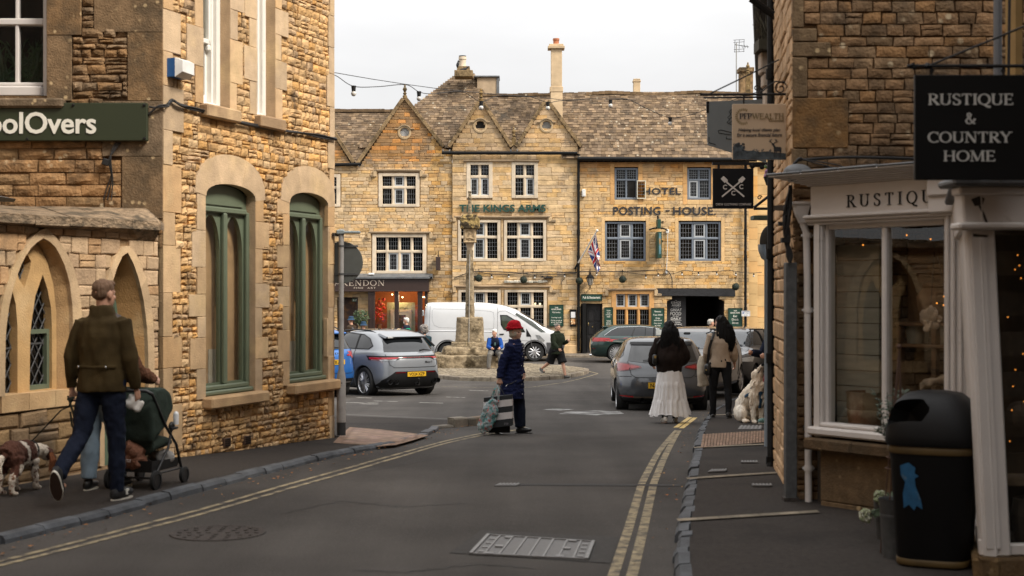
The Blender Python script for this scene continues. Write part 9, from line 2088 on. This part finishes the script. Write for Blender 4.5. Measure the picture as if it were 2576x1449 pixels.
def stack_boxes(parent,name,d,boxes,mt,dep=.45,tn=(1,.9,.75)):
 ox,oy=parent.location.x,parent.location.y;mb=MB()
 for (a,b,t_,bt,grow) in boxes:w=xd(b,d)-xd(a,d);dd=min(dep,w)/2+grow;mb.box((xd(a,d)-ox,d-oy-dd,zd(bt,d)),(xd(b,d)-ox,d-oy+dd,zd(t_,d)),shade(tn,R(.85,1.1)),.012)
 return mb.build(name,mt,parent)
def pot(parent,d,cx_,t_,bt,w,mt,prof=((1,0),(.85,.2),(.85,.7),(1,.75),(.95,1),(.7,1))):
 r=w/F*d/2;z0,z1=zd(bt,d),zd(t_,d);mb=MB();mb.lathe([(r*a,(z1-z0)*b) for a,b in prof]+[(0,(z1-z0)*.98)],(xd(cx_,d)-parent.location.x,d-parent.location.y,z0),16);return mb.build('chimney_pot',mt,parent,40)
M_terra=mat('terracotta',(.36,.13,.06),.85,var=.2,vs=6)
ch_=stack_boxes(inn,'chimney',59.7,[(1386,1413.5,124,222,0),(1383,1416,220,233,.04),(1385,1414.5,233,312,.02),(1378,1420,118,124.6,.10),(1381,1417,112.8,118,.05)],M_pub_dress);ch_['label']='tall slim chimney with terracotta pot';pot(inn,59.7,1399,97,114,17,M_terra)
ch_=stack_boxes(inn,'chimney',61.2,[(1144,1190,180,196,.1),(1150,1182,169,181,.05)],M_old,.7);ch_['label']='squat chimney on the hipped roof peak';pot(inn,61.2,1163.5,143,170,20,M_pub_dress);mb=MB()
for a in range(4):mb.tube([(xd(1163.5,61.2)+.1*math.cos(a*PI/2),61.2-inn.location.y+.1*math.sin(a*PI/2),zd(144,61.2)),(xd(1163.5,61.2)+.1*math.cos(a*PI/2),61.2-inn.location.y+.1*math.sin(a*PI/2),zd(140,61.2))],.012,5)
mb.lathe([(0,.0),(.16,.0),(.16,.02),(0,.03)],(xd(1163.5,61.2),61.2-inn.location.y,zd(141.5,61.2)),14);mb.build('chimney_cowl',M_gal,inn)
mb=MB();d_=61.6;mb.box((xd(1200,d_),d_-inn.location.y,zd(240,d_)),(xd(1253,d_),d_+1-inn.location.y,zd(194,d_)),(.75,.68,.6),.01);mb.build('rendered_dormer',M_pub_dress,inn);mb=MB();mb.box((xd(1192,d_),d_-.1-inn.location.y,zd(195,d_)),(xd(1257,d_),d_+1.1-inn.location.y,zd(190.5,d_)),None,.02);mb.box((xd(1249,d_),d_-.03-inn.location.y,zd(236,d_)),(xd(1256,d_),d_-inn.location.y-.001,zd(196,d_)),(.2,.2,.2));mb.build('lead_roof',M_lead,inn)
ch_=stack_boxes(hot,'chimney',62.2,[(1593,1610,206,240,0),(1591.5,1611.5,203,207,.02),(1593,1610,199,203,.02)],M_pub_dress,.3);ch_['label']='small plain chimney on the ridge'
ch_=stack_boxes(hot,'chimney',61.2,[(1860,1892,182,262,0),(1857,1894,172,183,.05)],M_old,.6,(.9,.75,.6));ch_['label']='weathered chimney at the right gable'
mb=MB();finial(mb,1882,186,.5,(.8,.7,.5));mb.box((X(1877),.0,Z(240)),(X(1888),.15,Z(186)),(.8,.68,.48));mb.build('finial',M_old,hot,40)
t=thing('tv_aerial','thin television aerial on a mast beside the right gable chimney','aerial',(xd(1852.4,61),61,zd(240,61)));o=V(t.location);Q=lambda px,py:V((xd(px,61),61,zd(py,61)))-o;mb=MB();mb.tube([Q(1852.4,240),Q(1852.4,108)],.022,6);mb.build('mast',mat('pale_metal',(.32,.31,.28),.5,metal=.5),t);mb=MB();mb.tube([Q(1848,112),Q(1884,118)],.014,5)
for k in range(6):mb.tube([Q(1845+k*.3,101+k*6),Q(1873,99+k*6)] if k not in (2,3) else [Q(1849+k,112),Q(1850+k,118)],.010,4)
for px in (1849,1860,1872):mb.tube([Q(px,100),Q(px-1,131)],.010,4)
for px in (1866,1873,1879):mb.tube([Q(px,113),Q(px+2,121)],.010,4)
mb.build('antenna',mat('dark_metal',(.06,.06,.06),.5,metal=.4),t)
for px,py,lb in ((1151,171,'small black crow perched upright beside the left chimney pot'),(1166,179.5,'black crow crouching on the ledge of the squat chimney')):
 t=thing('bird',lb,'bird',(xd(px,60.9),60.9,zd(py,60.9)));m=MB();up_=py<175;m.tube([(0,0,.0),(.0,0,.12),(.02,0,.2),(.03,0,.26)] if up_ else [(-.2,0,.03),(-.05,0,.06),(.1,0,.1),(.16,0,.16)],[.03,.07,.06,.035],10);m.ell((.04,0,.29) if up_ else (.18,0,.18),.045,10,8);m.tube([(.06,0,.29),(.13,0,.27)] if up_ else [(.2,0,.18),(.27,0,.16)],[.018,.004],6);me=voxel(m,.015,1);link('body',me,mat('crow_black',(.008,.008,.01),.6),t,180)
def wall_sign(label,a,b,c,dd,lines,name='pub_sign',mt=None,rim=None,ink=None,y=DP-.10,cat='sign'):
 0
 t=thing(name,label,cat,(X((a+b)/2),y,Z(dd)));o=V(t.location);L=lambda px,py:(X(px)-o.x,Z(py)-o.z)
 (x0,z0),(x1,z1)=L(a,dd),L(b,c);mb=MB();mb.box((x0,-.02,z0),(x1,.03,z1),None,.006);mb.build('board',mt or mat('pub_green',(.012,.052,.034),.45,var=.05),t)
 mb=MB();w=.025
 for q in ((x0,x0+w,z0,z1),(x1-w,x1,z0,z1),(x0+w,x1-w,z0,z0+w),(x0+w,x1-w,z1-w,z1)):mb.box((q[0],-.032,q[2]),(q[1],-.0201,q[3]))
 mb.build('rim',rim or mat('deep_green_rim',(.007,.026,.018),.4),t)
 for tx,cy,w_,h_,bo in lines:
  xx,zz_=L((a+b)/2,cy);fit_text('lettering',tx,(w_)*.016406,h_*.016406,ink or M_offwhite,t,(xx,-.022,zz_),depth=.002,bold=bo)
 return t
wall_sign('green sign reading The Kings Arms pub lunches left of the glazed menu case',1381.6,1417.5,766.4,820.6,[('THE',774,8,3,.02),('KINGS ARMS',778,24,3.6,.02),('Pub lunches',785.5,20,3.6,.01),('Evening meals',799,24,3.6,.01),('Private parties &',806,28,3.4,.01),('group bookings',810.5,26,3.6,.01),('welcome',815,14,2.8,.01)])
wall_sign('green Pub & Restaurant sign above the inn door',1461.5,1514.4,739.7,757,[('Pub & Restaurant',748.3,44,6,.015)],y=DP-.05)
wall_sign('narrow green sign with opening hours between the inn door and the orange window',1519.6,1542,773,823,[('Open',781.5,10,3.6,.01),('from',787,9,3.4,.01),('12.00pm',792,15,3.4,.01),('daily',797,9,4,.01),('Food',807,9.5,3.4,.01),('served',812,12,3.2,.01),('all day',817,12,4,.01)],y=DP-.05)
wall_sign('green Rooms and Free Wi-fi sign right of the orange window',1638,1671,774.7,827,[('Rooms',783.5,16,4,.01),('Free Wi-fi',792,23,4.2,.01),('Dogs',800.5,11,4.4,.01),('welcome',805.5,20,3.6,.01),('Car park',813.5,20,4.4,.01),('at rear',818.8,15,3.4,.01)],y=DP-.05)
wall_sign('green Eat Drink Sleep sign at the right end of the inn',1831,1867,774.8,826,[('THE',782,8,3.2,.02),('KINGS ARMS',786.8,24,3.4,.02),('Eat',795,10,5.2,.01),('Drink',803.6,17,5.4,.01),('Sleep',812.6,16,6,.01)],y=DP-.05)
t=wall_sign('small white parking sign with blue P on the right downpipe',1863.3,1884.6,781.5,795.3,[('No return',792,9,1.6,.01),('within 2 hours',794,12,1.6,.01)],'parking_sign',mat('white_sign',(.7,.7,.7),.4),mat('white_rim',(.6,.6,.6),.4),M_black,DP-.22);o=V(t.location);mb=MB();mb.box((X(1864.8)-o.x,-.03,Z(788.5)-o.z),(X(1869.8)-o.x,-.0205,Z(782.5)-o.z));mb.build('blue_square',mat('sign_blue',(.01,.09,.35),.4),t);fit_text('lettering','P',.045,.07,M_offwhite,t,(X(1867.3)-o.x,-.031,Z(785.5)-o.z),depth=.003,bold=.03);fit_text('lettering','8 am - 6 pm',.2,.035,M_black,t,(X(1877)-o.x,-.022,Z(784)-o.z),depth=.002);fit_text('lettering','1 hour',.12,.035,M_black,t,(X(1877)-o.x,-.022,Z(787.5)-o.z),depth=.002)
t=wall_sign('black glazed menu case holding a white menu between the green sign and the downpipe',1433.4,1449.4,778.7,821,[],'menu_case',M_black,M_black,cat='menu case');mb=MB();mb.box((-.09,-.024,.36),(.09,-.0205,.60));mb.build('menu',mat('white_sign',(.7,.7,.7),.4),t);mb=MB();mb.box((-.09,-.024,.09),(.09,-.0205,.32));mb.build('photo_page',mat('orange_photo',(.45,.2,.06),.5,var=.5,vs=14,col2=(.7,.6,.4),c2s=16),t)
t=thing('white_wall_box','small white plastic box high on the posting house wall beside the downpipe','box',(X(1468),DP-.08,Z(495)));mb=MB();mb.box((-.08,-.05,0),(.08,.06,.30),None,.02);mb.box((-.05,-.06,.05),(.05,-.045,.2),None,.01);mb.build('case',mat('white_plastic',(.72,.71,.68),.35),t)
def topiary(px,py,lb,wp=True):
 t=thing('topiary_ball',lb,'topiary',(X(px),DP-.42,Z(py)),0,'topiary balls hanging along the inn front');mb=MB();mb.ell((0,0,0),.145,14,10,(.3,.35,.3))
 for i in range(620):
  v=V((R(-1,1),R(-1,1),R(-1,1)));
  if v.length>1 or v.length<.05:continue
  v=v.normalized();p=v*R(.135,.172);s_=v.orthogonal().normalized()*.018;w=v.cross(s_).normalized()*.018;ti=shade(random.choice([(1,1,1),(.6,.8,.7),(1.3,1.4,1.1)]),R(.6,1.2));mb.add([p-s_+v*R(-.01,.012),p+w*.6,p+s_+v*R(-.01,.016),p-w*.6],[(0,1,2,3)],ti)
 mb.build('foliage',mat('topiary_green',(.020,.034,.020),.7,tint=True),t);mb=MB();mb.tube([(0,0,.14),(0,0,.36)],.006,4);mb.tube([(0,.38,.38),(0,-.02,.38),(0,0,.34)],.014,5);mb.tube([(0,.38,.2),(0,.05,.37)],.008,5);mb.build('bracket',M_iron,t)
for a,b,l in ((1205.3,700,'leftmost topiary ball, beside the market cross shaft'),(1317,704,'topiary ball above the right ground floor inn window'),(1456.5,706.8,'topiary ball hanging in front of the middle downpipe'),(1564.3,702.8,'topiary ball above the orange stone window'),(1846.7,721.6,'topiary ball at the right end of the black lintel beam')):topiary(a,b,'round clipped green '+l)
t=thing('wall_lantern','black four-sided wall lantern above the inn door','lantern',(X(1483.6),DP-.02,Z(722)));mb=MB();mb.tube([(0,0,-.05),(0,-.14,-.10),(0,-.26,.0),(0,-.26,.06)],.02,6);mb.lathe([(.07,.06),(.08,.08),(.0,.08)],(0,-.26,0),6);mb.lathe([(.17,.36),(.18,.38),(.08,.50),(.03,.54),(.045,.58),(.015,.62),(.02,.72),(0,.74)],(0,-.26,0),6)
for k in range(6):a=k*PI/3;mb.tube([(.075*math.cos(a),-.26+.075*math.sin(a),.08),(.15*math.cos(a),-.26+.15*math.sin(a),.37)],.010,4)
mb.build('frame',M_iron,t);mb=MB();mb.lathe([(.07,.085),(.145,.365)],(0,-.26,0),6);mb.build('glass',mat('frosted_lantern',(.36,.33,.28),.4),t)
t=thing('flag','Union flag hanging from a slanting white pole beside the middle downpipe','flag',(X(1446),DP-.1,Z(672)));o=V(t.location)
fd=lambda px,py,k:V((xd(px,DP-k),DP-k,zd(py,DP-k)))-o
P0,P1=fd(1446,676,.1),fd(1502,580,1.0);mb=MB();mb.tube([P0.lerp(P1,.14),P1],.03,8);mb.ell(P1,.055,10,8);mb.build('pole',mat('white_pole',(.70,.66,.60),.5),t,60);mb=MB();mb.tube([P0,P0.lerp(P1,.16)],.04,8);mb.tube([fd(1446,662,.02),fd(1446,690,.02)],.025,5);mb.tube([fd(1446,688,.02),P0.lerp(P1,.1)],.012,5);mb.build('bracket',M_iron,t)
def union(u,v):
 x,y=(u-.5)*2,(v-.5);red,wh,bl=(.45,.012,.03),(.72,.70,.70),(.012,.03,.16)
 if abs(y)<.1 or abs(x)<.1:return red
 if abs(y)<.167 or abs(x)<.167:return wh
 dd_=min(abs(y-x*.5),abs(y+x*.5))*.894;q=(y-x*.5) if abs(y-x*.5)<abs(y+x*.5) else (y+x*.5)
 if dd_<.04:return red if (q>0)==(x>0) else wh
 return wh if dd_<.10 else bl
mb=MB();nu,nv=36,24
def FPt(u,v):h=fd(1499.5-21*v,587+46*v,.98-.42*v);e=fd(1509.5-3*v,648+44*v,.8-.2*v);p=h.lerp(e,u);return p+V((.05*math.sin(v*9+u*3)*u,.14*math.sin(v*11+u*2)*u,-.10*math.sin(PI*u)*(1-v)))
for i in range(nu):
 for j in range(nv):mb.add([FPt(i/nu,j/nv),FPt((i+1)/nu,j/nv),FPt((i+1)/nu,(j+1)/nv),FPt(i/nu,(j+1)/nv)],[(0,1,2,3)],union((i+.5)/nu,(j+.5)/nv))
mb.build('cloth',mat('flag_cloth',(1,1,1),.85,tint=True,var=.04),t)
t=thing('hanging_inn_sign','tall dark green hanging inn sign seen edge-on between the first floor windows','sign',(X(1657),DP-.5,Z(650)));o=V(t.location);Q=lambda px,py,k=.5:V((xd(px,DP-k),DP-k,zd(py,DP-k)))-o;mb=MB();a,b=Q(1651.5,650),Q(1662,584);mb.box((a.x,-.45,a.z),(b.x,.45,b.z),None,.012);a,b=Q(1652,575),Q(1661,552);mb.box((a.x,-.3,a.z),(b.x,.3,b.z),None,.02);mb.build('board',_mats['pub_green'],t);mb=MB();a,b=Q(1655,640),Q(1659.5,588);mb.box((a.x,-.458,a.z),(b.x,-.451,b.z));mb.build('painted_panel',mat('faded_sea_paint',(.10,.22,.26),.6,var=.4,vs=4,col2=(.4,.25,.1),c2s=3),t);mb=MB();mb.tube([Q(1633,578),Q(1645,574),Q(1657,573),Q(1668,574),Q(1680,580)],.03,6);mb.tube([Q(1657,573),Q(1657,548)],.02,6);mb.tube([Q(1660,560,.5),Q(1668,557,.0),Q(1668,562,.0)],.025,5);mb.tube([Q(1660,605),Q(1668,606,.0)],.025,5);mb.lathe([(.05,0),(.03,.05),(.05,.1),(.0,.14)],Q(1655,551),8);mb.build('bracket',M_iron,t)
t=thing('white_cable_drop','white cable dropping from the hanging inn sign to the string lights','cable',(X(1677.5),DP-.06,Z(690)));mb=MB();z_=Z(584)-Z(690);mb.tube([(.03,0,z_),(.01,-.01,z_*.5),(-.02,0,.15)],.016,5);mb.box((-.05,-.03,z_-.05),(.08,.02,z_+.12),None,.02);mb.lathe([(0,.0),(.05,.04),(.06,.1),(.02,.18),(0,.18)],(-.02,0,0),10);mb.build('cable',mat('white_plastic',(.72,.71,.68),.35),t)
def dpipe(label,px,y0,y1,kinks=(),r=.055,yy=DP-.14):pts=[(X(px+dx),yy,Z(py)) for py,dx in [(y0,0)]+list(kinks)+[(y1,0)]];return pipe('cast_iron_downpipe',label,pts,r,M_black,brackets=[(Z(py),.12) for py in (470,585,650,780,845) if y0<py<y1],n=10)
dpipe('black cast iron downpipe at the junction of the gabled inn and posting house',1455,388,884);dpipe('black cast iron downpipe at the right end of the posting house',1874,404,830)
t=thing('facade_lights','string of unlit festoon bulbs and black cable strung along the inn front','lights',(X(1180),DP-.12,Z(684)));o=V(t.location);Q=lambda px,py:V((X(px),DP-.12,Z(py)))-o
cable([Q(a,b) for a,b in ((1142,700),(1180,686),(1206,683),(1260,684),(1317,687),(1380,684),(1440,686),(1456,684),(1500,683),(1565,683),(1620,681),(1668,679),(1681,684),(1689,700),(1690,724))],.018,t);cable([Q(a,b) for a,b in ((1205,684),(1250,691),(1317,688),(1345,692),(1440,688),(1462,683),(1560,684),(1624,691),(1690,689),(1720,680),(1751,684),(1792,684),(1830,680),(1862,685),(1890,687),(1915,685))],.011,t);cable([Q(a,b) for a,b in ((1420,700),(1412,712),(1411,740))],.010,t)
for k,(a,b) in enumerate(((1237,691),(1280,690),(1345,692),(1420,689),(1500,685),(1624,692),(1655,687),(1715,684),(1756,685),(1802,684),(1850,685),(1895,688))):p=Q(a,b);mb=MB();mb.tube([p,p+V((0,0,-.07))],.03,6);hd_=mb.build('lamp_holder',M_blackm,t);mb=MB();mb.ell(p+V((0,0,-.11)),.04,8,6);mb.build('bulb',mat('clear_bulb',(.62,.60,.55),.15),hd_,180)
for px,py,l in ((1380,699,'black floodlight on a ledge above the right ground floor inn window'),(1190,698,'black floodlight half behind the market cross shaft')):t=thing('floodlight',l,'light',(X(px),DP-.15,Z(py)));mb=MB();mb.box((-.2,-.12,-.03),(.2,.08,.03),None,.02);mb.box((-.12,-.1,.03),(.14,.05,.07),None,.015);mb.tube([(-.28,0,.04),(-.22,-.03,.06)],.035,8);mb.build('lamp_body',M_blackm,t)
t=thing('stone_ledge','narrow pale painted ledge above the right ground floor inn window','ledge',(X(1325),DP-.1,Z(708)));mb=MB();
for k in range(9):a=X(1268+k*12.2)-X(1325);mb.box((a,-.08,-.06+R(-.01,.01)),(a+.195,.06,.04+R(-.01,.01)),shade((1,1,.95),R(.6,1.1)),.02)
mb.build('ledge',mat('flaked_white_stone',(.58,.54,.47),.9,tint=True,var=.4,vs=9,stain=(.2,.17,.13),ss=4),t)
t=thing('brown_wall_plaque','narrow brown projecting plaque on the wall between gallery and inn','sign',(X(1103),DP-.1,Z(680)));mb=MB();mb.box((-.09,-.3,0),(.09,.05,.55),None,.01);mb.build('board',M_brown,t);mb=MB();mb.tube([(0,-.1,.55),(0,-.1,.8),(0,.1,.8)],.02,5);mb.build('bracket',M_iron,t)
bt_=thing('bay_tree','clipped bay tree with heart-shaped crown beside the gallery door','tree',(X(913),DP-.75,g(DP)));hz_=Z(802)-g(DP);mb=MB();mb.tube([(0,0,.3),(0.01,0,hz_-.1)],.03,7);mb.build('trunk',mat('bay_bark',(.07,.05,.035),.9),bt_);mb=MB()
for i in range(1400):
 v=V((R(-1,1),R(-1,1),R(-1,1)))
 if v.length>1:continue
 w_=(1+.22*v.z);p=V((v.x*.30*w_,v.y*.27,v.z*.32+hz_+(.05 if abs(v.x)>.3 and v.z>.3 else 0)));n_=V((R(-1,1),R(-1,1),R(0,1))).normalized();s_=n_.orthogonal().normalized()*.022;mb.add([p,p+n_*.05+s_,p+n_*.1,p+n_*.05-s_],[(0,1,2,3)],shade(random.choice([(1,1,1),(.5,.6,.5),(1.6,1.7,1.3)]),R(.6,1.2)))
mb.build('crown',mat('bay_leaves',(.045,.070,.032),.5,tint=True),bt_);mb=MB();mb.box((-.2,-.2,0),(.2,.2,.4),None,.02);mb.build('planter',M_blackm,bt_)
mb=MB();fill_ground(mb,[(-12,57.2),(30,57.2),(30,58.9),(-12,58.9)],.10,tint=(1,1,1));tag(mb.build('inn_pavement',mat('flag_pavement',(.125,.105,.085),.9,var=.25,vs=2,world=True,bump=.3,bs=8)),kind='structure')
mb=MB();kerbstones(mb,[V((-12,57.1)),V((30,57.1))],.12,.16,lens=(.6,1.0),pal=((.8,.75,.7),(1,.9,.8)));tag(mb.build('inn_kerb',M_kerb_old),kind='structure')
isl=[V(G(a,b,.0)[:2]) for a,b in ((1060,948),(1140,957),(1240,960),(1340,959),(1420,953),(1470,944),(1488,936))]+[V(G(a,b,.1)[:2]) for a,b in ((1478,928),(1430,922),(1330,916),(1100,912),(1010,925))]
isl=smooth_pl(resample([tuple(p) for p in isl]+[tuple(isl[0])],80),1);mb=MB();kerbstones(mb,isl,.13,.18,slope=.03,lens=(.3,.6),pal=((1,.95,.9),(.7,.65,.6),(1.15,1.1,1)));tag(mb.build('island_kerb',M_kerb_old),kind='structure')
mb=MB();i2=[tuple(p) for p in offset(isl,.17)];fill_ground(mb,i2,.125,tint=(.6,.55,.45));y0_,y1_=min(p[1] for p in i2),max(p[1] for p in i2);y=y0_;r_=0
while y<y1_:
 for a,b in spans(i2,y+.07):
  x=a
  while x<b:w=R(.14,.26);k_=R(.65,1.3);mb.add([(x+.01,y+.008,g(y)+.13),(min(x+w,b)-.01,y+.008,g(y)+.13),(min(x+w,b)-.01,y+.13,g(y)+.13),(x+.01,y+.13,g(y)+.13),(x+.03,y+.03,g(y)+.15+R(0,.015)),(min(x+w,b)-.03,y+.03,g(y)+.15),(min(x+w,b)-.03,y+.11,g(y)+.15),(x+.03,y+.11,g(y)+.15)],[(4,5,6,7),(0,1,5,4),(1,2,6,5),(2,3,7,6),(3,0,4,7)],(k_,k_*.95,k_*.85));x+=w
 y+=.14
tag(mb.build('cobbled_island',M_kerb_old),kind='structure')
dC=48.6;cxC=xd(1182,dC);zI=zd(926,dC-1.0);t=thing('market_cross','tall lichened stone market cross on a stepped base in the middle of the square','monument',(cxC,dC,zI));kC=dC/F;ZC=lambda py,dy=0:zd(py,dC-dy)-zI
def rough_block(name,hw0,hw1,z0,z1,vox=.035,amp=.03,tn=1.0,n=8,sh=.25):
 m=MB();e=hw0*sh
 m.M=None;m.slab([(hw0*math.cos(a) if 0 else x,y) for x,y,a in []] or [(-hw0+e,-hw0),(hw0-e,-hw0),(hw0,-hw0+e),(hw0,hw0-e),(hw0-e,hw0),(-hw0+e,hw0),(-hw0,hw0-e),(-hw0,-hw0+e)],z0,z1);m.v=[(x*(hw1/hw0 if z>(z0+z1)/2 else 1),y*(hw1/hw0 if z>(z0+z1)/2 else 1),z) for x,y,z in m.v];me=voxel(m,vox,2);wrinkle(me,amp,3.5,int(hw0*100),(1,1,1.5),amp*.6,10);me.materials.clear();return link(name,me,M_old,t,180)
rough_block('step',1.30,1.26,-.1,ZC(894.6,1.2),.05,.05,sh=.12);rough_block('step',.92,.88,ZC(896,1),ZC(873.6,.9),.05,.05,sh=.12);rough_block('step',.64,.60,ZC(876,.6),ZC(861.6,.6),.04,.04,sh=.2);rough_block('socket_stone',.49,.44,ZC(864,.5),ZC(798.7,.45),.03,.025,sh=.35)
m=MB();m.tube([(0,0,ZC(805)),(0,0,ZC(760)),(0,0,ZC(629))],[.165,.155,.115],8,(1.25,1.15,.9));me=voxel(m,.016,1);wrinkle(me,.012,9,3);link('shaft',me,M_old,t,60);m=MB();h0,h1=ZC(629),ZC(611);m.tube([(0,0,h0),(0,0,h0+.06),(0,0,h0+.12),(0,0,h1)],[.13,.135,.16,.21],4,cap=True,sec=(1,1,0));me=voxel(m,.016,1);link('capital',me,M_dress,t,60)
m=MB();w=.215;z0,z1=ZC(611),ZC(574);m.box((-w,-w,z0),(w,w,z1),None,.02);
for sx_ in (-1,1):m.box((sx_*w*.72-.03,-w-.025,z0+.05),(sx_*w*.72+.03,-w+.01,z1-.04))
m.tube([(w*.72*math.cos(a),-w-.012,z1-.16+.11*math.sin(a)) for a in [PI*i/10 for i in range(11)]],.025,6);m.ell((0,-w-.005,z0+.17),(.06,.03,.12),10,8);m.ell((0,-w-.01,z0+.31),(.035,.03,.04),8,6);m.tube([(-.1,-w-.01,z0+.14),(.0,-w-.03,z0+.17),(.12,-w-.01,z0+.12)],.025,6);m.box((-w,-w-.03,z0),(w,w+.02,z0+.04),None,.01);me=voxel(m,.011,1);wrinkle(me,.006,18,1);link('lantern_head',me,mat('carved_limestone',(.36,.26,.15),.92,var=.3,vs=9,bump=.4,bs=40),t,60)
m=MB();w=.32;z0,z1=ZC(575),ZC(541);m.slab([(-w,-w),(w,-w),(w,w),(-w,w)],z0,z0+(z1-z0)*.75);m.slab([(-w*.8,-w*.8),(w*.8,-w*.8),(w*.8,w*.8),(-w*.8,w*.8)],z0+(z1-z0)*.7,z1);me=voxel(m,.02,1);wrinkle(me,.03,8,4,(1,1,1),.02,22);link('cap_stone',me,mat('lichened_cap',(.34,.24,.09),.95,var=.35,vs=10,bump=1,bs=30,stain=(.045,.032,.015),ss=4,st=(.46,.54)),t,60)
m=MB();m.tube([(0,0,ZC(545)),(0,0,ZC(515)),(0,0,ZC(482))],[.085,.065,.05],8);m.ell((0,0,ZC(498)),(.085,.085,.06),10,8);m.box((-.06,-.06,ZC(484)),(.06,.06,ZC(481)));me=voxel(m,.012,1);wrinkle(me,.012,14,5);link('cross_stem',me,M_old,t,60);m=MB();m.tube([(-.02,-.17,ZC(800)),(-.01,-.155,ZC(720)),(0,-.12,ZC(640))],.012,5);m.tube([(-.02,-.50,ZC(862)),(-.01,-.46,ZC(800)),(-.01,-.17,ZC(799))],.012,5);m.build('lightning_strip',mat('lead_strip',(.36,.34,.31),.7),t)
dp_=18.25;b_=V((xd(858.5,dp_),dp_,zd(1091,dp_)));t=thing('lamp_post','grey steel post with wide sleeve, black foot and stubby lamp arm by the corner building','post',tuple(b_));zP=lambda py:zd(py,dp_)-b_.z;mb=MB();mb.lathe([(.058,zP(1062)),(.058,zP(951)),(.050,zP(940)),(.034,zP(927)),(.033,zP(583)),(.04,zP(582)),(.038,zP(578)),(0,zP(577))],n=20);mb.lathe([(.060,zP(1029)),(.061,zP(1027)),(.060,zP(1025))],n=20);mb.build('column',mat('grey_post_paint',(.29,.28,.27),.6,var=.15,vs=9,stain=(.28,.23,.17),ss=3,st=(.6,.75)),t,50);mb=MB();mb.lathe([(.057,-.02),(.057,zP(1062))],n=20);mb.build('foot',mat('black_band',(.020,.022,.024),.7,var=.2),t,50);mb=MB();mb.box((.03,-.05,zP(588)),(.245,.05,zP(581)),None,.01);mb.box((-.06,-.05,zP(590)),(.04,.05,zP(578)),None,.012);mb.build('lamp_arm',mat('grey_blue_metal',(.25,.29,.30),.5),t);mb=MB();mb.ell((.012,-.058,zP(963)),(.008,.004,.008),8,6);mb.build('lock',M_black,t)
t=thing('round_road_sign','dull grey-green back of a round road sign clamped to the grey lamp post','sign',(b_.x,dp_+.06,zd(660,dp_)));mb=MB();mb.lathe([(0,0),(.268,0),(.272,.006),(.268,.012),(0,.012)],n=48,axis='y');mb.build('disc',mat('sign_back',(.095,.10,.092),.6,var=.15,vs=5),t,40)
for z in (.21,-.15):mb=MB();mb.box((-.2,-.012,z-.012),(.21,-.001,z+.012));mb.lathe([(.034,z-.012),(.038,z-.012),(.038,z+.012),(.034,z+.012)],(0,-.06,0),16);mb.build('clamp',M_gal,t)
t=thing('festoon_lights','festoon of white globe bulbs slung across the sky between the street corners','lights',W(1050,230,24));o=V(t.location);dd2=lambda px:18.6+(px-843)/100 if px<1400 else 24.2;Q=lambda px,py:W(px,py,dd2(px))-o
mb=MB();mb.tube([Q(a,b) for a,b in ((838,182),(930,198),(1020.6,212),(1105.5,223.5),(1253,238),(1360,245),(1420,252),(1520,246),(1600,252))],.005,5);mb.build('catenary_wire',M_cable,t);cable([Q(a,b) for a,b in ((838,188),(850,193),(889.6,217),(950,218),(1020.6,213),(1054,231),(1087,236),(1161,231),(1210.6,256),(1253,241),(1334,244),(1378.4,258),(1415,253),(1536,251),(1580,250),(1625,272),(1686,296),(1740,288),(1790,270),(1932,222))],.0055,t,'cable')
for a,b in ((889.6,218),(1054,232),(1210.6,256),(1378.4,258),(1536,252),(1686,297)):p=Q(a,b);mb=MB();mb.lathe([(.012,.012),(.034,.012),(.030,-.02),(.026,-.065),(0,-.065)],p,12);h_=mb.build('lamp_holder',M_blackm,t,50);mb=MB();mb.ell(p+V((0,0,-.092)),(.035,.035,.038),12,8);mb.build('globe_bulb',mat('opal_bulb',(.62,.60,.56),.3),h_,180)
